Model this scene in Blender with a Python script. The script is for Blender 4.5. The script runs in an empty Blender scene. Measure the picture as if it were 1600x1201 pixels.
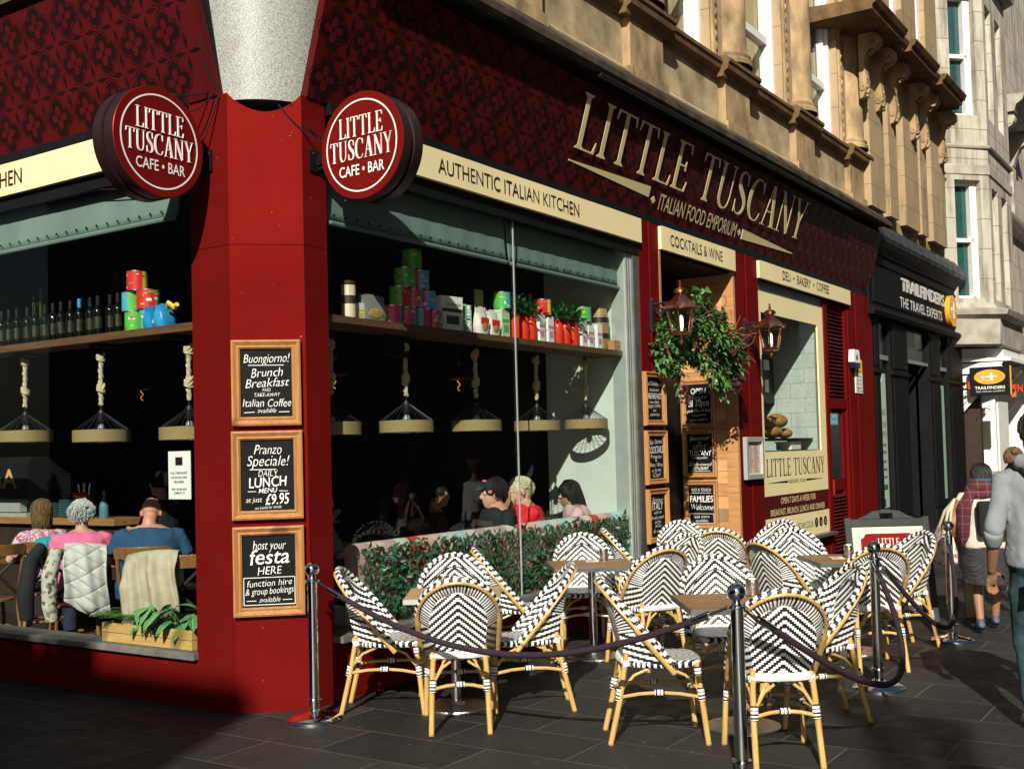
import bpy, bmesh, math, random
from mathutils import Vector as V, Matrix as MX
random.seed(7)
R=math.radians; PI=math.pi
S=bpy.context.scene
COL=S.collection
# ---------------------------------------------------------------- camera (x runs along the right shopfront, y along the left one, metres)
cd=bpy.data.cameras.new('camera'); cam=bpy.data.objects.new('camera',cd); COL.objects.link(cam); S.camera=cam
cr=V((0.55567822,-0.83100058,-0.02568569)); cu=V((-0.01569501,-0.0413741,0.99902045)); cf=V((0.83124929,0.55473077,0.03603325))
cam.matrix_world=MX(((cr.x,cu.x,-cf.x,0),(cr.y,cu.y,-cf.y,0),(cr.z,cu.z,-cf.z,1.65),(0,0,0,1)))
cd.sensor_width=36; cd.lens=36*1761.25/1600; cd.shift_y=41.06/1600; cd.clip_start=.05; cd.clip_end=600
# ---------------------------------------------------------------- light
SUN_AZ=R(25); SUN_EL=R(31.5)                     # the light travels towards +x, +y and down
wd=bpy.data.worlds.new('World'); S.world=wd; wd.use_nodes=True
wn=wd.node_tree.nodes; wl=wd.node_tree.links
sky=wn.new('ShaderNodeTexSky'); sky.sky_type='NISHITA'; sky.sun_disc=False; sky.sun_elevation=SUN_EL
sky.sun_rotation=R(90)-(SUN_AZ+PI); sky.air_density=1.2; sky.dust_density=1.5
wl.new(sky.outputs[0],wn['Background'].inputs[0]); wn['Background'].inputs[1].default_value=.034
sl=bpy.data.lights.new('sun','SUN'); sl.energy=4.7; sl.angle=R(.5); sl.color=(1,.93,.80)
sun=bpy.data.objects.new('sun',sl); COL.objects.link(sun)
sdir=V((math.cos(SUN_AZ)*math.cos(SUN_EL),math.sin(SUN_AZ)*math.cos(SUN_EL),-math.sin(SUN_EL)))
sun.rotation_euler=sdir.to_track_quat('-Z','Y').to_euler(); sun.location=(-10,-6,20)
S.view_settings.view_transform='Standard'; S.view_settings.look='None'; S.view_settings.exposure=.55; S.view_settings.gamma=1
S.render.engine='CYCLES'
S.cycles.max_bounces=6; S.cycles.transparent_max_bounces=16; S.cycles.glossy_bounces=3; S.cycles.diffuse_bounces=3
# ---------------------------------------------------------------- object helpers
def tag(o,label=None,cat=None,group=None,kind=None):
    if label: o['label']=label
    if cat: o['category']=cat
    if group: o['group']=group
    if kind: o['kind']=kind
    return o
def thing(name,label,cat,loc=(0,0,0),rz=0,group=None):
    o=bpy.data.objects.new(name,None); COL.objects.link(o); o.empty_display_size=.1
    o.location=loc; o.rotation_euler=(0,0,rz)
    return tag(o,label,cat,group)
def basis(o):
    m=MX.Identity(4)
    while o: m=o.matrix_basis@m; o=o.parent
    return m
def dup(root,loc=None,rz=None,label=None,group=None):
    def cp(o,par):
        c=o.copy(); COL.objects.link(c); c.parent=par
        for ch in o.children: cp(ch,c)
        return c
    r=cp(root,None)
    if loc is not None: r.location=loc
    if rz is not None: r.rotation_euler=(0,0,rz)
    if label: r['label']=label
    if group: r['group']=group
    return r
class MB:
    """collects shapes in world metres; build() links them as one mesh object"""
    def __init__(s): s.v=[]; s.f=[]; s.u=[]; s.m=[]; s.s=[]
    def add(s,vs,fs,mi=0,uvs=None,smooth=False):
        b=len(s.v); s.v+= [tuple(p) for p in vs]
        for i,f in enumerate(fs):
            s.f.append([b+k for k in f]); s.m.append(mi); s.s.append(smooth)
            s.u.append(uvs[i] if uvs else [(0,0)]*len(f))
        return s
    def quad(s,a,b,c,d,mi=0,uv=None):
        if uv is None:
            w=(V(b)-V(a)).length; h=(V(d)-V(a)).length; uv=[(0,0),(w,0),(w,h),(0,h)]
        return s.add([a,b,c,d],[(0,1,2,3)],mi,[uv])
    def frame(s,o,ex,ey,ez,x0,x1,y0,y1,z0,z1,mi=0):
        o=V(o);ex=V(ex);ey=V(ey);ez=V(ez)
        P=[o+ex*x+ey*y+ez*z for z in (z0,z1) for y in (y0,y1) for x in (x0,x1)]
        X=[x for z in (0,1) for y in (0,1) for x in (x0,x1)]
        F=[(0,2,3,1),(4,5,7,6),(0,1,5,4),(2,6,7,3),(0,4,6,2),(1,3,7,5)]
        U=[]
        c=[(x,y,z) for z in (z0,z1) for y in (y0,y1) for x in (x0,x1)]
        for k,f in enumerate(F):
            ax=(0,1) if k<2 else ((0,2) if k<4 else (1,2))
            U.append([(c[i][ax[0]],c[i][ax[1]]) for i in f])
        return s.add(P,F,mi,U)
    def box(s,x0,x1,y0,y1,z0,z1,mi=0): return s.frame((0,0,0),(1,0,0),(0,1,0),(0,0,1),min(x0,x1),max(x0,x1),min(y0,y1),max(y0,y1),min(z0,z1),max(z0,z1),mi)
    def rbox(s,c,size,rz,mi=0):
        e=V((math.cos(rz),math.sin(rz),0)); n=V((-e.y,e.x,0))
        return s.frame(c,e,n,(0,0,1),-size[0]/2,size[0]/2,-size[1]/2,size[1]/2,-size[2]/2,size[2]/2,mi)
    def tube(s,pts,r,n=8,mi=0,closed=False,caps=True,flat=1):
        pts=[V(p) for p in pts]; k=len(pts)
        rs=r if isinstance(r,(list,tuple)) else [r]*k
        T=[]
        for i in range(k):
            a=pts[i-1] if (i or closed) else pts[0]; b=pts[(i+1)%k] if (i<k-1 or closed) else pts[-1]
            t=(b-a); T.append(t.normalized() if t.length>1e-9 else V((0,0,1)))
        nn=T[0].orthogonal().normalized(); vs=[];L=0;ls=[]
        for i in range(k):
            if i: L+=(pts[i]-pts[i-1]).length
            ls.append(L)
            nn=(nn-T[i]*nn.dot(T[i])); nn=nn.normalized() if nn.length>1e-6 else T[i].orthogonal().normalized()
            bb=T[i].cross(nn)
            for j in range(n):
                a=2*PI*j/n; vs.append(pts[i]+(nn*math.cos(a)*flat+bb*math.sin(a))*rs[i])
        fs=[];us=[]
        for i in range(k if closed else k-1):
            i2=(i+1)%k
            for j in range(n):
                j2=(j+1)%n
                fs.append((i*n+j,i*n+j2,i2*n+j2,i2*n+j)); r0=max(rs[i],.001)
                l2=ls[i2] if i2>i else L+(pts[0]-pts[-1]).length
                us.append([(j/n,ls[i]),((j+1)/n,ls[i]),((j+1)/n,l2),(j/n,l2)])
        s.add(vs,fs,mi,us,True)
        if caps and not closed:
            b=len(s.v)-len(vs)
            for f in ([b+j for j in reversed(range(n))],[b+(k-1)*n+j for j in range(n)]):
                s.f.append(f); s.m.append(mi); s.s.append(False); s.u.append([(0,0)]*n)
        return s
    def lathe(s,prof,o=(0,0,0),n=24,mi=0,ax=((1,0,0),(0,1,0),(0,0,1)),smooth=True,a0=0,a1=2*PI):
        o=V(o);ex,ey,ez=[V(a) for a in ax]; full=abs(a1-a0-2*PI)<1e-6; m=n if full else n+1
        vs=[o+(ex*math.cos(a0+(a1-a0)*j/n)+ey*math.sin(a0+(a1-a0)*j/n))*r+ez*z for r,z in prof for j in range(m)]
        fs=[];us=[];L=0
        for i in range(len(prof)-1):
            d=math.hypot(prof[i+1][0]-prof[i][0],prof[i+1][1]-prof[i][1])
            for j in range(n):
                j2=(j+1)%m
                fs.append((i*m+j,i*m+j2,(i+1)*m+j2,(i+1)*m+j)); us.append([(j/n,L),((j+1)/n,L),((j+1)/n,L+d),(j/n,L+d)])
            L+=d
        return s.add(vs,fs,mi,us,smooth)
    def prism(s,poly,o,ex,ey,ez,d0,d1,mi=0):
        o=V(o);ex=V(ex);ey=V(ey);ez=V(ez); n=len(poly)
        a=sum(poly[i][0]*poly[(i+1)%n][1]-poly[(i+1)%n][0]*poly[i][1] for i in range(n))
        if a<0: poly=poly[::-1]
        vs=[o+ex*x+ey*y+ez*d0 for x,y in poly]+[o+ex*x+ey*y+ez*d1 for x,y in poly]
        fs=[tuple(range(n,2*n)),tuple(reversed(range(n)))]+[(i,(i+1)%n,n+(i+1)%n,n+i) for i in range(n)]
        us=[[tuple(p) for p in poly],[tuple(p) for p in reversed(poly)]]+[[(0,0)]*4]*n
        return s.add(vs,fs,mi,us)
    def loft(s,rows,mi=0,uv=None,smooth=True,closed=False):
        k=len(rows[0]); vs=[p for r in rows for p in r]; fs=[];us=[]
        for i in range(len(rows)-1):
            for j in range(k if closed else k-1):
                j2=(j+1)%k
                fs.append((i*k+j,i*k+j2,(i+1)*k+j2,(i+1)*k+j))
                us.append([uv[i][j],uv[i][j2],uv[i+1][j2],uv[i+1][j]] if uv else [(j,i),(j+1,i),(j+1,i+1),(j,i+1)])
        return s.add(vs,fs,mi,us,smooth)
    def rings(s,rs,n=16,mi=0,caps=True):
        """closed body of elliptical rings: (centre, rx, ry[, angle])"""
        rows=[]
        for q in rs:
            c=V(q[0]); a=q[3] if len(q)>3 else 0; ca,sa=math.cos(a),math.sin(a); row=[]
            for j in range(n):
                t=2*PI*j/n; x=q[1]*math.cos(t); y=q[2]*math.sin(t)
                row.append(c+V((x*ca-y*sa,x*sa+y*ca,0)))
            rows.append(row)
        s.loft(rows,mi,closed=True)
        if caps:
            b=len(s.v)-n*len(rs)
            s.f.append([b+j for j in reversed(range(n))]); s.m.append(mi); s.s.append(True); s.u.append([(0,0)]*n)
            b=len(s.v)-n
            s.f.append([b+j for j in range(n)]); s.m.append(mi); s.s.append(True); s.u.append([(0,0)]*n)
        return s
    def blob(s,c,r,mi=0,n=14,m=9,rot=None):
        c=V(c); r=r if isinstance(r,(tuple,list)) else (r,r,r)
        prof=[(math.sin(PI*i/m),-math.cos(PI*i/m)) for i in range(m+1)]; prof[0]=(.001,-1);prof[-1]=(.001,1)
        b=len(s.v); s.lathe(prof,(0,0,0),n,mi)
        for i in range(b,len(s.v)):
            p=V((s.v[i][0]*r[0],s.v[i][1]*r[1],s.v[i][2]*r[2]))
            if rot: p=rot@p
            s.v[i]=tuple(c+p)
        return s
    def leaf(s,p,d,up,L,W,mi=0,fold=.25,curl=.2):
        """one pointed leaf of four faces folded on its midrib"""
        p=V(p);d=V(d).normalized();sd=d.cross(V(up)); sd=sd.normalized() if sd.length>1e-4 else d.orthogonal().normalized(); nn=sd.cross(d)
        q=[p,p+d*L*.45-sd*W*.5+nn*W*fold,p+d*L*.5-nn*0,p+d*L*.45+sd*W*.5+nn*W*fold,p+d*L-nn*L*curl]
        r=random.random()
        return s.add(q,[(0,2,1),(0,3,2),(1,2,4),(2,3,4)],mi,[[(.5,0),(.5,.5),(0,.45)],[(.5,0),(1,.45),(.5,.5)],[(0,.45),(.5,.5),(.5,1)],[(.5,.5),(1,.45),(.5,1)]],True)
    def build(s,name,mats,parent=None,bevel=0,label=None,remesh=0,smoothit=0,solid=0,sub=0,sharp=38,weld=False):
        me=bpy.data.meshes.new(name)
        inv=basis(parent).inverted() if parent else MX.Identity(4)
        me.from_pydata([tuple(inv@V(p)) for p in s.v],[],s.f)
        if not isinstance(mats,(list,tuple)): mats=[mats]
        for m in mats: me.materials.append(m)
        uvl=me.uv_layers.new(name='UVMap'); flat=[c for f in s.u for uv in f for c in uv]
        uvl.data.foreach_set('uv',flat)
        me.polygons.foreach_set('material_index',s.m); me.polygons.foreach_set('use_smooth',s.s)
        if any(s.s) and sharp: me.set_sharp_from_angle(angle=R(sharp))
        me.update()
        o=bpy.data.objects.new(name,me); COL.objects.link(o); o.parent=parent
        if weld: o.modifiers.new('weld','WELD').merge_threshold=.0005
        if bevel:
            b=o.modifiers.new('bevel','BEVEL'); b.width=bevel; b.segments=2; b.limit_method='ANGLE'; b.angle_limit=R(50)
        if remesh:
            m=o.modifiers.new('skin','REMESH'); m.mode='VOXEL'; m.voxel_size=remesh; m.use_smooth_shade=True
            if smoothit: q=o.modifiers.new('smooth','SMOOTH'); q.factor=.6; q.iterations=smoothit
        if sub: o.modifiers.new('sub','SUBSURF').levels=sub; o.modifiers['sub'].render_levels=sub
        if solid: q=o.modifiers.new('solid','SOLIDIFY'); q.thickness=solid; q.offset=0
        if label: o['label']=label
        return o
def solo(mb,name,mats,loc,label,cat,group=None,rz=0,kind=None,**k):
    """a thing that is one mesh, its origin at its base"""
    t=bpy.data.objects.new('tmp',None); t.location=loc; t.rotation_euler=(0,0,rz)
    o=mb.build(name,mats,t,**k); o.parent=None; o.location=loc; o.rotation_euler=(0,0,rz); bpy.data.objects.remove(t)
    return tag(o,label,cat,group,kind)
def text(body,size,mat,o,ex,ey,parent,name='lettering',w=None,align='CENTER',shear=0,ext=.002,off=0,space=1,line=1):
    """flat raised letters; o = anchor of the baseline, ex/ey = writing directions; w = width to fit"""
    cu_=bpy.data.curves.new(name,'FONT'); cu_.body=body; cu_.size=1; cu_.align_x=align; cu_.shear=shear; cu_.extrude=0; cu_.offset=off
    cu_.space_character=space; cu_.space_line=line; cu_.resolution_u=3
    t=bpy.data.objects.new(name,cu_); COL.objects.link(t)
    me=bpy.data.meshes.new_from_object(t.evaluated_get(bpy.context.evaluated_depsgraph_get())); bpy.data.objects.remove(t); bpy.data.curves.remove(cu_)
    sx=size
    xs=[v.co.x for v in me.vertices]
    if w and xs: sx=w/max(max(xs)-min(xs),1e-6)
    o=V(o);ex=V(ex).normalized();ey=V(ey).normalized();ez=ex.cross(ey)
    b=MB(); b.add([o+ex*v.co.x*sx+ey*v.co.y*size+ez*ext for v in me.vertices],[tuple(p.vertices) for p in me.polygons])
    bpy.data.meshes.remove(me)
    return b if parent=='mb' else b.build(name,mat,parent)
def merge(a,b,mi=0):
    k=len(a.v); a.v+=b.v; a.f+=[[i+k for i in f] for f in b.f]; a.u+=b.u; a.m+=[mi]*len(b.f); a.s+=b.s; return a
# ---------------------------------------------------------------- materials
MATS={}
class NT:
    def __init__(s,name):
        s.m=bpy.data.materials.new(name); s.m.use_nodes=True; s.t=s.m.node_tree; s.b=s.t.nodes['Principled BSDF']; s.out=s.t.nodes['Material Output']
    def n(s,t,**k):
        q=s.t.nodes.new('ShaderNode'+t)
        for a,b in k.items():
            if a.startswith('i_'): 
                key=a[2:]; q.inputs[int(key) if key.isdigit() else key.replace('_',' ')].default_value=b
            else: setattr(q,a,b)
        return q
    def l(s,a,b): s.t.links.new(a,b)
    def val(s,x,inp):
        if isinstance(x,(int,float)): inp.default_value=x
        else: s.l(x,inp)
    def math(s,op,a,b=0,c=0):
        q=s.n('Math',operation=op); s.val(a,q.inputs[0]); s.val(b,q.inputs[1])
        if op in('MULTIPLY_ADD',): s.val(c,q.inputs[2])
        return q.outputs[0]
    def mix(s,f,a,b,mode='MIX'):
        q=s.n('Mix',data_type='RGBA',blend_type=mode); s.val(f,q.inputs[0])
        for x,i in((a,6),(b,7)):
            if isinstance(x,tuple): q.inputs[i].default_value=(*x[:3],1)
            else: s.l(x,q.inputs[i])
        return q.outputs[2]
    def ramp(s,f,stops):
        q=s.n('ValToRGB'); e=q.color_ramp.elements
        while len(e)<len(stops): e.new(.5)
        for i,(p,c) in enumerate(stops): e[i].position=p; e[i].color=(*c,1) if isinstance(c,tuple) else (c,c,c,1)
        s.l(f,q.inputs[0]); return q.outputs[0]
    def noise(s,scale,detail=4,coord='Object',rough=.55,stretch=None,dist=0):
        tc=s.n('TexCoord'); src=tc.outputs[coord]
        if coord=='Object':
            oi=s.n('ObjectInfo'); va=s.n('VectorMath',operation='ADD'); s.l(src,va.inputs[0]); s.l(s.math('MULTIPLY',oi.outputs['Random'],37.),va.inputs[1]); src=va.outputs[0]
        if stretch: mp=s.n('Mapping'); mp.inputs['Scale'].default_value=stretch; s.l(src,mp.inputs[0]); src=mp.outputs[0]
        q=s.n('TexNoise'); q.inputs['Scale'].default_value=scale; q.inputs['Detail'].default_value=detail; q.inputs['Roughness'].default_value=rough; q.inputs['Distortion'].default_value=dist
        s.l(src,q.inputs['Vector']); return q.outputs[0]
    def bump(s,h,strength,dist=.01):
        q=s.n('Bump'); q.inputs['Strength'].default_value=strength; q.inputs['Distance'].default_value=dist; s.l(h,q.inputs['Height']); s.l(q.outputs[0],s.b.inputs['Normal']); return q
    def uv(s):
        tc=s.n('TexCoord'); sp=s.n('SeparateXYZ'); s.l(tc.outputs['UV'],sp.inputs[0]); return sp.outputs[0],sp.outputs[1]
    def obj(s):
        tc=s.n('TexCoord'); sp=s.n('SeparateXYZ'); s.l(tc.outputs['Object'],sp.inputs[0]); return sp.outputs[0],sp.outputs[1],sp.outputs[2]
    def base(s,c):
        if isinstance(c,tuple): s.b.inputs['Base Color'].default_value=(*c,1)
        else: s.l(c,s.b.inputs['Base Color'])
    def set(s,rough=None,metal=None,spec=None,coat=None):
        for k,v in(('Roughness',rough),('Metallic',metal),('Specular IOR Level',spec),('Coat Weight',coat)):
            if v is None: continue
            s.val(v,s.b.inputs[k])
def mat(name,c,rough=.55,metal=0,var=.25,scale=6,bump=0,bscale=60,spec=.4,coat=None,stretch=None,rvar=.12):
    if name in MATS: return MATS[name]
    t=NT(name); c2=tuple(max(0,x*(1-var)) for x in c); c1=tuple(min(1,x*(1+var*.5)) for x in c)
    nz=t.noise(scale,5,stretch=stretch); t.base(t.ramp(nz,[(.3,c2),(.7,c1)]))
    t.set(metal=metal,spec=spec,coat=coat)
    t.set(rough=t.math('MULTIPLY_ADD',t.noise(scale*2.3,4),rvar*2,rough-rvar))
    if bump: t.bump(t.noise(bscale,4,stretch=stretch),bump,.004)
    MATS[name]=t.m; return t.m
def emit(name,c,st):
    if name in MATS: return MATS[name]
    t=NT(name); t.base(tuple(min(1,x) for x in c)); t.b.inputs['Emission Color'].default_value=(*c,1); t.b.inputs['Emission Strength'].default_value=st
    MATS[name]=t.m; return t.m
def wood(name,c1,c2,along=0,scale=1.,rough=.5):
    t=NT(name); st=[14*scale]*3; st[along]=1.1*scale
    n1=t.noise(2.2,6,stretch=tuple(st),dist=.6); n2=t.noise(9,3,stretch=tuple(st))
    c=t.ramp(t.math('MULTIPLY_ADD',n2,.35,t.math('MULTIPLY',n1,.7)),[(.3,c2),(.68,c1)])
    sp=t.noise(3.1*scale,1); c=t.mix(t.ramp(sp,[(.68,0.),(.76,.75)]),c,tuple(x*.35 for x in c2))
    t.base(c); t.set(rough=rough); t.bump(n1,.25,.003); MATS[name]=t.m; return t.m
def glass(name,tint=(.93,.96,.95),refl=.9,rough=0.):
    t=NT(name); t.t.nodes.remove(t.b)
    tr=t.n('BsdfTransparent'); tr.inputs[0].default_value=(*tint,1); gl=t.n('BsdfGlossy'); gl.inputs['Roughness'].default_value=rough
    fr=t.n('Fresnel'); ge=t.n('NewGeometry'); t.l(t.math('MULTIPLY_ADD',ge.outputs['Backfacing'],1/1.5-1.5,1.5),fr.inputs[0]); mx=t.n('MixShader')
    t.l(t.math('MULTIPLY',fr.outputs[0],refl),mx.inputs[0]); t.l(tr.outputs[0],mx.inputs[1]); t.l(gl.outputs[0],mx.inputs[2]); t.l(mx.outputs[0],t.out.inputs[0])
    return t.m
def chevron(name,period=.043,slope=.85,strand=.0125,black=.54):
    t=NT(name); u,v=t.uv(); a=t.math('ABSOLUTE',u)
    q=t.math('MULTIPLY',t.math('FLOOR',t.math('DIVIDE',a,strand)),strand)
    ph=t.math('FRACT',t.math('DIVIDE',t.math('MULTIPLY_ADD',q,slope,v),period))
    k=t.math('LESS_THAN',ph,black)
    nz=t.noise(40,3)
    t.base(t.mix(k,t.ramp(nz,[(.3,(.70,.71,.69)),(.7,(.84,.85,.83))]),(.012,.012,.014)))
    t.set(rough=.42,spec=.4)
    h=t.math('ABSOLUTE',t.math('SINE',t.math('MULTIPLY',u,PI/strand))); h2=t.math('ABSOLUTE',t.math('SINE',t.math('MULTIPLY',v,PI/.012)))
    t.bump(t.math('MULTIPLY',h,t.math('MULTIPLY_ADD',h2,.3,.7)),.4,.003); return t.m
def twist(name,period=.05,turns=1.0,black=.48,strand=.012):
    """black and white wrapping along a rim: v runs along, u round"""
    t=NT(name); u,v=t.uv()
    q=t.math('MULTIPLY',t.math('FLOOR',t.math('DIVIDE',v,strand)),strand)
    ph=t.math('FRACT',t.math('MULTIPLY_ADD',u,turns,t.math('DIVIDE',q,period)))
    k=t.math('LESS_THAN',ph,black); t.base(t.mix(k,(.82,.83,.81),(.012,.012,.014))); t.set(rough=.45)
    t.bump(t.math('ABSOLUTE',t.math('SINE',t.math('MULTIPLY',v,PI/strand))),.5,.003); return t.m
def blocks(name,c1,c2,mortar,bw,bh,dirs=(0,2),msize=.006,stain=.5,rough=.85,bumpk=.35,off=.5,grain=90,dark=(.03,.027,.022)):
    """coursed stone in object space; dirs = which two axes the courses run in"""
    t=NT(name); xyz=t.obj(); cb=t.n('CombineXYZ'); 
    if dirs=='xy+z': t.l(t.math('ADD',xyz[0],t.math('MULTIPLY',xyz[1],.98)),cb.inputs[0]); t.l(xyz[2],cb.inputs[1])
    else: t.l(xyz[dirs[0]],cb.inputs[0]); t.l(xyz[dirs[1]],cb.inputs[1])
    br=t.n('TexBrick'); br.inputs['Scale'].default_value=1; br.inputs['Brick Width'].default_value=bw; br.inputs['Row Height'].default_value=bh; br.inputs['Mortar Size'].default_value=msize; br.inputs['Mortar Smooth'].default_value=.3; br.offset=off
    br.inputs['Color1'].default_value=(*c1,1); br.inputs['Color2'].default_value=(*c2,1); br.inputs['Mortar'].default_value=(*mortar,1); br.inputs['Bias'].default_value=0
    t.l(cb.outputs[0],br.inputs['Vector'])
    n1=t.noise(1.6,7,rough=.65); n2=t.noise(grain,3); n3=t.noise(2.2,6,stretch=(2.5,2.5,.35),rough=.6)
    c=t.mix(t.math('MULTIPLY',t.ramp(n1,[(.35,0.),(.7,1.)]),.45),br.outputs[0],tuple(x*.62 for x in c2))
    c=t.mix(t.ramp(n3,[(.56-.10*(stain>.7),0.),(.74-.06*(stain>.7),stain)]),c,dark)
    c=t.mix(.25,c,t.ramp(n2,[(.3,.25),(.7,.9)]),'SOFT_LIGHT')
    t.base(c); t.set(rough=rough,spec=.25)
    h=t.math('MULTIPLY_ADD',br.outputs[1],-.7,t.math('MULTIPLY_ADD',n2,.3,t.math('MULTIPLY',n1,.6)))
    t.bump(h,bumpk,.012); return t.m
def speckle(name,a,b,c,scale=160,rough=.5):
    t=NT(name); n=t.noise(scale,2); m=t.noise(3,5); col=t.ramp(n,[(.32,a),(.5,b),(.66,c)])
    col=t.mix(t.ramp(m,[(.55,0.),(.72,.5)]),col,(.16,.14,.09)); t.base(col); t.set(rough=rough); t.bump(n,.15,.002); return t.m
def leafmat(name,c1,c2,vein=None,rough=.4):
    t=NT(name); oi=t.n('NewGeometry'); c=t.ramp(oi.outputs['Random Per Island'],[(0.,c2),(.5,tuple((x+y)/2 for x,y in zip(c1,c2))),(1.,c1)])
    if vein:
        u,v=t.uv(); d=t.math('ABSOLUTE',t.math('SUBTRACT',u,.5)); st=t.math('FRACT',t.math('MULTIPLY',t.math('ADD',v,t.math('MULTIPLY',d,-.7)),6))
        k=t.math('MAXIMUM',t.math('LESS_THAN',d,.035),t.math('LESS_THAN',st,.2)); c=t.mix(t.math('MULTIPLY',k,.75),c,vein)
    t.base(c); t.set(rough=rough,spec=.45); t.b.inputs['Transmission Weight'].default_value=0
    t.b.inputs['Subsurface Weight'].default_value=.0; return t.m
def redpaint():
    t=NT('red_panel_paint'); n=t.noise(1.4,5); n2=t.noise(5,6,rough=.7,stretch=(1,1,.35)); n3=t.noise(55,2)
    c=t.ramp(n,[(.3,(.122,.0060,.0054)),(.7,(.152,.0078,.0070))]); c=t.mix(t.ramp(n2,[(.58,0.),(.78,.55)]),c,(.085,.010,.009)); c=t.mix(t.ramp(n3,[(.765,0.),(.775,.55)]),c,(.45,.36,.33))
    t.base(c); t.set(metal=.26,spec=.0); t.set(rough=t.math('MULTIPLY_ADD',n2,.25,.36)); t.bump(t.noise(3,4),.05,.004); return t.m
RED=redpaint()
DRED=mat('dark_red_vinyl',(.075,.0055,.006),.42,var=.15,scale=2,spec=.2)
MRED=mat('maroon_motif',(.017,.0035,.005),.42,spec=.2)
MRED2=mat('red_motif_petal',(.072,.0055,.006),.42,spec=.2)
CREAM=mat('cream_vinyl',(.80,.70,.40),.42,var=.06,scale=1.2,bump=.05,bscale=2.5)
INK=mat('dark_brown_ink',(.022,.008,.008),.5,var=0)
BLACK=mat('black_paint',(.006,.006,.0065),.5,spec=.2)
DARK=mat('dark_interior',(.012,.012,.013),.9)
CHARC=mat('charcoal_paint',(.0075,.008,.009),.6,var=.3,spec=.1)
WHITE=mat('white_paint',(.78,.78,.74),.5,var=.1,scale=3)
GREYW=mat('pale_green_wall',(.52,.57,.52),.7,var=.12,scale=2.4,bump=.08,bscale=7)
ALU=mat('aluminium_frame',(.55,.60,.58),.35,metal=.5,var=.1)
DALU=mat('grey_steel',(.16,.18,.18),.4,metal=.6)
CONC=mat('grey_sill_stone',(.13,.125,.115),.75,var=.35,scale=9,bump=.2)
CHROME=mat('polished_chrome',(.72,.73,.74),.06,metal=1,var=.05,rvar=.03)
STEEL=mat('hammered_steel',(.55,.54,.52),.22,metal=1,bump=.9,bscale=120)
BAMB=wood('bamboo_cane',(.58,.39,.14),(.40,.235,.075),2,1.2,.34)
CHEV=chevron('chevron_weave'); CHEVS=chevron('seat_weave',.036,.9,.0095); TWIST=twist('rim_wrap'); RIMW=twist('rim_stripe',.023,0,.48,.0055); WINGW=twist('wing_weave_band',.060,1.3,.5,.011); BIND=twist('leg_binding',.019,0,.42,.0045); WHWRAP=mat('white_binding',(.78,.79,.76),.45,bump=.4,bscale=90)
CHALKF=wood('varnished_pine',(.46,.235,.088),(.27,.12,.038),2,1.0,.3); CHALKH=wood('varnished_pine_rail',(.45,.225,.084),(.26,.115,.036),0,1.0,.3)
SLATE=mat('blackboard',(.0065,.0075,.0085),.6,var=.4,scale=5,spec=.12); CHALK=mat('chalk_white',(.82,.83,.80),.8,var=.12,scale=40)
PLANK=wood('table_planks',(.34,.19,.08),(.11,.055,.022),0,.9,.45); OAKSH=wood('dark_shelf_wood',(.15,.072,.032),(.05,.022,.010),1,.8,.6)
PINE=wood('planter_pine',(.62,.40,.15),(.45,.26,.08),1,.9,.55); CHAIRW=wood('bentwood_brown',(.27,.125,.042),(.12,.05,.018),2,1,.35)
GLASS=glass('window_glass',refl=.34); COPPER=mat('copper',(.62,.30,.19),.28,metal=1,var=.4,scale=12); IRON=mat('black_iron',(.018,.019,.021),.45,metal=.3)
VELVET=mat('purple_velvet',(.026,.013,.024),.8,var=.45,scale=120,bump=.5,bscale=220)
GRANITE=speckle('grey_granite',(.14,.16,.155),(.29,.31,.295),(.42,.42,.375),105)
SAND=blocks('sandstone',(.43,.315,.19),(.35,.255,.15),(.16,.105,.055),1.1,.52,(0,2),.006,.68,grain=70)
SANDP=mat('carved_sandstone',(.37,.26,.145),.85,var=.6,scale=4.5,bump=.35,bscale=30,stretch=(1,1,.5),spec=.2)
SANDD=mat('shade_dark_sandstone',(.17,.105,.05),.88,var=.5,scale=4,bump=.35,bscale=35,spec=.15)  # shade on the sill moulding is put into this darker stone colour
SANDG=mat('weathered_sandstone',(.42,.33,.20),.88,var=.5,scale=3,bump=.3,bscale=40,spec=.2)
SOOT=mat('sooty_stone',(.07,.055,.04),.9,var=.75,scale=4,bump=.4,bscale=30,spec=.15)
PALE=blocks('pale_ashlar',(.53,.495,.42),(.45,.42,.345),(.15,.13,.10),1.0,.62,'xy+z',.009,.75,grain=60,dark=(.10,.085,.06))
PALES=mat('pale_moulding',(.38,.355,.295),.85,var=.4,scale=3,bump=.25,bscale=25)
LEAD=mat('lead_sheet',(.055,.065,.070),.5,metal=.3,var=.4,scale=5,bump=.5,bscale=5)
SKIN=mat('skin',(.50,.27,.19),.55,var=.1,scale=12); SKIN2=mat('tan_skin',(.30,.15,.09),.55,var=.1,scale=12)
IVY=leafmat('ivy_leaf',(.030,.125,.065),(.008,.04,.022)); VINE=leafmat('vine_leaf',(.11,.23,.06),(.025,.09,.025)); VAR=leafmat('variegated_leaf',(.035,.20,.05),(.015,.11,.025),(.36,.52,.28)); FERN=leafmat('fern_leaf',(.08,.20,.04),(.03,.10,.02))
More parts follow.
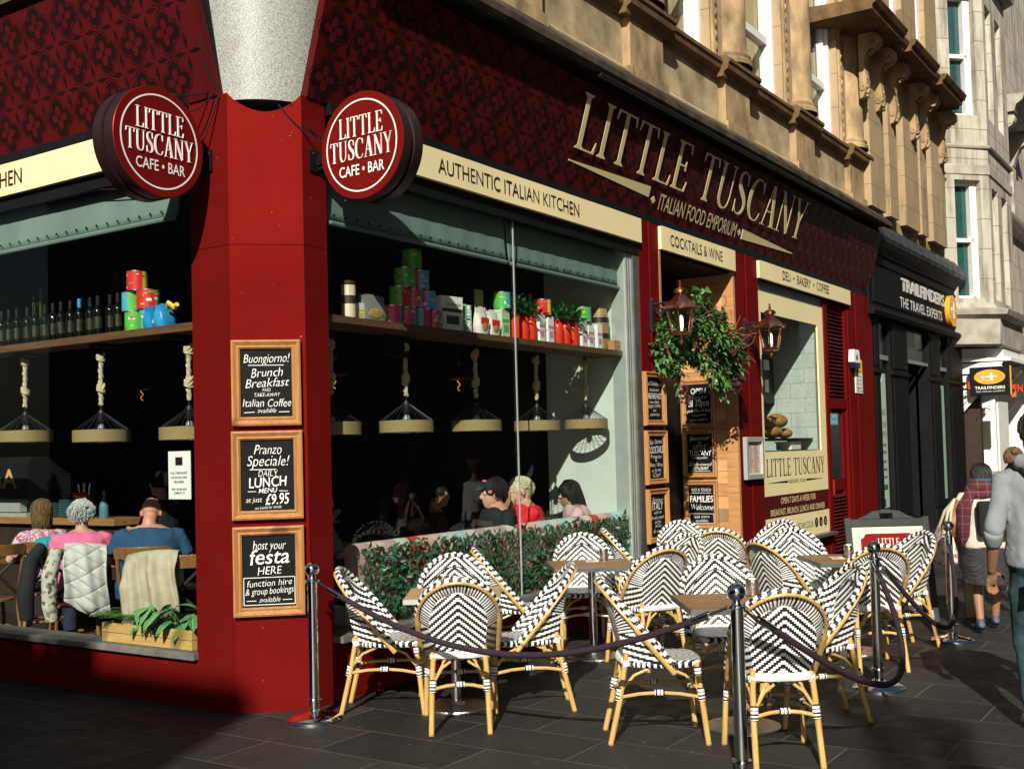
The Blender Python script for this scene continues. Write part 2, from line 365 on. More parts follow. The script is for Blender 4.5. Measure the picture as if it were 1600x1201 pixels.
# ---------------------------------------------------------------- ground and what stands behind the camera
def pavemat():
    t=NT('paving_slabs'); x,y,z=t.obj(); cb=t.n('CombineXYZ'); t.l(t.math('ADD',y,.26),cb.inputs[0]); t.l(t.math('ADD',x,.0),cb.inputs[1])
    br=t.n('TexBrick'); br.inputs['Scale'].default_value=1; br.inputs['Brick Width'].default_value=.86; br.inputs['Row Height'].default_value=.47; br.inputs['Mortar Size'].default_value=.0045; br.inputs['Mortar Smooth'].default_value=.2; br.offset=.43; br.squash=1
    br.inputs['Color1'].default_value=(.013,.013,.0135,1); br.inputs['Color2'].default_value=(.036,.035,.034,1); br.inputs['Mortar'].default_value=(.12,.11,.088,1); t.l(cb.outputs[0],br.inputs['Vector'])
    n1=t.noise(2.6,8,rough=.7); n2=t.noise(150,3); n3=t.noise(34,2); n4=t.noise(6,6,rough=.75)
    c=t.mix(t.math('MULTIPLY',t.ramp(n1,[(.35,0.),(.68,1.)]),.6),br.outputs[0],(.018,.0175,.017))
    c=t.mix(t.math('MULTIPLY',t.ramp(n4,[(.58,0.),(.75,1.)]),.5),c,(.075,.071,.062))
    c=t.mix(t.ramp(n3,[(.725,0.),(.745,.7)]),c,(.22,.21,.19))
    c=t.mix(.35,c,t.ramp(n2,[(.3,.2),(.7,.85)]),'SOFT_LIGHT'); t.base(c)
    t.set(rough=t.ramp(n4,[(.35,.5),(.7,.8)]),spec=.22)
    t.bump(t.math('MULTIPLY_ADD',br.outputs[1],-.8,t.math('MULTIPLY_ADD',n2,.35,t.math('MULTIPLY',n1,.8))),.4,.008); return t.m
g=MB(); N=1
g.quad((-160,-200,0),(260,-200,0),(260,220,0),(-160,220,0))
tag(g.build('pavement',pavemat()),kind='structure')
OPP=blocks('opposite_stone',(.17,.15,.12),(.13,.115,.095),(.08,.07,.06),1.2,.6,'xy+z',.006,.4); OPPG=mat('opposite_glass',(.02,.025,.03),.12,spec=.6)
def opposite(name,x0,x1,y0,y1,h,label,extra=()):
    t=thing(name,label,'building',((x0+x1)/2,(y0+y1)/2,0)); b=MB(); b.box(x0,x1,y0,y1,0,h)
    for (a0,a1,b0,b1,z) in extra: b.box(a0,a1,b0,b1,h,z)
    b.build('wall',OPP,t); w=MB()
    n=int((x1-x0)/3.2)
    for i in range(n):
        for k in range(int(h/3.6)):
            xa=x0+(i+.5)*(x1-x0)/n; w.box(xa-.6,xa+.6,y1-.05,y1+.03,1.2+k*3.6,3.2+k*3.6)
    n=int((y1-y0)/3.2)
    for i in range(n):
        for k in range(int(h/3.6)):
            ya=y0+(i+.5)*(y1-y0)/n; w.box(x1-.05,x1+.03,ya-.6,ya+.6,1.2+k*3.6,3.2+k*3.6)
    w.build('window',OPPG,t)
opposite('street_block',-2,60,-22,-10.5,14.5,'dark stone street block across the pavement opposite the red shopfront')
opposite('tenement_block',-22,-10,-1.55,30,10.40,'tall dark tenement block across the side street from the left window',
  extra=((-10.6,-10,.0,.43,10.62),(-10.6,-10,.51,.59,10.62),(-10.6,-10,.71,30,10.63)))  # unseen roof steps, shaped to throw narrow shadows on the left base
# ---------------------------------------------------------------- the corner building
bld=thing('sandstone_building','golden sandstone corner building with red ground floor and grey granite corner column','building',(5.1,5.25,0))
def bp(mb,name,m,par=None,**k): return mb.build(name,m,par or bld,**k)
# red corner pillar: left return, chamfered front with a hollow at its top, right return
b=MB(); A=(5.1,5.97);Bq=(5.1,5.60);Cq=(5.43,5.25);D=(5.655,5.25); Zt=4.06
def wallq(b,p,q,z0,z1,mi=0): b.quad((p[0],p[1],z0),(q[0],q[1],z0),(q[0],q[1],z1),(p[0],p[1],z1),mi)
for (p,q) in ((A,Bq),(Cq,D)):
    wallq(b,p,q,0,3.052); wallq(b,p,q,3.056,Zt)
n=14
for z0,z1 in ((0,3.052),):wallq(b,Bq,Cq,z0,z1)
P=[(Bq[0]+(Cq[0]-Bq[0])*i/n,Bq[1]+(Cq[1]-Bq[1])*i/n) for i in range(n+1)]
for i in range(n):
    za=Zt-.12*math.sin(PI*i/n)**.8; zb=Zt-.12*math.sin(PI*(i+1)/n)**.8
    b.quad((*P[i],3.056),(*P[i+1],3.056),(*P[i+1],zb),(*P[i],za))
b.quad((D[0],D[1],0),(D[0],D[1]+.3,0),(D[0],D[1]+.3,Zt),(D[0],D[1],Zt)); b.quad((A[0]+.3,A[1],0),(A[0],A[1],0),(A[0],A[1],Zt),(A[0]+.3,A[1],Zt))
bp(b,'corner_cladding',RED,weld=False)
b=MB(); e=.012
b.prism([(A[0]+e,A[1]),(Bq[0]+e,Bq[1]+e),(Cq[0]+e,Cq[1]+e),(D[0],D[1]+e),(D[0]-.01,5.55),(5.4,A[1])],(0,0,0),(1,0,0),(0,1,0),(0,0,1),0,3.88)
bp(b,'pillar_core',BLACK)
b=MB(); b.lathe([(.50,4.03),(.50,5.3)],(5.63,5.80,0),64); b.lathe([(.001,4.03),(.50,4.03)],(5.63,5.80,0),64)
bp(b,'granite_column',GRANITE)
b=MB(); b.prism([(5.12,5.95),(5.24,5.72),(5.52,5.40),(5.64,5.27),(5.64,5.9)],(0,0,0),(1,0,0),(0,1,0),(0,0,1),3.9,4.01); bp(b,'column_recess',BLACK)
# leaning fascias with their tiled motif
LEAN=.30; ZF0,ZF1=4.055,4.965; FH=(ZF1-ZF0)
fr_o=V((5.47,5.235,ZF0)); fr_ex=V((1,0,0)); fr_ey=V((0,-LEAN,1)).normalized(); fr_n=fr_ex.cross(fr_ey)
fl_o=V((5.085,5.68,ZF0)); fl_ex=V((0,-1,0)); fl_ey=V((-LEAN,0,1)).normalized(); fl_n=fl_ex.cross(fl_ey)
FL=FH*math.sqrt(1+LEAN*LEAN)
def fascia(o,ex,ey,nn,x0,x1,mx0,mx1,name):
    fb=MB(); fb.frame(o,ex,ey,nn,x0,x1,0,FL,-.06,0)
    p=MB(); q=MB(); T=.326
    def pol(b,cx,cy,fn,d0,d1,n=40): b.prism([(cx+fn(2*PI*k/n)*math.cos(2*PI*k/n),cy+fn(2*PI*k/n)*math.sin(2*PI*k/n)) for k in range(n)],o,ex,ey,nn,d0,d1)
    quat=lambda a:(.078+.058*abs(math.cos(2*a))**.8+.006*math.cos(16*a))
    quat2=lambda a: quat(a)+.014
    i=0
    x=mx0
    while x<mx1:
        for k in range(3):
            cy=.15+k*T
            if cy+.14>FL: continue
            # ring outline
            n=44; out=[(x+(quat(2*PI*j/n)+.020)*math.cos(2*PI*j/n),cy+(quat(2*PI*j/n)+.020)*math.sin(2*PI*j/n)) for j in range(n)]; inn=[(x+(quat(2*PI*j/n)+.014)*math.cos(2*PI*j/n),cy+(quat(2*PI*j/n)+.014)*math.sin(2*PI*j/n)) for j in range(n)]
            W=lambda t,d:o+ex*t[0]+ey*t[1]+nn*d
            p.loft([[W(t,.002) for t in inn],[W(t,.002) for t in out]],closed=True,smooth=False)
            pol(p,x,cy,quat,0,.002)
            for a in range(4):
                ca,sa=math.cos(a*PI/2),math.sin(a*PI/2)
                q.prism([(x+ca*(.012+.075*(1-math.cos(t))/2)-sa*.028*math.sin(t),cy+sa*(.012+.075*(1-math.cos(t))/2)+ca*.028*math.sin(t)) for t in [2*PI*j/14 for j in range(14)]],o,ex,ey,nn,.0022,.004)
            for a in range(4):
                ca,sa=math.cos(a*PI/2),math.sin(a*PI/2); sx,sy=x+T/2,cy+T/2
                if sy+.15>FL: continue
                p.prism([(sx+ca*.02,sy+sa*.02),(sx+ca*.075-sa*.018,sy+sa*.075+ca*.018),(sx+ca*.135,sy+sa*.135),(sx+ca*.075+sa*.018,sy+sa*.075-ca*.018)],o,ex,ey,nn,0,.002)
        x+=T
    merge(fb,p,1); merge(fb,q,2); return bp(fb,name,[DRED,MRED,MRED2])
fr=fascia(fr_o,fr_ex,fr_ey,fr_n,0,12.75,.13,12.6,'fascia')
fl=fascia(fl_o,fl_ex,fl_ey,fl_n,-6.6,0,-6.53,-.15,'fascia')
b=MB(); b.box(5.67,18.25,5.20,5.5,3.975,4.052); b.box(5.06,5.3,5.98,12.3,3.975,4.052); bp(b,'shadow_gap',BLACK)
# fascia end return by the travel agency
b=MB(); b.prism([(5.25,4.0),(5.25,4.91),(5.25-LEAN*.86,4.91)],(18.22,0,0),(0,1,0),(0,0,1),(1,0,0),0,.05); bp(b,'fascia_end',DRED)
# serif letters
def stroke(pts):
    L=[];Rr=[]
    for i,(x,y,w) in enumerate(pts):
        x0,y0,_=pts[max(i-1,0)];x1,y1,_=pts[min(i+1,len(pts)-1)]; d=math.hypot(x1-x0,y1-y0) or 1; nx,ny=-(y1-y0)/d,(x1-x0)/d
        L.append((x+nx*w/2,y+ny*w/2));Rr.append((x-nx*w/2,y-ny*w/2))
    return L+Rr[::-1]
K,TH,SF=.108,.028,.075
def stem(x,w=K,y0=0,y1=1,top=True,bot=True):
    h=w/2; P=[]
    P+= [(x-h-SF,y0),(x+h+SF,y0),(x+h+SF,y0+.018),(x+h,y0+.075)] if bot else [(x-h,y0),(x+h,y0)]
    P+= [(x+h,y1-.075),(x+h+SF,y1-.018),(x+h+SF,y1),(x-h-SF,y1),(x-h-SF,y1-.018),(x-h,y1-.075)] if top else [(x+h,y1),(x-h,y1)]
    if bot: P+=[(x-h,y0+.075),(x-h-SF,y0+.018)]
    return P
def arc(cx,cy,rx,ry,a0,a1,wf,n=18): return stroke([(cx+rx*math.cos(R(a0+(a1-a0)*i/n)),cy+ry*math.sin(R(a0+(a1-a0)*i/n)),wf(i/n)) for i in range(n+1)])
def spl(pts,n=8):
    out=[]
    for i in range(len(pts)-1):
        p0=pts[max(i-1,0)];p1=pts[i];p2=pts[i+1];p3=pts[min(i+2,len(pts)-1)]
        for k in range(n):
            t=k/n; out.append(tuple(.5*((2*b)+(c-a)*t+(2*a-5*b+4*c-d)*t*t+(3*b-a-3*c+d)*t**3) for a,b,c,d in zip(p0,p1,p2,p3)))
    out.append(pts[-1]); return out
GL={
'I':(.30,[stem(.15)]),
'L':(.60,[stem(.15),[(.21,0),(.58,0),(.61,.22),(.585,.22),(.52,.035),(.21,.035)]]),
'T':(.70,[stem(.35,top=False,y1=.98),[(.02,.80),(.045,.80),(.10,.965),(.60,.965),(.655,.80),(.68,.80),(.66,1),(.04,1)]]),
'E':(.60,[stem(.15),[(.21,0),(.56,0),(.59,.22),(.565,.22),(.50,.035),(.21,.035)],[(.21,.965),(.50,.965),(.545,.80),(.57,.80),(.55,1),(.21,1)],[(.21,.50),(.40,.50),(.425,.42),(.45,.42),(.45,.62),(.425,.62),(.40,.535),(.21,.535)]]),
'U':(.78,[stroke(spl([(.16,.985,K),(.16,.45,K),(.17,.2,K*.95),(.26,.05,.09),(.40,.012,.04),(.54,.06,.035),(.62,.25,.035),(.63,.6,.035),(.63,.985,.035)])),[(.02,.98),(.30,.98),(.30,1),(.02,1)],[(.52,.98),(.74,.98),(.74,1),(.52,1)]]),
'S':(.56,[stroke(spl([(.49,.76,.02),(.44,.92,.03),(.29,.985,.035),(.14,.92,.08),(.10,.77,.11),(.17,.62,.14),(.30,.50,.155),(.43,.38,.14),(.49,.23,.11),(.43,.08,.08),(.28,.015,.035),(.13,.06,.03),(.05,.26,.02)])),[(.475,.70),(.50,.70),(.50,.97),(.475,.97)],[(.04,.03),(.065,.03),(.065,.32),(.04,.32)]]),
'C':(.76,[stroke(spl([(.68,.76,.02),(.60,.93,.03),(.44,.985,.035),(.26,.93,.08),(.13,.75,.125),(.09,.5,.14),(.13,.25,.125),(.26,.07,.08),(.45,.015,.035),(.60,.06,.03),(.69,.22,.02)])),[(.665,.70),(.69,.70),(.69,.97),(.665,.97)]]),
'A':(.74,[stroke([(.35,.99,.035),(.10,.01,.035)]),stroke([(.37,1.0,.135),(.61,.01,.14)]),[(.19,.34),(.51,.34),(.50,.375),(.20,.375)],[(.0,0),(.21,0),(.21,.02),(0,.02)],[(.46,0),(.76,0),(.76,.02),(.46,.02)]]),
'N':(.82,[stroke([(.14,.02,.035),(.14,.98,.035)]),stroke([(.14,.98,.12),(.66,.02,.13)]),stroke([(.68,.02,.035),(.68,.98,.035)]),[(.02,0),(.26,0),(.26,.02),(.02,.02)],[(.02,.98),(.16,.98),(.16,1),(.02,1)],[(.57,.98),(.79,.98),(.79,1),(.57,1)]]),
'Y':(.74,[stroke([(.36,.02,K),(.36,.46,K)]),stroke([(.10,.99,K),(.37,.44,K*.95)]),stroke([(.63,.99,.035),(.39,.44,.035)]),[(.22,0),(.50,0),(.50,.02),(.22,.02)],[(0,.98),(.25,.98),(.25,1),(0,1)],[(.53,.98),(.74,.98),(.74,1),(.53,1)]]),
' ':(.34,[])}
def serif(b,word,o,ex,ey,h,width=None,align='C',gap=.06,mi=0,d=.003,thick=.004,d0=.0005):
    ex=V(ex).normalized();ey=V(ey).normalized();nn=ex.cross(ey); tot=sum(GL[c][0]+gap for c in word)-gap
    sx=(width/tot) if width else h; x=-tot*sx/2 if align=='C' else 0
    for c in word:
        w,ps=GL[c]
        for k,p in enumerate(ps): b.prism([(x+px_*sx,py_*h) for px_,py_ in p],o,ex,ey,nn,d0,d+thick+k*.0004,mi)
        x+=(w+gap)*sx
    return b
CRL=mat('cream_letter',(.70,.60,.33),.4,var=.08)
o2=lambda u,v:fr_o+fr_ex*u+fr_ey*v
b=MB(); serif(b,'LITTLE TUSCANY',o2(6.31,.36),fr_ex,fr_ey,.50,6.02,d=.022,thick=.002,d0=.02)
b.prism([(0,.0),(1.62,-.055),(1.62,.055),(0,.012)],o2(3.30,.235),fr_ex,fr_ey,fr_n,.001,.008); b.prism([(0,-.06),(1.75,-.012),(1.75,.0),(0,.06)],o2(7.42,.165),fr_ex,fr_ey,fr_n,.001,.008)
for u in (5.03,7.33): b.prism([(-.05,0),(0,-.04),(.05,0),(0,.04)],o2(u,.17),fr_ex,fr_ey,fr_n,.001,.008)
merge(b,text('ITALIAN FOOD EMPORIUM',.24,None,o2(6.17,.095),fr_ex,fr_ey,'mb',w=2.05,ext=.02))
b.build('fascia_lettering',CRL,fr)
# cornice, gutter and stone front of the upper floors
b=MB()
def mould(b,prof,x0,x1,mi=0):
    r0=[V((x0,y,z)) for y,z in prof]; r1=[V((x1,y,z)) for y,z in prof]
    b.loft([r0,r1],mi,smooth=False); k=len(prof); i=len(b.v)-2*k
    b.f.append(list(range(i,i+k))); b.f.append(list(range(i+k,i+2*k))[::-1]); b.m+=[mi,mi]; b.s+=[False]*2; b.u+=[[(0,0)]*k]*2
mould(b,[(5.3,5.08),(4.90,5.085),(4.88,5.045),(4.82,5.035),(4.80,5.06),(4.80,5.12),(4.86,5.17),(4.92,5.24),(5.3,5.30)],5.62,18.25); bp(b,'cornice',SOOT)
b=MB(); b.tube([(8.8,4.84,5.012),(16.2,4.84,5.008)],.026,8); b.tube([(8.8,4.88,5.02),(16.6,4.88,5.012)],.010,6); bp(b,'gutter_pipe',IRON)
b=MB(); b.box(4.80,5.4,5.9,14,5.06,5.28); b.box(4.8,5.6,5.95,14,5.28,12); bp(b,'side_cornice',SOOT)
b=MB(); b.box(5.9,18.2,5.20,5.75,5.28,6.02); bp(b,'apron_wall',SANDG)
b=MB()
mould(b,[(5.25,5.30),(5.10,5.30),(5.08,5.38),(5.14,5.44),(5.2,5.46)],5.9,18.2)
bp(b,'plinth_moulding',SANDG); b=MB()
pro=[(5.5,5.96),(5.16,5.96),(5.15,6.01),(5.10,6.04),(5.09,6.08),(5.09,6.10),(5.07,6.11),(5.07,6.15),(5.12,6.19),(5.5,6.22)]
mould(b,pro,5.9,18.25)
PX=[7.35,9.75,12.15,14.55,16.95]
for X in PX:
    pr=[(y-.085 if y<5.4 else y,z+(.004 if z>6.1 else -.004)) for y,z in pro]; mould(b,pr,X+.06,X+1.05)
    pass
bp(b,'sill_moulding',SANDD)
for X in PX: b=MB(); b.box(X+.20,X+.95,5.11,5.24,5.46,5.965); b.box(X+.16,X+.99,5.07,5.24,5.28,5.455); bp(b,'pedestal',SANDP)
for X in PX: b=MB(); b.box(X,X+.98,5.20,5.72,6.2,11); bp(b,'window_pier',SAND)
b=MB(); b.box(5.9,18.2,5.55,5.8,8.9,11); bp(b,'upper_wall',SAND)
for X in PX:
    b=MB(); b.lathe([(.36,6.21),(.36,6.26),(.335,6.29),(.345,6.33),(.31,6.36),(.295,6.40),(.285,9.5)],(X+.64,5.32,0),28)
    pts=[(X+.13+.012*math.cos(i*1.3),5.19+.012*math.sin(i*1.3),6.25+i*.028) for i in range(110)]; b.tube(pts,.022,5)
    b.tube([(X+.06,5.19,6.22),(X+.06,5.19,9.5)],.03,6); bp(b,'half_column',SANDP)
CURT=mat('curtain_cloth',(.26,.32,.31),.8,var=.2,scale=3)
for i,X in enumerate(PX):
    x0=X+.98; x1=X+2.4
    f=MB(); y0,y1=5.31,5.47
    f.box(x0-.02,x0+.09,y0,y1,6.2,9); f.box(x1-.06,x1+.02,y0,y1,6.2,9); f.box(x1-.12,x1-.06,y0+.06,y1,6.2,9); f.box(x0+.09,x1-.12,y0+.05,y1,6.18,6.30); f.box(x0+.09,x1-.12,y0+.05,y1,7.02,7.12)
    w=f.build('window',WHITE,bld); p=MB(); p.box(x0+.09,x1-.12,5.425,5.435,6.30,9); p.build('pane',GLASS,w); c=MB(); 
    rows=[]
    for z in (6.25,9): rows.append([V((x0+.1+(x1-x0-.28)*j/40,5.80+.02*math.sin(j*1.5),z)) for j in range(41)])
    c.loft(rows); c.build('curtain',CURT,w)
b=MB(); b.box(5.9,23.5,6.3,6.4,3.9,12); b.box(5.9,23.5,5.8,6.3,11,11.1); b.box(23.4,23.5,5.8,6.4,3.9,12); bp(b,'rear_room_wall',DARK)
# iron bracket on a column
b=MB(); b.tube([(12.72,4.90,7.06),(12.72,4.80,7.06)],.014,6); b.tube([(12.66+.07*math.cos(t),4.80+.03*math.sin(t),7.06+.05*math.sin(2*t)) for t in [i*PI/8 for i in range(16)]],.016,6,closed=True); bp(b,'iron_bracket',IRON)
# bracketed bay over the travel agency
b=MB(); b.box(17.85,23.2,5.12,5.75,4.9,5.42)
PIERS=[(17.85,18.65),(18.95,19.45),(19.92,20.85),(21.02,21.48),(21.85,22.92)]
b.build('apron_wall',SANDP,bld)
for x0,x1 in PIERS:
    b=MB(); b.box(x0,x1,5.0,5.72,5.38,8.2); b.build('tall_pier',SAND,bld)
b=MB()
b.box(18.65,18.95,5.15,5.72,5.38,8.2); b.box(20.85,21.02,5.15,5.72,5.38,8.2); b.box(22.92,23.6,5.2,5.72,5.38,14)
b.build('pier_wall',SAND,bld)
for x0,x1 in ((19.45,19.92),(21.48,21.85)):
    f=MB(); f.box(x0,x0+.06,5.35,5.6,5.42,8.2); f.box(x1-.16,x1,5.25,5.6,5.42,8.2); f.box(x0+.06,x1-.16,5.3,5.6,6.75,6.85); f.box(x0+.06,x1-.16,5.35,5.6,5.42,5.52); w=f.build('window',WHITE,bld)
    p=MB(); p.box(x0+.06,x1-.16,5.5,5.51,5.5,8.2); p.build('pane',GLASS,w)
def console(b,x,w=.20):
    prof=[(5.0,6.95),(4.95,6.97),(4.90,7.08),(4.885,7.22),(4.905,7.36),(4.92,7.5),(4.89,7.63),(4.82,7.71),(4.74,7.70),(4.68,7.77),(4.68,7.88),(4.74,7.95),(5.0,7.96)]
    b.prism(prof,(x-w/2,0,0),(0,1,0),(0,0,1),(1,0,0),0,w)
    for s in (-1,1):
        b.tube([(x+s*(w/2+.004),4.775+.08*(1-i/26)*math.cos(i*.62),7.83+.08*(1-i/26)*math.sin(i*.62)) for i in range(22)],.018,5)
        b.tube([(x+s*(w/2+.004),4.95+.045*(1-i/26)*math.cos(i*.62+2),7.12+.045*(1-i/26)*math.sin(i*.62+2)) for i in range(22)],.016,5)
    for k in range(7): b.blob((x+random.uniform(-.05,.05),4.90-.015*math.sin(k),7.0+.045*k),(.06,.03,.04),n=8,m=5)
    for k in range(4): b.blob((x,4.90-.05*k,7.62+.03*k),(.08-.01*k,.03,.03),n=8,m=5)
b=MB()
for x in (17.5,18.35,19.2,20.5,21.25,22.6): b=MB(); console(b,x); b.build('console_bracket',SANDP,bld)
b=MB()
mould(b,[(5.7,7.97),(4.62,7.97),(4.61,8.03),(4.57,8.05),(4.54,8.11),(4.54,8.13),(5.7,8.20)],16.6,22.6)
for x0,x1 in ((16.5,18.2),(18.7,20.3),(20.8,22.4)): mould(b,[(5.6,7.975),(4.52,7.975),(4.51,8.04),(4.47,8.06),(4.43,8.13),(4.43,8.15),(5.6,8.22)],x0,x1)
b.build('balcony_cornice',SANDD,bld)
for x0,x1 in ((17.4,18.5),(19.2,20.1),(20.9,21.9),(22.6,23.4)): b=MB(); b.box(x0-.4,x1-.4,5.1,5.72,8.19,13); b.build('upper_pier',SAND,bld)
b=MB()
for x0,x1 in ((18.5,19.2),(20.1,20.9),(21.9,22.6)): b.box(x0-.4,x1-.4,5.5,5.55,8.3,13)
w=b.build('window',OPPG,bld); b=MB()
for x0,x1 in ((18.5,19.2),(20.1,20.9),(21.9,22.6)): b.box(x1-.56,x1-.4,5.2,5.49,8.3,13)
b.build('window_frame',WHITE,w)
# red ground floor, right side
b=MB(); b.box(5.655,9.93,5.25,5.40,0,.40); bp(b,'stall_riser',RED)
b=MB(); b.box(5.64,9.95,5.16,5.45,.40,.445); bp(b,'window_sill',CONC,bevel=.006)
b=MB(); b.box(9.93,10.06,5.235,5.40,.40,3.72); fA=bp(b,'window_frame',ALU); b=MB(); b.box(10.06,10.18,5.21,5.40,.0,3.72); b.box(9.955,9.965,5.228,5.236,.44,3.70); b.box(10.0,10.01,5.228,5.236,.44,3.70); b.build('frame_edge',DALU,fA)
for x0,x1,xr in ((10.18,10.63,10.385),(12.63,13.40,12.98),(17.02,18.3,17.38)):
    b=MB(); b.box(x0,x1,5.20,5.40,0,3.98); b.box(xr,xr+.025,5.185,5.1995,0,3.98); bp(b,'pilaster',RED,bevel=.004)
b=MB(); b.box(13.405,15.93,5.23,5.40,0,.36); bp(b,'stall_riser',RED,bevel=.004)
b=MB(); b.box(13.38,15.97,5.12,5.40,.36,.40); bp(b,'deli_window_sill',DALU)
b=MB(); b.box(5.66,9.92,5.246,5.252,.445,3.72); b.box(7.93,7.945,5.238,5.246,.445,3.72,1); bp(b,'shop_window',[GLASS,ALU])
b=MB(); b.box(5.66,10.18,5.20,5.24,3.60,3.72); bp(b,'window_head',BLACK)
# ground floor, left side
b=MB(); b.box(5.10,5.25,5.97,12.3,0,.318); bp(b,'stall_riser',RED)
b=MB(); b.box(5.055,5.30,5.96,12.3,.318,.365); bp(b,'window_sill',CONC,bevel=.006)
b=MB(); b.box(5.096,5.102,5.97,12.2,.365,3.72); bp(b,'shop_window',GLASS)
b=MB(); b.box(5.07,5.11,5.97,12.2,3.62,3.72); b.box(5.1,5.25,12.2,12.5,0,4.0); bp(b,'window_head',BLACK)
# dark room behind the glass
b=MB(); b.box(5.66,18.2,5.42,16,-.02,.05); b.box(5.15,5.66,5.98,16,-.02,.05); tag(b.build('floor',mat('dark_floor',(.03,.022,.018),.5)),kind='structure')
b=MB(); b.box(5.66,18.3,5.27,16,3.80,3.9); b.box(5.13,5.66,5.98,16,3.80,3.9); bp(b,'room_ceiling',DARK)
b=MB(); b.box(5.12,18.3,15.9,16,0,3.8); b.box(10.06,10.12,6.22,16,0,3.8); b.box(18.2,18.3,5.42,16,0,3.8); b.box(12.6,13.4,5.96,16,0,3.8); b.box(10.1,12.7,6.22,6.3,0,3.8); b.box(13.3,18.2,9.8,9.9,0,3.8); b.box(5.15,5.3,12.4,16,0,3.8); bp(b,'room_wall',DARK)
b=MB(); b.box(9.95,10.06,5.27,6.2,.05,3.8); bp(b,'side_wall',GREYW)
# doorway with plank lined reveals
PLK=[wood('reclaimed_plank',(.52,.27,.11),(.30,.135,.05),1,.8,.5),wood('reclaimed_plank_pale',(.62,.36,.17),(.40,.20,.08),1,.8,.5),wood('reclaimed_plank_grey',(.30,.20,.11),(.17,.11,.06),1,.8,.55)]
b=MB(); z=0
k=0
while z<3.7:
    h=.150; y=5.34; 
    while y<5.955:
        L=random.uniform(.2,.5); y2=min(5.955,y+L)
        b.box(12.60-.004*random.random(),12.63,y+.001,y2-.001,z+.002,min(z+h,3.72)-.002,random.choice([0,0,1,1,2])); y=y2
    z+=h
b.box(12.585,12.64,5.195,5.34,0,3.72,0); dr=bp(b,'door_reveal',PLK)
b=MB(); b.box(10.62,10.66,5.195,5.95,0,3.72); bp(b,'door_reveal',PLK[0])
b=MB(); b.box(10.66,12.6,5.93,5.99,0,3.72); dd=bp(b,'door',BLACK); b=MB(); b.box(10.9,11.7,5.92,5.932,.4,2.1); b.build('door_pane',OPPG,dd); b=MB(); b.tube([(11.75,5.90,.9),(11.75,5.90,1.3)],.012); b.build('handle',CHROME,dd)
b=MB(); b.box(10.66,12.6,5.25,5.95,3.70,3.80); bp(b,'door_head',BLACK)
# deli window: cream border, glass, tiled wall, red text panels
b=MB(); b.box(13.42,13.56,5.238,5.262,1.0,3.60); b.box(15.72,15.96,5.238,5.262,1.0,3.60); b.box(13.56,15.72,5.238,5.262,3.33,3.60); b.box(13.56,15.72,5.238,5.262,1.0,1.56); b.box(13.42,15.96,5.238,5.262,.40,.715); dp=bp(b,'deli_border',CREAM)
b=MB(); b.box(13.42,15.96,5.24,5.262,.718,.998); bp(b,'deli_text_band',DRED)
b=MB(); serif(b,'LITTLE TUSCANY',(14.70,5.238,1.245),(1,0,0),(0,0,1),.225,2.25,d=.001,thick=.002)
b.prism([(0,0),(.72,-.014),(.72,.014)],(13.60,5.238,1.165),(1,0,0),(0,0,1),(0,-1,0),.0005,.003); b.prism([(0,-.014),(.7,0),(0,.014)],(15.05,5.238,1.165),(1,0,0),(0,0,1),(0,-1,0),.0005,.003)
merge(b,text('PASSIONATELY ITALIAN',.07,None,(14.68,5.2375,1.14),(1,0,0),(0,0,1),'mb',w=.66)); merge(b,text('WWW.LITTLETUSCANY.CO.UK',.125,None,(14.62,5.2375,.51),(1,0,0),(0,0,1),'mb',w=1.3))
for xx in (15.40,15.59,15.78,13.55,13.68,13.81): b.lathe([(.001,.003),(.068,.003),(.068,0)],(xx,5.238,.56),20,ax=((1,0,0),(0,0,1),(0,-1,0)),smooth=False)
b.build('deli_lettering',INK,dp)
b=MB(); merge(b,text('f',.11,None,(15.40,5.234,.525),(1,0,0),(0,0,1),'mb')); merge(b,text('t',.11,None,(15.59,5.234,.525),(1,0,0),(0,0,1),'mb'))
b.lathe([(.022,.001),(.030,.001)],(15.78,5.234,.56),16,ax=((1,0,0),(0,0,1),(0,-1,0)),smooth=False)
merge(b,text('OPEN 7 DAYS A WEEK FOR',.115,None,(14.72,5.2375,.885),(1,0,0),(0,0,1),'mb',w=1.35,off=.012)); merge(b,text('BREAKFAST, BRUNCH, LUNCH AND DINNER',.115,None,(14.72,5.2375,.745),(1,0,0),(0,0,1),'mb',w=2.1,off=.012)); b.build('deli_notice_lettering',CRL,dp)
b=MB(); b.box(13.56,15.72,5.25,5.256,1.56,3.33); bp(b,'deli_pane',GLASS)
TILE=blocks('pale_tile_wall',(.50,.53,.50),(.43,.47,.44),(.30,.32,.30),.42,.21,(1,2),.006,.15,rough=.5,grain=20)
b=MB(); b.box(15.74,15.9,5.30,6.6,.4,3.75); bp(b,'deli_side_wall',TILE)
b=MB(); b.box(13.42,15.97,5.236,5.3,3.60,3.72); bp(b,'deli_window_head',DALU)
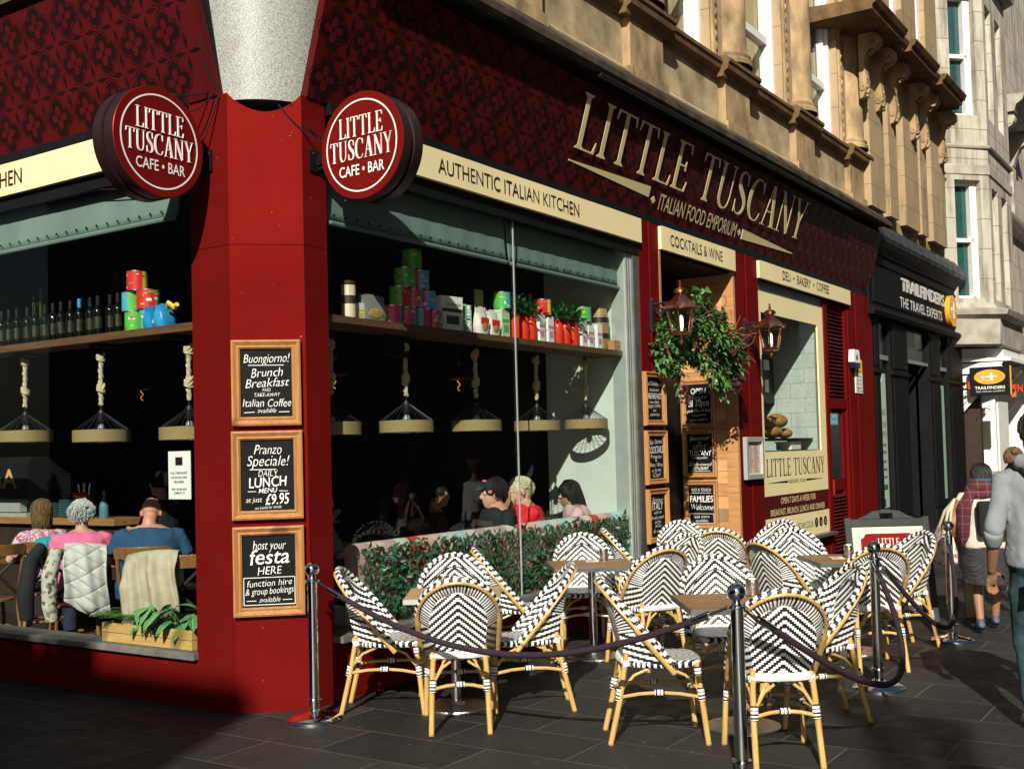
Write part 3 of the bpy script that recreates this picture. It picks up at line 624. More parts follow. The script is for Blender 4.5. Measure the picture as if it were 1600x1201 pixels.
# louvred service door
b=MB(); b.box(15.96,16.10,5.215,5.4,0,3.72); b.box(16.92,17.03,5.215,5.4,0,3.72); b.box(16.10,16.92,5.225,5.4,2.16,2.30); b.box(16.10,16.92,5.3,5.4,0,3.72); ld=bp(b,'louvred_door',RED)
b=MB()
for i in range(24):
    z=2.34+i*.056
    b.frame((16.1,5.30,z),(1,0,0),V((0,-.75,-.66)).normalized(),V((0,-.66,.75)).normalized(),.0,.82,0,.075,-.004,.004)
b.build('louvre_slats',DRED,ld); b=MB()
for i in range(16):
    z=.12+i*.052
    b.frame((16.22,5.28,z),(1,0,0),V((0,-.75,-.66)).normalized(),V((0,-.66,.75)).normalized(),.0,.60,0,.06,-.004,.004)
b.build('louvre_slats',DRED,ld)
b=MB(); b.box(16.10,16.24,5.26,5.30,0,2.16); b.box(16.80,16.92,5.26,5.30,0,2.16); b.box(16.24,16.80,5.26,5.30,.96,1.12); b.build('door_leaf',RED,ld)
b=MB(); b.box(16.24,16.80,5.285,5.292,1.12,2.10); b.build('door_pane',OPPG,ld)
b=MB(); b.box(16.12,16.2,5.22,5.26,.9,1.12); b.build('door_plate',mat('bright_red',(.55,.03,.02),.4),ld)
b=MB(); b.box(16.30,16.62,5.276,5.284,1.92,2.10); st=b.build('door_sticker',mat('sticker_blue',(.10,.40,.50),.5),ld)
b=MB(); merge(b,text('please',.06,None,(16.46,5.2755,2.03),(1,0,0),(0,0,1),'mb',w=.2)); merge(b,text('keep clear',.06,None,(16.46,5.2755,1.95),(1,0,0),(0,0,1),'mb',w=.26)); b.build('sticker_lettering',WHITE,st)
# ---------------------------------------------------------------- signs and boards on the shopfront
Xp=V((1,0,0)); Ym=V((0,-1,0)); Zp=V((0,0,1))
def name_board(o,ex,x0,x1,z0,z1,txt,tx,label):
    ex=V(ex); nn=ex.cross(Zp); c=V(o)+ex*((x0+x1)/2)+Zp*z0
    t=thing('name_board',label,'sign',tuple(c),0,'cream name boards over the shop windows')
    b=MB(); n=14
    rows=[[V(o)+ex*(x0+(x1-x0)*i/n)+Zp*z+nn*(.045+.0025*math.sin(i*1.7)) for i in range(n+1)] for z in (z0,z1)]
    b.loft(rows,smooth=True); b.frame(o,ex,Zp,nn,x0,x1,z0+.002,z1-.002,0,.036); b.build('panel',CREAM,t,sharp=60)
    merge_b=text(txt,.17,None,V(o)+ex*((tx[0]+tx[1])/2)+Zp*(z0+.065)+nn*.0482,ex,Zp,'mb',w=tx[1]-tx[0],ext=.001); merge_b.build('lettering',INK,t)
name_board((0,5.2,0),Xp,5.67,10.17,3.72,3.965,'AUTHENTIC ITALIAN KITCHEN',(6.80,8.92),'long cream board lettered AUTHENTIC ITALIAN KITCHEN over the ivy hedge window')
name_board((0,5.2,0),Xp,10.63,12.60,3.72,3.965,'COCKTAILS & WINE',(10.82,12.2),'short cream board lettered COCKTAILS & WINE over the doorway')
name_board((0,5.2,0),Xp,13.38,17.07,3.735,3.955,'DELI  •  BAKERY  •  COFFEE',(14.16,16.03),'cream board lettered DELI BAKERY COFFEE over the deli window')
name_board((5.07,0,0),Ym,-12.2,-5.98,3.72,3.965,'AUTHENTIC ITALIAN KITCHEN',(-9.92,-7.77),'long cream board ending KITCHEN over the planter window')
SREDM=mat('sign_red',(.19,.009,.008),.42,metal=.4,var=.06,spec=.1); SWH=mat('sign_white',(.82,.78,.74),.45,var=.05)
def round_sign(c,face_n,ex,far,label,bend):
    """drum sign: c = centre of the face the camera sees"""
    n=V(face_n); ex=V(ex); t=thing('round_sign',label,'sign',tuple(V(c)-Zp*.35),0)
    ax=(ex,Zp,n); r=.35; b=MB()
    b.lathe([(.001,.0),(r-.004,.0),(r-.001,-.004)],c,64,0,ax); bf=b.build('face',SREDM,t)
    b=MB(); b.lathe([(r-.001,-.004),(r,-.006),(r,-.085),(r-.02,-.09),(r-.02,-.11),(r,-.115),(r,-.198),(r-.004,-.2),(.001,-.2)],c,64,0,ax); b.build('drum',mat('sign_drum_brown',(.022,.010,.010),.35),t)
    b=MB(); b.lathe([(.290,.0015),(.290,.003),(.300,.003),(.300,.0015)],c,72,0,ax,smooth=False)
    o=V(c)+n*.001
    serif(b,'LITTLE',o+Zp*.062,ex,Zp,.132,.37); serif(b,'TUSCANY',o-Zp*.086,ex,Zp,.132,.525)
    merge(b,text('CAFE • BAR',.098,None,o-Zp*.188+n*.002,ex,Zp,'mb',w=.38,off=.008)); b.build('lettering',SWH,t)
    b=MB(); pl=V(bend); d=(V(c)-n*.1-pl); dd=V((d.x,d.y,0)).normalized(); s=dd.cross(Zp)
    b.frame(pl,s,Zp,dd,-.075,.075,-.07,.075,0,.012); b.frame(pl,s,Zp,dd,-.02,.02,-.025,.02,.012,.26)
    b.prism([(.012,-.06),(.18,-.025),(.012,.06)],pl,dd,Zp,s,-.008,.008); b.build('bracket',BLACK,t)
    bolts=MB()
    for a in (-.05,.05): bolts.blob(pl+s*a+Zp*.05+dd*.014,.006,n=6,m=4)
    bolts.build('bolt',CHROME,t)
round_sign((5.47,4.765,3.645),(-1,0,0),(0,-1,0),.2,'brighter red of the two round LITTLE TUSCANY signs, right of the corner pillar',(5.57,5.248,3.63))
round_sign((4.65,5.72,3.655),(0,-1,0),(1,0,0),.2,'darker red of the two round LITTLE TUSCANY signs, left of the corner pillar',(5.098,5.82,3.63))
b=MB()
def sag(b,a,c,d,r=.006,n=12): b.tube([V(a).lerp(V(c),i/n)+Zp*(-d*4*(i/n)*(1-i/n)) for i in range(n+1)],r,5)
sag(b,(5.1,5.75,4.10),(4.72,5.80,4.02),.03); sag(b,(5.085,5.70,4.08),(4.8,5.85,3.98),.10); sag(b,(5.085,5.66,4.05),(5.02,5.78,3.70),.02); sag(b,(5.33,5.36,3.99),(5.55,5.10,3.72),.05); sag(b,(5.38,5.30,4.0),(5.6,5.2,3.8),.04)
b.tube([(4.955,5.735,4.62),(5.0,5.71,4.3),(5.07,5.68,4.1)],.006,5); b.tube([(5.09,5.99,3.70),(5.085,6.6,3.57),(5.085,7.3,3.66),(5.085,8.0,3.69)],.006,5)
solo(b,'sign_cable',IRON,(5.1,5.7,3.6),'thin black cables draped between the round signs and the fascia','cable')
def chalkboard(o,ex,w,h,lines,label,group,fw=.058,tall=None):
    """o = bottom centre on the wall; lines = (text, height, y from the bottom as a share, width share, shear, thicken)"""
    ex=V(ex); nn=ex.cross(Zp); o=V(o); t=thing('chalkboard',label,'chalkboard',tuple(o),0,group)
    b=MB(); prof=[(0,0),(0,.040),(.012,.046),(fw*.62,.030),(fw*.8,.036),(fw,.024),(fw,.006)]
    rows=[]
    for k,d in prof: rows.append([o+ex*x+Zp*z+nn*d for x,z in((-w/2+k,k),(w/2-k,k),(w/2-k,h-k),(-w/2+k,h-k))])
    for i in range(len(rows)-1):
        for j in range(4):
            j2=(j+1)%4; b.quad(rows[i][j],rows[i][j2],rows[i+1][j2],rows[i+1][j],0 if j in(0,2) else 1)
    b.build('frame',[CHALKH,CHALKF],t)
    s=MB(); s.frame(o,ex,Zp,nn,-w/2+fw*.6,w/2-fw*.6,fw*.6,h-fw*.6,.002,.012); s.build('slate',SLATE,t)
    L=MB(); iw=w-2*fw; ih=h-2*fw
    for ln in lines:
        if ln[0]=='_': L.frame(o+ex*(ln[1]*iw)+Zp*(fw+ln[2]*ih),ex,Zp,nn,-ln[3]*iw/2,ln[3]*iw/2,-.002,.002,.0125,.0135); continue
        if ln[0]=='[]':
            y0,y1,k=fw+ln[1]*ih,fw+ln[2]*ih,ln[3]*iw/2
            for q in ((-k,k,y0-.002,y0+.002),(-k,k,y1-.002,y1+.002),(-k-.002,-k+.002,y0,y1),(k-.002,k+.002,y0,y1)): L.frame(o,ex,Zp,nn,*q,.0125,.0135)
            continue
        tx,hh,yy,ww,sh,off=ln[:6]; dx_=ln[6]*iw if len(ln)>6 else 0; a=R(random.uniform(-1,3.0)); e2=ex*math.cos(a)+Zp*math.sin(a); u2=Zp*math.cos(a)-ex*math.sin(a)
        merge(L,text(tx,hh,None,o+ex*dx_+Zp*(fw+yy*ih)+nn*.0130,e2,u2,'mb',w=ww*iw,shear=sh,off=(off*.6 if off>0 else -.011)))
    from mathutils import noise as NZ
    L.v=[tuple(V(p)+(ex*NZ.noise(V(p)*22+V((3,1,7)))+Zp*NZ.noise(V(p)*26))*.0042) for p in L.v]
    L.build('chalk_lettering',CHALK,t); return t
ce=V((.33,-.35,0)).normalized(); cm=V((5.265,5.425,0)); cen=ce.cross(Zp)
cm=cm+cen*.002-ce*.017
G1='framed blackboards stacked on the corner pillar'
chalkboard(cm+Zp*1.86,ce,.445,.56,[('Buongiorno!',.085,.80,.9,.3,-.004),('_',0,.76,.7),('Brunch',.085,.59,.62,.3,-.004),('Breakfast',.085,.44,.86,.3,-.004),('AND',.03,.375,.16,.1,0),('TAKE-AWAY',.034,.30,.5,.2,0),('Italian Coffee',.075,.15,.94,.2,-.004),('available',.045,.06,.36,.3,0),('_',-.34,.07,.2),('_',.34,.07,.2)],'top framed blackboard on the red pillar chalked Buongiorno Brunch Breakfast',G1)
chalkboard(cm+Zp*1.25-ce*.003,ce,.455,.575,[('Pranzo',.09,.80,.52,.3,-.004),('Speciale!',.10,.63,.80,.3,-.004),('_',-.08,.58,.5),('DAILY',.055,.485,.38,.2,0),('LUNCH',.092,.335,.72,.1,.012),('MENU',.045,.25,.36,.2,.004),('_',-.3,.27,.16),('_',.3,.27,.16),('at just',.05,.12,.30,.2,0,-.27),('£9.95',.10,.085,.46,.2,.012,.17),('see inside for details',.026,.02,.5,.2,0)],'middle framed blackboard on the red pillar chalked Daily Lunch Menu',G1)
chalkboard(cm+Zp*.625-ce*.004,ce,.455,.58,[('host your',.085,.80,.62,.25,-.004),('festa',.14,.60,.74,.2,.006),('HERE',.075,.45,.46,.2,0),('[]',.03,.41,.96),('function hire',.062,.29,.84,.2,0),('& group bookings',.062,.18,.90,.2,0),('available',.045,.07,.4,.3,0),('_',-.34,.09,.18),('_',.34,.09,.18)],'bottom framed blackboard on the red pillar chalked host your festa here',G1)
G2='blackboards on the pilaster left of the doorway'; G3='blackboards on the plank wall of the doorway'
for z,ls,lb in ((1.875,[('La Colazione',.06,.82,.9,.2,0),('Italiano',.05,.68,.6,.2,0),('BREAKFAST',.085,.50,.96,.1,.008),('from 8am',.05,.39,.6,.2,0),('FRESH COFFEE',.045,.29,.8,.1,0),('and',.04,.20,.2,.1,0),('pastries',.045,.10,.6,.2,0)],'highest blackboard left of the doorway chalked BREAKFAST'),
  (1.28,[('Sip Some',.065,.82,.8,.3,0),('COCKTAILS',.10,.60,.96,.1,.008),('Prosecco',.055,.48,.7,.2,0),('&',.05,.40,.12,0,0),('Beer, Wine',.06,.28,.8,.2,0),('or Spirits',.05,.16,.6,.2,0),('Ciao!',.06,.04,.5,.3,0)],'blackboard at middle height left of the doorway chalked COCKTAILS'),
  (.69,[('Savour',.07,.82,.7,.3,0),('ITALY',.11,.64,.7,.1,.01),('with us',.05,.54,.5,.2,0),('fresh pasta',.055,.42,.8,.2,0),('pizza',.05,.32,.4,.2,0),('dolci',.05,.22,.4,.2,0),('& more',.05,.10,.6,.2,0)],'lowest blackboard left of the doorway chalked ITALY')):
    chalkboard((10.365,5.183,z),Xp,.46,.545,ls,lb,G2)
for z,ls,lb in ((1.875,[('OPEN',.10,.76,.6,.1,.004),('everyday',.06,.63,.7,.2,0),('til 10pm',.12,.44,.82,.2,.004),('your slice of Italy',.06,.29,.96,.2,0),('whenever',.05,.18,.6,.2,0),('you need it',.055,.06,.7,.3,0)],'highest blackboard on the doorway planks chalked OPEN til 10pm'),
  (1.28,[('Benvenuti',.075,.84,.8,.3,0),('to',.04,.75,.12,0,0),('LITTLE',.08,.60,.5,.1,0),('TUSCANY',.09,.44,.9,.1,.004),('an independent',.04,.36,.6,.1,0),('family-owned',.065,.17,.9,.3,0),('RESTAURANT',.05,.07,.66,.1,.004),('_',0,.035,.8)],'middle blackboard on the doorway planks chalked LITTLE TUSCANY'),
  (.665,[('JUST A TOUCH',.05,.84,.8,.1,0),('_',0,.80,.8),('FAMILIES',.11,.56,.92,.1,.008),('Welcome',.10,.36,.9,.3,0),('[]',.02,.26,.96),('kids menu',.05,.15,.6,.2,0),('available',.045,.05,.5,.2,0)],'lowest blackboard on the doorway planks chalked FAMILIES Welcome')):
    chalkboard((12.592,5.685,z),Ym,.44,.58,ls,lb,G3)
# wall lanterns
BULB=emit('bulb_glow',(1,.88,.70),1.0)
def lantern(x,label):
    y=4.86; t=thing('wall_lantern',label,'lantern',(x,y,2.72),0,'copper lanterns beside the doorway')
    ax=((1,0,0),(0,1,0),(0,0,1)); a0=R(15)
    hexp=lambda r,z:[V((x+r*math.cos(a0+i*PI/3),y+r*math.sin(a0+i*PI/3),z)) for i in range(6)]
    b=MB()
    b.loft([hexp(.02,3.19),hexp(.055,3.185),hexp(.065,3.17),hexp(.185,3.07),hexp(.19,3.045),hexp(.155,3.04)],closed=True,smooth=False)
    b.lathe([(.001,3.335),(.012,3.33),(.008,3.30),(.017,3.285),(.012,3.265),(.05,3.25),(.068,3.235),(.068,3.205),(.035,3.195),(.035,3.17)],(x,y,0),20)
    for p in hexp(.19,3.06):
        d=(p-V((x,y,3.06))).normalized(); b.tube([p-d*.02,p+d*.015,p+d*.03+Zp*.03],[.012,.010,.003],6)
    b.build('roof',COPPER,t)
    b=MB(); T=hexp(.148,3.04);B=hexp(.098,2.80)
    for i in range(6): b.tube([T[i],B[i]],.010,6); b.tube([T[i],T[(i+1)%6]],.009,6); b.tube([B[i],B[(i+1)%6]],.011,6)
    b.loft([hexp(.1,2.79),hexp(.1,2.775),hexp(.03,2.765)],closed=True,smooth=False); b.lathe([(.02,2.77),(.02,2.74),(.034,2.72),(.03,2.70),(.012,2.685),(.001,2.675)],(x,y,0),16)
    b.build('cage',COPPER,t)
    b=MB(); b.loft([hexp(.094,2.80),hexp(.145,3.04)],closed=True,smooth=False); b.build('glazing',glass('lantern_glass',refl=.9) if 'lantern_glass' not in bpy.data.materials else bpy.data.materials['lantern_glass'],t)
    b=MB(); b.lathe([(.001,2.985),(.018,2.97),(.024,2.94),(.024,2.86),(.018,2.845)],(x,y,0),14); bu=b.build('bulb',BULB,t); b=MB(); b.lathe([(.02,2.845),(.02,2.79)],(x,y,0),12); b.build('bulb_holder',WHITE,bu)
    b=MB(); b.box(x-.03,x+.03,5.165,5.197,2.86,3.15); b.tube([(x,5.17,3.12),(x,4.93,3.12),(x,4.90,3.17),(x,4.87,3.19)],.013,8); b.tube([(x,5.17,2.88),(x,5.10,2.95),(x,5.02,3.08),(x,5.0,3.11)],.010,6)
    for cx,cz,rr in ((5.09,3.045,.05),(5.0,3.07,.032)): b.tube([(x,cx+rr*(1-i/30)*math.cos(i*.55),cz+rr*(1-i/30)*math.sin(i*.55)) for i in range(24)],.008,5)
    b.blob((x,5.18,3.16),(.03,.02,.03)); b.blob((x,5.18,2.85),(.03,.02,.03)); b.build('bracket',IRON,t)
lantern(10.40,'copper lantern on scroll bracket in front of the leafy garland'); lantern(12.88,'copper lantern on scroll bracket left of the deli window')
# garland over the door
def path(P,n):
    q=spl([tuple(p) for p in P],n); return [V(p) for p in q]
t=thing('leafy_garland','green and trailing leafy garland with grapes hanging over the doorway','garland',(11.3,5.0,2.3))
gp=path([(10.40,5.05,2.55),(10.46,5.02,2.78),(10.66,4.98,2.93),(11.0,4.95,2.97),(11.35,4.92,2.90),(11.65,4.92,2.80),(11.88,4.93,2.66),(11.98,4.96,2.52)],10)
lm=MB();dk=MB();tw=MB()
def scatter(b,P,n,rad,L,dn=(0,-.3,.3),w=.5):
    for i in range(n):
        c=random.choice(P); a=random.uniform(0,2*PI); e=random.uniform(-1,1); r=rad*random.random()**.5
        d=V((math.cos(a)*math.sqrt(1-e*e),math.sin(a)*math.sqrt(1-e*e)*.8,e)); p=c+d*r
        dd=(d+V(dn)+V((random.uniform(-.6,.6),random.uniform(-.6,.6),random.uniform(-.6,.6)))).normalized(); l=L*random.uniform(.6,1.3)
        b.leaf(p,dd,V((random.uniform(-.5,.5),random.uniform(-.5,.5),1)),l,l*w*random.uniform(.8,1.3),0,.2,.25)
scatter(lm,gp,1900,.18,.07,(0,-.35,-.1),.55); scatter(lm,path([(10.5,5.12,2.52),(10.9,5.10,2.70),(11.3,5.08,2.66),(11.65,5.06,2.52),(11.85,5.04,2.38)],10),950,.17,.075,(0,-.25,-.4),.5); scatter(lm,gp[20:60],330,.24,.085,(0,-.5,-.5),.3)
scatter(lm,path([(11.0,4.95,3.0),(11.05,4.92,3.22)],6),90,.09,.09,(0,-.3,.5),.9); scatter(lm,path([(11.5,4.95,2.98),(11.52,4.92,3.08)],6),50,.07,.085,(0,-.3,.5),.9)
for k in range(11):
    x=random.choice([random.uniform(10.42,10.62),random.uniform(11.4,11.98)]); z0=2.75-.15*abs(x-11.2); Lh=random.uniform(.2,.5); P=path([(x,5.02,z0),(x+random.uniform(-.1,.1),5.0,z0-Lh*.5),(x+random.uniform(-.15,.15),5.0,z0-Lh)],8); tw.tube(P,.005,5); scatter(lm,P,26,.06,.06,(0,-.3,-.6),.6)
lm.build('leaves',VINE,t)
for k in range(26):
    P=[random.choice(gp)+V((random.uniform(-.1,.1),random.uniform(-.05,.1),0))]; d=V((random.uniform(-1,1),random.uniform(-.6,.4),random.uniform(-.6,.5))).normalized()
    for i in range(9): d=(d+V((random.uniform(-.4,.4),random.uniform(-.4,.4),random.uniform(-.4,.4)))).normalized(); P.append(P[-1]+d*.045)
    tw.tube(P,.005,5)
tw.tube(gp,.022,6); tw.tube([g_+V((.03*math.sin(i),.03*math.cos(i),.02)) for i,g_ in enumerate(gp)],.014,5)
for k in range(9):
    tw.tube([V((11.25+.22*math.cos(i*.4+k),4.95+.10*math.sin(i*.4+k*2),3.02+.04*math.sin(i*.8+k)+.012*k)) for i in range(16)],.005,5)
tw.build('twigs',mat('dry_twig',(.20,.11,.05),.8,var=.4),t)
gr=MB()
for cx,cy,cz in ((11.85,4.88,2.46),(11.97,4.90,2.40),(11.78,4.86,2.34),(11.55,4.78,2.72),(11.92,4.9,2.6),(10.62,4.97,2.28),(10.7,4.95,2.18),(10.56,4.98,2.44)):
    for k in range(24): gr.blob((cx+random.gauss(0,.032),cy+random.gauss(0,.03),cz-abs(random.gauss(0,.055))),.0145,n=7,m=5)
gr.build('grapes',mat('red_grape',(.07,.022,.03),.35,var=.5,scale=20),t)
# menu case, alarm box, notice
t=thing('menu_case','silver framed menu case on the red pilaster beside the deli window','menu case',(12.98,5.18,1.24)); b=MB()
for q in ((12.70,12.76,1.24,1.75),(13.21,13.27,1.24,1.75),(12.76,13.21,1.24,1.30),(12.76,13.21,1.69,1.75)): b.box(q[0],q[1],5.135,5.184,q[2],q[3])
b.build('frame',ALU,t,bevel=.004); b=MB(); b.box(12.76,13.21,5.165,5.172,1.30,1.69); b.build('menu',mat('menu_paper',(.60,.47,.40),.7,var=.06),t)
b=MB()
for r_ in range(22):
    for c_ in (12.80,12.99): b.box(c_,c_+random.uniform(.09,.17),5.163,5.166,1.32+r_*.0155,1.324+r_*.0155)
b.box(12.78,13.19,5.163,5.166,1.672,1.68); b.build('menu_print',mat('grey_ink',(.25,.18,.15),.7),t)
t=thing('alarm_box','small white and navy alarm box on the red wall','alarm',(17.12,5.18,2.78)); b=MB(); b.prism([(-.17,.10),(-.13,.28),(.13,.28),(.17,.10),(.10,.02),(-.10,.02)],(17.14,5.198,2.78),Xp,Zp,Ym,0,.085); b.build('case',WHITE,t,bevel=.01); b=MB(); b.prism([(-.165,.09),(.165,.09),(.10,.0),(-.10,.0)],(17.14,5.198,2.775),Xp,Zp,Ym,.003,.095); b.build('lower_cover',mat('navy_plastic',(.02,.03,.09),.4),t,bevel=.01)
b=MB(); b.lathe([(.001,.0),(.045,.0)],(17.14,5.111,2.94),20,ax=(Xp,Zp,Ym),smooth=False); b.build('badge',mat('navy_plastic',(.02,.03,.09),.4),t)
t=thing('loading_notice','yellow topped white notice plate on the red wall','notice',(17.45,5.18,2.41)); b=MB(); b.box(17.27,17.63,5.185,5.197,2.41,2.72); b.build('white_panel',WHITE,t); b=MB(); b.box(17.27,17.63,5.185,5.197,2.722,2.93); b.build('yellow_panel',mat('notice_yellow',(.80,.52,.02),.5),t)
b=MB()
for s_,z_,w_ in (('Mon - Sat',2.80,.24),('8am - 6pm',2.74,.25),('No loading',2.66,.25),('Mon - Sat',2.60,.22),('8am - 11am',2.54,.24),('except taxis',2.48,.27),('11.30am - 6.30pm',2.43,.3)): merge(b,text(s_,.045,None,(17.45,5.184,z_),Xp,Zp,'mb',w=w_))
merge(b,text('!',.07,None,(17.45,5.184,2.865),Xp,Zp,'mb')); b.build('lettering',INK,t)
# ---------------------------------------------------------------- shelves in the windows and what stands on them
t=thing('display_shelf','long dark wooden shelf of tins and pots across the ivy hedge window','shelf',(7.8,5.45,2.57)); b=MB(); b.box(5.68,9.945,5.285,5.64,2.57,2.62); b.build('board',OAKSH,t)
b=MB(); b.box(6.6,6.9,5.55,5.58,2.40,2.57); b.build('bracket',BLACK,t)
t=thing('display_shelf','dark wooden shelf of wine bottles across the planter window','shelf',(5.5,8.5,2.56)); b=MB(); b.box(5.32,5.58,5.99,12,2.56,2.615); b.build('board',OAKSH,t); b=MB()
for yy in (6.6,7.45,8.45,9.4): b.box(5.40,5.60,yy-.06,yy+.06,2.535,2.56)
b.build('ceiling_plate',BLACK,t)
ZR,ZL=2.622,2.617
TG=mat('tin_green',(.10,.42,.07),.4,var=.1); TR=mat('tin_red',(.60,.03,.03),.4,var=.1); TB=mat('tin_blue',(.08,.36,.55),.4,var=.1); TP=mat('tin_pink',(.62,.07,.16),.4,var=.1); TY=mat('tin_yellow',(.75,.55,.06),.4,var=.1); TINM=mat('tin_metal',(.6,.6,.58),.3,metal=1)
LABW=mat('label_white',(.75,.75,.72),.5,var=.05)
def tin(x,y,z,cols,label,r=.075,h=.15,rz=0,group='stacked food tins on the window shelves'):
    t=thing('food_tin',label,'tin',(x,y,z),0,group); b=MB(); b.lathe([(.001,.004),(r-.004,.004),(r,0),(r,.006)],(x,y,z),24); b.lathe([(r,h-.006),(r,h),(r-.004,h-.003),(.001,h-.003)],(x,y,z),24); b.build('can',TINM,t)
    k=len(cols); lab=MB()
    for i in range(k): lab.lathe([(r+.0005,.006),(r+.0005,h*.30),(r+.0005,h*.32),(r+.0005,h-.006)],(x,y,z),max(4,24//k),i,a0=2*PI*i/k+rz,a1=2*PI*(i+1)/k+rz)
    lab.build('label',cols,t)
    d=MB()
    rs=random.Random(int(x*1000+z*77))
    for i in range(26):
        a=rz+rs.uniform(0,2*PI); zz=h*rs.uniform(.12,.86); hh=h*rs.uniform(.015,.07); wa=rs.uniform(.12,.5); r2=r+.001+.0001*i
        d.lathe([(r2,zz-hh),(r2,zz+hh)],(x,y,z),4,i%5,a0=a,a1=a+wa)
    d.build('label_picture',[TY,LABW,TR,cols[0],TG],t); return t
gr_=[TR,TG,TR,TG]; pb=[TP,TB,TP,TB]
tin(6.57,5.45,ZR,pb,'shaded tin at the left end of the lowest tin row, ivy hedge window'); tin(6.74,5.45,ZR,pb,'second shaded tin of the lowest tin row, ivy hedge window'); tin(6.91,5.45,ZR,[TP,TB,TP],'third tin of the lowest row beside the pink and blue end tin'); tin(7.08,5.45,ZR,[TB,TP,TB],'blue and pink tin at the right end of the lowest row by the white box',rz=.5)
tin(6.655,5.45,ZR+.152,gr_,'dim green tin in the second tier of the tin pyramid',rz=1); tin(6.825,5.45,ZR+.152,pb,'blue tin in the middle of the second tier of the pyramid'); tin(6.99,5.45,ZR+.152,[TP,TB,TP,TB],'pink tin at the right of the second tier of the pyramid',rz=2.3)
tin(6.73,5.45,ZR+.304,[TG,TR,TG],'green tin at the left of the third tier, sunlit lid',rz=2.8,r=.083); tin(6.91,5.45,ZR+.304,[TP,TB,TP,TB],'pink tin at the right of the third tier of the pyramid',rz=2.2)
tin(6.82,5.45,ZR+.456,[TG,TG,TR,TY],'green and yellow tin at the very top of the pyramid',rz=2.6)
def carton(x,y,z,w,d,h,m,label,stripe=None,name='food_carton',cat='carton',rz=0,txt=None,group=None):
    t=thing(name,label,cat,(x,y,z),0,group); b=MB(); b.rbox((x,y,z+h/2),(w,d,h),rz); b.build('box',m,t,bevel=.003); e=V((math.cos(rz),math.sin(rz),0)); n=V((e.y,-e.x,0))
    if stripe:
        b=MB(); o=V((x,y,z))+n*(d/2)
        b.frame(o,e,Zp,n,-w*.5,w*.5,h*.56,h*.66,0,.002); b.frame(o,e,Zp,n,-w*.3,w*.3,h*.22,h*.46,0,.002); b.build('print',stripe,t)
    if txt:
        text(txt,h*.13,INK,V((x,y,z+h*.74))+n*(d/2+.003),e,Zp,t,w=w*.75)
    return t
carton(7.29,5.46,ZR,.24,.10,.29,LABW,'white carton lettered Cantucci beside the tin pyramid',mat('print_brown',(.09,.06,.04),.6),rz=R(-8),txt='Cantucci')
carton(7.86,5.56,ZR,.10,.03,.42,mat('pale_offcut',(.34,.30,.17),.7),'upright pale wooden offcut behind the pasta bags',name='wood_offcut',cat='offcut')
for i,z in enumerate((0,.125)): tin(7.53,5.47,ZR+z,[mat('tin_dark_green',(.02,.26,.11),.4),LABW,mat('tin_dark_green',(.02,.26,.11),.4)],('lower','upper')[i]+' small dark green tin between the white carton and pasta bags',r=.055,h=.122,rz=2)
PASTA=mat('pasta_amber',(.42,.28,.08),.6,var=.4,scale=60)
def bag(x,y,z,w,d,h,m,label,win=None,tie=None,cat='bag',name='food_bag',group=None):
    t=thing(name,label,cat,(x,y,z),0,group); b=MB(); rows=[]
    for k,(f,g_) in enumerate(((.82,.9),(1,1),(1.02,1.02),(.95,.8),(.9,.45),(.98,.12))):
        rows.append([V((x+w/2*f*math.copysign(abs(math.cos(a))**.5,math.cos(a))+.006*math.sin(5*a+k),y+d/2*g_*math.copysign(abs(math.sin(a))**.6,math.sin(a)),z+h*k/5+(.012*math.sin(3*a) if k==5 else 0))) for a in [2*PI*i/18 for i in range(18)]])
    b.loft(rows,closed=True); b.build('bag',m,t)
    if win: b=MB(); b.blob((x,y-d*.44,z+h*.32),(w*.32,.012,h*.2)); b.build('window',win,t)
    if tie: b=MB(); b.frame((x,y-d*.51,z+h*.5),Xp,Zp,Ym,-w*.38,w*.38,-.02,.03,0,.003); b.build('print',tie,t)
    return t
PAPER=mat('cream_bag',(.66,.63,.55),.6,var=.15,scale=14,bump=.3,bscale=25)
bag(6.33,5.45,ZR,.30,.10,.20,mat('clear_wrap',(.22,.22,.20),.25),'shaded clear packet of pasta near the left end of the ivy window shelf',PASTA)
bag(7.655,5.40,ZR,.15,.09,.23,PAPER,'cream pasta bag standing left of its twin by the offcut',PASTA,TR); bag(7.83,5.41,ZR,.15,.09,.22,PAPER,'cream pasta bag touching the pale wooden offcut',PASTA,TR)
t=thing('coffee_jar','cream and brown jar at the far left of the ivy window shelf','jar',(6.05,5.42,ZR)); b=MB(); b.lathe([(.001,0),(.052,0),(.052,.24),(.05,.245),(.001,.245)],(6.05,5.42,ZR),20); b.build('jar',mat('jar_cream',(.66,.55,.40),.4),t); b=MB(); b.lathe([(.0525,.11),(.0525,.17)],(6.05,5.42,ZR),20); b.lathe([(.05,.245),(.053,.25),(.053,.275),(.001,.276)],(6.05,5.42,ZR),20); b.build('label_band',mat('jar_brown',(.05,.025,.015),.5),t)
carton(6.17,5.44,ZR,.08,.06,.13,LABW,'little white packet beside the cream jar',TY)
carton(8.02,5.44,ZR,.12,.10,.25,mat('carton_mint',(.50,.62,.45),.5),'pale green carton under a tin beside the mullion',TG); tin(8.04,5.44,ZR+.252,[TG,TB,TR],'bright tin standing on the pale green carton',rz=2.2)
REDG=mat('red_glazed_bottle',(.62,.035,.015),.28,var=.06); PLANT=leafmat('glossy_leaf',(.035,.20,.045),(.008,.07,.02))
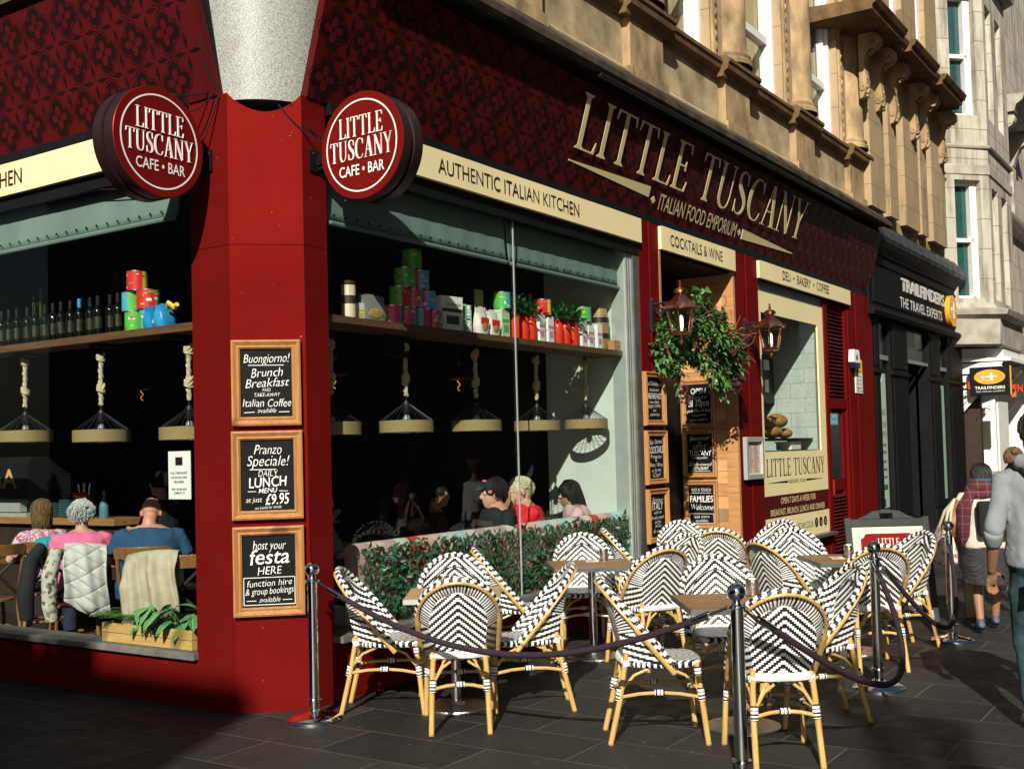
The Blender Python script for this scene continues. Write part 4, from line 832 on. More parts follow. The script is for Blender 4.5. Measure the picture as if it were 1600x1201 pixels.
def red_pot(x,y,label,leafy):
    t=thing('red_bottle_vase',label,'vase',(x,y,ZR),0,'red bottle vases on the ivy window shelf'); b=MB(); b.lathe([(.001,0),(.05,0),(.054,.01),(.054,.17),(.048,.20),(.03,.22),(.026,.235),(.001,.236)],(x,y,ZR),20); b.build('bottle',REDG,t)
    if leafy:
        l=MB()
        for k in range(70):
            a=random.uniform(0,2*PI);e=random.uniform(.1,1.2); d=V((math.cos(a)*math.cos(e),math.sin(a)*math.cos(e)*.7,math.sin(e))); r=random.uniform(.02,.14)
            l.leaf(V((x,y,ZR+.23))+d*r,d+V((0,0,.3*random.random()-.2)),Zp,random.uniform(.07,.12),.028,0,.2,.35)
        l.build('leaves',PLANT,t); s=MB()
        for k in range(8):
            a=k*PI/4; s.tube([(x,y,ZR+.2),(x+.05*math.cos(a),y+.04*math.sin(a),ZR+.34)],.004,5)
        s.build('stem',mat('plant_stem',(.06,.15,.04),.6),t)
for i,(x,l_) in enumerate(((8.21,1),(8.335,1),(8.455,1),(8.92,1),(9.05,1),(9.20,1))):
    red_pot(x,5.42,('first red bottle vase right of the mullion with bushy leaves','second red bottle vase right of the mullion with bushy leaves','red bottle vase just left of the pair of pink packs','red bottle vase just right of the pair of pink packs','red bottle vase in the middle of the right hand three','shaded red bottle vase left of the white packs by the barrel')[i],l_)
PK=mat('pack_pink',(.62,.22,.36),.5,var=.1)
for i,(x,l_) in enumerate(((8.60,'white and pink pack right of three red vases'),(8.75,'white and pink pack beneath the middle tin'),(9.36,'pale pack in shade right of the last red vase'),(9.49,'pink topped pack beneath the right hand tin'),(9.66,'pink topped pack touching the wooden barrel'))):
    carton(x,5.42,ZR,.10,.07,.25,LABW,l_,PK)
tin(8.71,5.45,ZR+.255,[TG,TR,TY,TG],'tin balanced on the pink packs between the red vases',rz=1.2,r=.08); tin(9.44,5.45,ZR+.252,[TG,TB,TG,TR],'tin balanced on the packs left of the barrel',rz=3.0,r=.085)
t=thing('small_barrel','small wooden barrel with dark hoops at the right end of the shelf','barrel',(9.80,5.45,ZR)); b=MB(); b.lathe([(.001,0),(.075,0),(.095,.1),(.10,.2),(.094,.32),(.075,.42),(.02,.43),(.012,.47),(.001,.47)],(9.80,5.47,ZR),22); b.build('staves',wood('barrel_oak',(.34,.22,.09),(.18,.11,.045),2,1,.5),t); b=MB(); b.lathe([(.0975,.12),(.101,.17)],(9.80,5.47,ZR),22); b.lathe([(.1,.28),(.0965,.33)],(9.80,5.47,ZR),22); b.build('hoop',IRON,t)
carton(9.86,5.34,ZR,.13,.08,.10,wood('block_wood',(.40,.22,.08),(.24,.12,.04),0,1,.5),'short wooden block against the pale wall at the shelf end',name='wood_block',cat='block')
# bottle shelf
WINE=mat('wine_glass_green',(.0035,.005,.003),.07,spec=.5,var=.1); FOIL=mat('bottle_foil',(.012,.012,.014),.3)
t=thing('wine_bottle','dark wine bottle in the row on the bottle shelf','bottle',(0,0,0),0,'wine bottles in a row on the bottle shelf'); b=MB(); b.lathe([(.001,0),(.036,0),(.038,.006),(.038,.19),(.034,.21),(.018,.235),(.0145,.25)],(0,0,0),18); b.build('glass',WINE,t); b=MB(); b.lathe([(.0155,.245),(.0155,.315),(.001,.316)],(0,0,0),14); cap0=b.build('foil',FOIL,t); b=MB(); b.lathe([(.0385,.06),(.0385,.15)],(0,0,0),18,a0=PI,a1=1.75*PI); b.build('label',mat('dim_label',(.022,.019,.006),.5,var=.9,scale=20),t)
ys=[7.225+.118*i for i in range(26)]
for i,y in enumerate(ys):
    o=t if i==0 else dup(t)
    o.location=(5.46+random.uniform(-.015,.015),y,ZL); o.rotation_euler=(0,0,random.uniform(-.6,.6))
    if i==4:
        for ch in o.children:
            if ch.name.startswith('foil'): ch.data=ch.data.copy(); ch.data.materials[0]=mat('blue_foil',(.06,.25,.45),.3)
        o['label']='wine bottle with a bright blue foil neck on the bottle shelf'
tin(5.46,7.03,ZL,[TG,TY,TR,TG],'tin at the lower left of the stack beside the wine bottles',rz=3.4); tin(5.46,6.86,ZL,[TB,LABW,TG],'tin at the lower right of the stack behind the blue bag',rz=3.2)
tin(5.46,7.06,ZL+.152,[TG,TR,TG,TB],'green and red tin at the left of the middle tier by the bottles',rz=3.6); tin(5.46,6.875,ZL+.152,[TR,TG,TY],'red and green tin at the right of the middle tier by the blue bag',rz=2.6,r=.085)
tin(5.46,7.0,ZL+.304,[TR,TY,TG],'red and yellow tin on top of the bottle shelf stack',rz=2.5)
t=bag(5.44,6.67,ZL,.15,.11,.17,mat('bag_blue',(.03,.28,.58),.35,bump=.5,bscale=18),'bright blue coffee bag with yellow ribbon on the bottle shelf',None,None); b=MB(); b.tube([(5.42,6.60,ZL+.14),(5.38,6.55,ZL+.17),(5.40,6.50,ZL+.13),(5.38,6.46,ZL+.15)],.018,6); b.build('ribbon',TY,t)
t=bag(5.42,6.79,ZL,.11,.10,.16,mat('bag_blue2',(.02,.22,.50),.35),'darker blue coffee bag with yellow side leaning on the tins',TY)
t=thing('brass_optic','brass drinks dispenser stand behind the wine bottles','dispenser',(5.6,8.45,ZL)); b=MB(); b.tube([(5.6,8.42,ZL),(5.6,8.42,3.1)],.012); b.tube([(5.6,8.52,ZL),(5.6,8.52,3.05)],.012); b.lathe([(.001,0),(.1,0),(.1,.02),(.001,.02)],(5.6,8.47,ZL),18); b.tube([(5.6,8.42,2.98),(5.6,8.52,2.98)],.01); b.build('stand',mat('brass',(.55,.40,.14),.3,metal=1),t)
# rope pendants
WOV=NT('woven_band'); u_,v_=WOV.uv(); WOV.base(WOV.ramp(WOV.math('MULTIPLY_ADD',WOV.noise(90,3,stretch=(1,1,4)),.6,WOV.math('MULTIPLY',WOV.math('ABSOLUTE',WOV.math('SINE',WOV.math('MULTIPLY',v_,900.))),.4)),[(.3,(.10,.07,.03)),(.7,(.42,.31,.135))])); WOV.set(rough=.8); WOV.bump(WOV.math('ABSOLUTE',WOV.math('SINE',WOV.math('MULTIPLY',v_,700.))),.6,.004); WOV=WOV.m
ROPE=mat('rope',(.52,.43,.28),.85,var=.35,scale=60,bump=.6,bscale=120)
t=thing('rope_pendant','p','pendant lamp',(0,0,0),0,'rope hung pendant lamps in the windows')
b=MB(); b.lathe([(.21,-.045),(.213,-.045),(.213,.045),(.208,.045),(.205,-.045),(.21,-.045)],(0,0,0),48); b.build('shade_band',WOV,t)
b=MB()
for i in range(22):
    a=2*PI*i/22; b.tube([(.205*math.cos(a),.205*math.sin(a),.045),(.025*math.cos(a),.025*math.sin(a),.175)],.0028,4)
b.tube([(.205*math.cos(a),.205*math.sin(a),.046) for a in [2*PI*i/40 for i in range(40)]],.004,4,closed=True); b.tube([(.205*math.cos(a),.205*math.sin(a),-.046) for a in [2*PI*i/40 for i in range(40)]],.004,4,closed=True)
for i in range(11):
    a=2*PI*i/11; b.tube([(.2*math.cos(a),.2*math.sin(a),-.05),(.03*math.cos(a),.03*math.sin(a),.02)],.002,4)
b.lathe([(.001,.20),(.02,.2),(.028,.175),(.03,.11),(.026,.10),(.001,.10)],(0,0,0),16); b.build('wire_frame',IRON,t)
b=MB(); b.blob((0,0,.055),(.03,.03,.042)); b.build('bulb',mat('clear_bulb',(.25,.25,.24),.1,spec=.8),t)
b=MB(); b.tube([(.012*math.sin(i*.9),.012*math.cos(i*.9),.24+i*.0125) for i in range(32)],.011,6); b.tube([(.004*math.sin(i*.9+PI),.004*math.cos(i*.9+PI),.24+i*.0125) for i in range(32)],.014,6)
for zc in (.36,.60):
    for k in range(3): b.tube([(.024*math.cos(a+k),.022*math.sin(a+k),zc+.028*math.sin(a*1.0+k*2.1)+.008*k) for a in [2*PI*i/14 for i in range(14)]],.013,6,closed=True)
b.build('rope',ROPE,t); b=MB(); b.tube([(0,0,.2),(0,0,.26)],.008,6); b.tube([(0,0,.62),(0,0,.70)],.012,6); b.build('cord',IRON,t)
PL=[(5.47,6.45,1.84,'rope pendant half hidden by the red pillar, planter window'),(5.47,7.46,1.85,'rope pendant in the middle of the planter window'),(5.47,8.45,1.875,'rope pendant furthest left above the coffee machine'),
 (6.0,5.56,1.845,'rope pendant mostly hidden by the pillar, ivy hedge window'),(6.86,5.57,1.865,'second rope pendant from the pillar in the ivy hedge window'),(7.80,5.57,1.875,'rope pendant just left of the glass mullion'),(8.76,5.57,1.88,'rope pendant just right of the glass mullion'),(9.66,5.57,1.90,'rope pendant beside the pale wall that carries its shadow')]
for i,(x,y,z,l_) in enumerate(PL):
    o=t if i==0 else dup(t)
    o.location=(x,y,z); o['label']=l_
    if i: o.rotation_euler=(0,0,i)
CULAMP=mat('copper_shade',(.40,.16,.08),.35,metal=1); FIL=emit('filament_glow',(1,.32,.06),.7)
t=thing('copper_pendant','c','pendant lamp',(0,0,0),0,'copper pendants deep in the room'); b=MB(); b.lathe([(.02,.22),(.03,.20),(.035,.14),(.10,.09),(.13,0),(.126,0),(.09,.085)],(0,0,0),24); b.build('shade',CULAMP,t); b=MB(); b.tube([(0,0,.22),(0,0,1.15)],.006,5); b.build('cord',IRON,t); b=MB(); b.tube([(.014*math.cos(i),.014*math.sin(i),-.12+.012*i) for i in range(10)],.004,5); b.build('filament',FIL,t)
for i,(x,y,z,l_) in enumerate(((8.0,10.2,2.43,'dim copper pendant with a glowing filament behind the planter window'),(7.6,7.0,2.38,'dim copper pendant nearest the pillar behind the ivy hedge window'),(9.5,7.0,2.42,'dim copper pendant behind the rope pendants near the mullion'))):
    o=t if i==0 else dup(t); o.location=(x,y,z); o['label']=l_
# window blinds
CANV=mat('grey_green_canvas',(.155,.215,.195),.8,var=.15,scale=3,bump=.3,bscale=6)
def blind(name,o,ex,x0,x1,z0,z1,label,out):
    ex=V(ex); nn=ex.cross(Zp); t=thing(name,label,'blind',tuple(V(o)+ex*((x0+x1)/2)+Zp*z0)); b=MB(); rows=[]
    n=60
    for k in range(7):
        z=z1+(z0-z1)*k/6; rows.append([V(o)+ex*(x0+(x1-x0)*i/n)+Zp*z+nn*(out*k/6+.0022*math.sin(i*.9+k*.2)*(.3+k/6)+.001*math.sin(i*2.7)) for i in range(n+1)])
    b.loft(rows); rows=[]
    for a in range(5): rows.append([V(o)+ex*(x0+(x1-x0)*i/n)+Zp*(z0-.018-.018*math.sin(a*PI/4-PI/2))+nn*(out+.018*math.cos(a*PI/4-PI/2)) for i in range(n+1)])
    b.loft(rows); b.build('canvas',CANV,t,solid=.002); d=MB(); m=int((x1-x0)/.12)
    for i in range(m): p=V(o)+ex*(x0+.06+i*.12)+Zp*(z0+.035)+nn*(out+.012); d.lathe([(.001,.004),(.010,.004),(.010,0)],p,8,ax=(ex,Zp,nn))
    d.build('eyelet',BLACK,t)
blind('roller_blind',(0,5.33,0),Xp,5.70,7.92,3.27,3.66,'grey green canvas blind left of the mullion in the ivy hedge window',.04); blind('roller_blind',(0,5.34,0),Xp,7.96,9.92,3.27,3.64,'teal canvas blind right of the mullion in the ivy hedge window',.03)
blind('roller_blind',(5.19,0,0),Ym,-12,-6.15,3.335,3.64,'sunlit grey green canvas blind across the planter window',.05)
# ---------------------------------------------------------------- lattice hedge and patchwork bench inside the ivy hedge window
t=thing('lattice_hedge','artificial ivy hedge on expanding wooden lattice along the ivy hedge window','hedge',(7.9,5.30,.45))
b=MB(); X0,X1,Zb,Zt_=5.98,9.93,.43,.985
x=X0-.5
while x<X1+.5:
    for s in (1,-1):
        pts=[]
        for z in (Zb,Zt_):
            pts.append((x+s*(z-Zb)*.75,z))
        (xa,za),(xb,zb)=pts
        def cl(xa,za,xb,zb):
            if xb==xa: return None
            t0,t1=0,1
            for lim,sg in ((X0,1),(X1,-1)):
                fa,fb=(xa-lim)*sg,(xb-lim)*sg
                if fa<0 and fb<0: return None
                if fa<0: t0=max(t0,fa/(fa-fb))
                elif fb<0: t1=min(t1,fa/(fa-fb))
            if t1<=t0: return None
            return (xa+(xb-xa)*t0,za+(zb-za)*t0,xa+(xb-xa)*t1,za+(zb-za)*t1)
        c=cl(xa,za,xb,zb)
        if c:
            d=V((c[2]-c[0],0,c[3]-c[1])); 
            if d.length>.05:
                L=d.length; d.normalize(); b.frame((c[0],5.298 if s>0 else 5.306,c[1]),d,d.cross(V((0,1,0))),(0,1,0),0,L,-.0095,.0095,-.004,.004)
    x+=.105
b.build('lattice',mat('brown_lath',(.17,.085,.04),.7),t)
b=MB(); random.seed(11)
for i in range(1750):
    x=random.uniform(X0,X1); k=round((x-X0)/.0525); x=X0+k*.0525+random.uniform(-.03,.03); z=random.uniform(Zb+.03,Zt_+.015)
    for q in range(1):
        d=V((random.uniform(-.8,.8),random.uniform(-.9,.05),random.uniform(-.8,.9))); L=random.uniform(.045,.08); b.leaf((x,5.290+random.uniform(-.012,.006),z),d,V((random.uniform(-.4,.4),-1,.3)),L,L*.46,0,.2,.3)
b.build('leaves',IVY,t)
PAT=[mat('patch_pink',(.62,.44,.40),.85,var=.15,bump=.2,bscale=90),mat('patch_blue',(.34,.52,.56),.85,var=.15,bump=.2,bscale=90),mat('patch_red',(.50,.05,.045),.85,var=.15,bump=.2,bscale=90),mat('patch_stone',(.56,.54,.47),.85,var=.15,bump=.2,bscale=90),mat('patch_mauve',(.44,.31,.32),.85,var=.2,bump=.2,bscale=90),mat('patch_peach',(.66,.40,.31),.85,var=.15,bump=.2,bscale=90)]
t=thing('bench','long window bench with a patchwork back of pink, blue and red','bench',(7.9,5.55,.05)); seq=[4,0,4,3,2,5,0,3,1,3,4,0,4,3,2,5,0,1,3,1,3,4,3,2,5,4,1]
b=MB(); x=6.03; i=0; dx=(9.92-x)/len(seq)
for i,m in enumerate(seq):
    xa=x+i*dx; rows=[]
    for k in range(4):
        xx=xa+dx*k/3; rows.append([V((xx,5.42+(.075+.004*(k in(1,2)))*math.cos(a)*1.0,(.955 if math.sin(a)>0 else .50)+.07*math.sin(a))) for a in [2*PI*j/18 for j in range(18)]])
    b.loft(rows,m,closed=True)
b.build('backrest',PAT,t); b=MB(); b.box(6.03,9.92,5.5,5.95,.42,.50); b.build('seat',PAT[4],t,bevel=.02); b=MB(); b.box(6.05,9.92,5.52,5.9,.05,.42); b.build('bench_base',BLACK,t)
# ---------------------------------------------------------------- woven terrace chairs
def hoop(n=40,ex=0,ey=0):
    P=[]
    for i in range(n+1):
        t=i/n
        if t<.30: s=t/.30*.50; x=-(.222+.012*math.sin(PI*s))
        elif t>.70: s=(1-t)/.30*.50; x=.222+.012*math.sin(PI*s)
        else: a=PI-(t-.3)/.4*PI; x=.234*math.cos(a); s=.5+.5*math.sin(a)
        P.append(V((x*(1+ex),.045-.375*s-ey,.445+.445*s+ex*.2*s)))
    return P
def panel_out(n=40):
    P=[]
    for i in range(n+1):
        t=i/n
        if t<.30: s=t/.30*.50; x=-(.148+.05*s)
        elif t>.70: s=(1-t)/.30*.50; x=.148+.05*s
        else: a=PI-(t-.3)/.4*PI; x=.173*math.cos(a); s=.5+.5*math.sin(a)
        P.append(V((x,-.195-.085*s,.455+.375*s)))
    return P
def chair_proto():
    t=thing('bistro_chair','x','chair',(0,0,0),0,'black and white woven bistro chairs on the terrace')
    b=MB(); N=9; rows=[];uv=[]; T=panel_out(40)
    for k in range(17):
        s=k/16
        w=(.148+.05*s) if s<.5 else .173*math.sqrt(max(0,1-((s-.5)/.5)**2))
        w=max(w,.002); rows.append([V((w*(2*j/N-1),-.195-.085*s-.028*(1-(2*j/N-1)**2)*(.4+.6*s if s<.9 else .5),.455+.375*s)) for j in range(N+1)]); uv.append([(w*(2*j/N-1),.375*s) for j in range(N+1)])
    b.loft(rows,uv=uv); b.build('backrest',CHEV,t,sub=1)
    b=MB(); H=hoop(40); ls=[0]
    for i in range(40): ls.append(ls[-1]+(H[i+1]-H[i]).length)
    mid=[(p+h)/2+V((0,-.012,0)) for p,h in zip(T,H)]
    for a_,z_,mi_ in ((0,11,1),(10,31,0),(30,41,1)): b.loft([q[a_:z_] for q in (T,mid,H)],mi_,uv=[[(f_*(-1 if a_==30 else 1),l) for l in ls[a_:z_]] for f_ in (0,.5,1)])
    b.build('back_rim',[RIMW,WINGW],t)
    NF=V((0,.767,.64))
    def offs(h,k,o): 
        d=V((h.x,(h.y+.15)*.35,(h.z-.66)*.45)); d=d.normalized() if d.length>1e-4 else V((0,0,1)); return h+NF*k+d*o
    b=MB(); b.tube([offs(h,.013,.013) for h in hoop(56)],.0185,8); b.build('rim_trim',TWIST,t)
    b=MB(); Hb=[offs(h,-.012,.012) for h in H]
    b.tube(Hb,[.0165 if (i<12 or i>28) else .0095 for i in range(41)],8)
    for s in (0,40): h=Hb[s]; d=(Hb[1]-Hb[0]) if s==0 else (Hb[39]-Hb[40]); d.normalize(); b.tube([h-d*.045,h+d*.02],.0165,8)
    b.build('back_hoop',BAMB,t)
    # inner face of the wing, seen from the front
    b=MB(); rows=[];uv=[]
    for f in (0,.5,1):
        rows.append([p.lerp(h,f)+V((0,.006,0)) for p,h in zip(T,H)]); uv.append([(abs(p.lerp(h,f).x),p.lerp(h,f).z) for p,h in zip(T,H)])
    b.loft(rows,uv=uv); b.build('wing_weave',CHEV,t)
    b=MB(); M_=32
    def so(f,z):
        r=[]
        for i in range(M_):
            a=2*PI*i/M_; c,s=math.cos(a),math.sin(a); x=math.copysign(abs(c)**.55,c); y=math.copysign(abs(s)**.6,s); w=.222-.03*(1-y)/2*1.3
            r.append(V((x*w*f,.015+y*.225*f,z)))
        return r
    R_=[so(.2,.452),so(.7,.456),so(.93,.462),so(.99,.455),so(1.0,.44),so(.98,.425),so(.9,.418)]
    b.loft(R_,uv=[[(p.x,p.y) for p in r] for r in R_],closed=True); c=MB()
    k=len(b.v)-7*M_; b.f.append(list(range(k,k+M_))); b.m.append(0); b.s.append(True); b.u.append([(p.x,p.y) for p in R_[0]])
    b.build('seat',CHEVS,t,sharp=70)
    b=MB(); b.tube([(-.14,-.20,.455),(-.07,-.215,.452),(.07,-.215,.452),(.14,-.20,.455)],.022,8); b.tube([(-.15,-.198,.46),(-.155,-.19,.43)],.022,8); b.tube([(.15,-.198,.46),(.155,-.19,.43)],.022,8); b.build('white_wrap',WHWRAP,t)
    legs={}
    for nm,sx,tp,bt in (('f',-1,(.196,.195,.445),(.222,.245,0)),('f',1,(.196,.195,.445),(.222,.245,0)),('r',-1,(.150,-.190,.50),(.172,-.295,0)),('r',1,(.150,-.190,.50),(.172,-.295,0))):
        a=V((tp[0]*sx,tp[1],tp[2]));c=V((bt[0]*sx,bt[1],bt[2])); md=a.lerp(c,.5)+V((.004*sx,.008 if nm=='r' else 0,0))
        b=MB(); b.tube([a,a.lerp(md,.5)+V((.002*sx,0,0)),md,md.lerp(c,.5),c],[.0155,.0155,.016,.016,.0155],9); l=b.build('leg',BAMB,t)
        at=lambda z,a=a,c=c:a.lerp(c,(a.z-z)/(a.z-c.z)); legs[(nm,sx)]=at
        k=MB(); k.tube([at(.315),at(.285),at(.245)],.0205,9)
        if nm=='f': k.tube([at(.43),at(.385)],.0200,9)
        k.build('binding',BIND,l); k=MB(); k.tube([at(.008),at(0)],.0165,9); k.build('foot_cap',mat('cane_foot',(.30,.17,.05),.6),l)
    b=MB(); ti=MB()
    for (p,q) in ((('f',-1),('f',1)),(('r',-1),('r',1)),(('f',-1),('r',-1)),(('f',1),('r',1))):
        A_=legs[p](.26);B_=legs[q](.26); m=(A_+B_)/2; inn=V((-m.x,-m.y,0)); inn=inn.normalized()*.03 if inn.length>1e-4 else V((0,0,0)); m=m+inn+V((0,0,.02))
        b.tube([A_,A_.lerp(m,.5)+V((0,0,.006)),m],.0105,7); b.tube([m,B_.lerp(m,.5)+V((0,0,.006)),B_],.0105,7)
        u=(B_-A_).normalized(); ti.tube([m-u*.028,m+u*.028],.0165,8)
        top=(A_+B_)/2; top=V((top.x*.93,top.y*.93,.42))
        b.tube([legs[p](.29),legs[p](.33).lerp(top,.35)+V((0,0,.02)),top-u*.05],.0085,7); b.tube([legs[q](.29),legs[q](.33).lerp(top,.35)+V((0,0,.02)),top+u*.05],.0085,7)
        A2=legs[p](.27);B2=legs[q](.27)
    b.build('stretcher',BAMB,t); ti.build('stretcher_tie',BIND,t)
    b=MB(); P=[(.10*math.cos(a),-.205,.395+.06*math.sin(a)) for a in [PI*i/10 for i in range(11)]]; b.tube([(.13,-.225,.34)]+P+[(-.13,-.225,.34)],.009,7); b.build('rear_arch',BAMB,t)
    return t
CH0=chair_proto()
CHAIRS=[ # x, y, heading, label
(5.71,4.82,-58,'woven chair nearest the red pillar, side on, leaning against nothing'),
(5.58,4.155,36,'woven chair with its back to the viewer at the slatted table'),
(6.13,4.04,128,'woven chair right of the slatted table turned left'),
(6.36,4.78,214,'woven chair between the slatted table and the ivy hedge'),
(7.28,4.86,-50,'woven chair with its side to the hedge left of the second table'),
(8.33,4.86,214,'woven chair facing out from the hedge behind the second table'),
(7.78,4.0,58,'woven chair with back turned just behind the rope, centre'),
(8.50,4.20,158,'half hidden woven chair between two others in the middle of the terrace'),
(5.87,2.96,-56,'nearest side on woven chair behind the sagging rope, centre foreground'),
(5.80,2.24,35,'large woven chair with its back to the viewer behind the central post'),
(6.82,2.95,213,'wide woven chair facing out behind the oak table of the central post'),
(6.67,2.34,130,'woven chair turned left beside the third chrome post'),
(9.36,4.88,-52,'woven chair edge on against the end of the ivy hedge'),
(10.05,4.72,214,'woven chair facing out below the narrow blackboards by the doorway'),
(9.70,4.20,18,'woven chair with back turned in front of the doorway planks'),
(10.28,4.0,166,'woven chair turned left below the web address strip'),
(8.60,3.15,-28,'shaded dark backed woven chair in the middle of the terrace'),
(9.26,3.29,213,'woven chair facing out below the deli window'),
(8.43,2.50,36,'woven chair with back turned right behind the third chrome post'),
(9.24,2.54,140,'rightmost woven chair in front of the easel board'),
]
CHAIRS[0]=(*CHAIRS[0][:3],'woven chair nearest the red pillar, side on to the viewer')
for i,(x,y,h,l_) in enumerate(CHAIRS):
    o=CH0 if i==0 else dup(CH0)
    o.location=(x,y,0); o.rotation_euler=(0,0,R(h-90)); o['label']=l_
# ---------------------------------------------------------------- tables and pots
def table(x,y,rz,size,label,slats=False,tx=None,th=.03):
    t=thing('terrace_table',label,'table',(0,0,0),0,'small terrace tables'); h=size/2; z=.74; b=MB()
    if slats:
        n=9
        for i in range(n): b.box(-h,h,-h+i*size/n+.003,-h+(i+1)*size/n-.003,z-.022,z)
    else:
        n=4
        for i in range(n): b.box(-h,h,-h+i*size/n+.0022,-h+(i+1)*size/n-.0022,z-.022,z)
    b.build('tabletop',tx or PLANK,t); b=MB()
    for q in ((-h-.006,h+.006,-h-.006,-h),(-h-.006,h+.006,h,h+.006),(-h-.006,-h,-h,h),(h,h+.006,-h,h)): b.box(*q,z-.032,z-.002)
    b.box(-h+.02,h-.02,-.03,.03,z-.036,z-.023); b.build('edge_band',ALU if slats else DALU,t)
    b=MB(); b.lathe([(.033,.03),(.033,z-.03)],(0,0,0),20); b.build('column',CHROME,t); b=MB(); b.lathe([(.001,.045),(.05,.04),(.06,.028),(.22,.014),(.225,.006),(.225,.001)],(0,0,0),40); b.build('base',STEEL,t)
    t.location=(x,y,0); t.rotation_euler=(0,0,rz); return t
SLT=wood('slat_teak',(.50,.36,.19),(.32,.21,.10),0,.9,.5)
table(5.93,4.45,R(-56),.60,'small slatted pale wood table nearest the red pillar',True,SLT)
table(7.86,4.52,R(-52),.66,'oak table in front of the ivy hedge, at the second ring of chairs')
table(6.28,2.62,R(-55),.68,'oak table directly behind the central chrome post')
table(8.92,2.76,R(-56),.68,'oak table at the right of the terrace before the easel board')
table(9.72,4.40,R(-54),.66,'oak table hidden among the chairs by the doorway')
def pot(x,y,label,r=.036,h=.095,plate=True):
    t=thing('cutlery_pot',label,'pot',(x,y,.742),0,'hammered metal pots on the tables'); b=MB(); b.lathe([(.001,.0),(r*.92,0),(r,.01),(r*1.03,h),(r*.96,h),(r*.9,.012),(.001,.012)],(x,y,.742),22); b.build('cup',STEEL,t)
    b=MB()
    for k in range(5): b.box(x-.014+.006*k,x-.011+.006*k,y-.02,y+.02,.75,.742+h+.006*(k%2))
    b.build('sachets',LABW,t)
pot(8.12,4.55,'hammered metal pot on the table in front of the hedge'); pot(6.50,2.62,'hammered metal pot behind the ball of the central post',.04,.10); pot(8.98,2.80,'hammered metal pot on the rightmost table'); pot(6.02,4.60,'hammered metal pot on the slatted table')
def leaflet(x,y,rz,label):
    b=MB(); b.rbox((x,y,.7445),(.15,.10,.003),rz); t=thing('leaflet',label,'leaflet',(x,y,.742)); b.build('card',LABW,t); b=MB(); b.rbox((x-.02,y,.7465),(.07,.05,.001),rz,0); b.build('print',TR,t)
leaflet(8.02,4.60,.5,'white card leaflet beside the pot near the hedge'); leaflet(6.44,2.70,.3,'white card leaflet under the ball of the central post'); leaflet(8.86,2.86,.5,'white card leaflet on the rightmost table')
# ---------------------------------------------------------------- chrome posts with velvet ropes
t=thing('rope_post','p','post',(0,0,0),0,'chrome rope posts round the terrace')
b=MB(); b.lathe([(.001,.075),(.03,.075),(.036,.062),(.06,.052),(.12,.042),(.165,.024),(.172,.016),(.172,0)],(0,0,0),48); b.build('base',CHROME,t)
b=MB(); b.lathe([(.030,.07),(.030,.13),(.046,.131),(.048,.136),(.046,.141),(.0315,.142),(.0315,.865)],(0,0,0),28); b.build('pole',CHROME,t)
b=MB(); b.lathe([(.0315,.865),(.044,.866),(.046,.872),(.044,.878),(.028,.880),(.022,.89),(.02,.90),(.026,.905)],(0,0,0),28); b.lathe([(.001,.895)]+[(.046*math.sin(a),.942-.046*math.cos(a)) for a in [PI*i/16 for i in range(1,16)]]+[(.001,.988)],(0,0,0),28); b.build('ball_finial',CHROME,t)
b=MB()
for a in (R(90),R(-90),R(0),R(180)): b.tube([(.03*math.cos(a),.03*math.sin(a),.872),(.05*math.cos(a),.05*math.sin(a),.874),(.058*math.cos(a),.058*math.sin(a),.862)],.004,6)
b.build('hook',CHROME,t)
POSTS=[(5.21,5.02,'leftmost chrome post in front of the red corner pillar'),(5.15,2.16,'nearest chrome post, at the bottom centre right'),(7.66,2.22,'third chrome post, at the right of the terrace'),(9.75,2.21,'farthest chrome post beside the easel board')]
for i,(x,y,l_) in enumerate(POSTS):
    o=t if i==0 else dup(t); o.location=(x,y,0); o['label']=l_
def rope(i,j,sagd,label,bulge=0):
    a=V(POSTS[i][:2]+(.862,));c=V(POSTS[j][:2]+(.862,)); d=(c-a).normalized(); a=a+d*.055; c=c-d*.055
    t=thing('velvet_rope',label,'rope',tuple((a+c)/2-Zp*sagd),0,'purple velvet ropes between the posts')
    n=36; P=[a.lerp(c,k/n)-Zp*(sagd*(1-((2*k/n-1)**2))*(1-.12*((2*k/n-1)**2)))-V((0,1,0))*bulge*(1-((2*k/n-1)**2)) for k in range(n+1)]
    b=MB(); b.tube(P[2:-2],.0175,12); b.build('rope',VELVET,t)
    for q in (P[:3],P[-3:][::-1]):
        b=MB(); b.tube([q[1].lerp(q[2],.2),q[2].lerp(q[1],-.35)],.0195,12); dd=(q[1]-q[0]); b.tube([q[0],q[0]+dd*.6,q[1].lerp(q[2],.25)],.0075,6); b.build('hook_end',CHROME,t)
rope(0,1,.33,'purple rope sagging across the front of the terrace'); rope(1,2,.54,'purple rope hanging low between the central and third posts',.42); rope(2,3,.58,'shaded rope hanging low between the two right hand posts',.22)
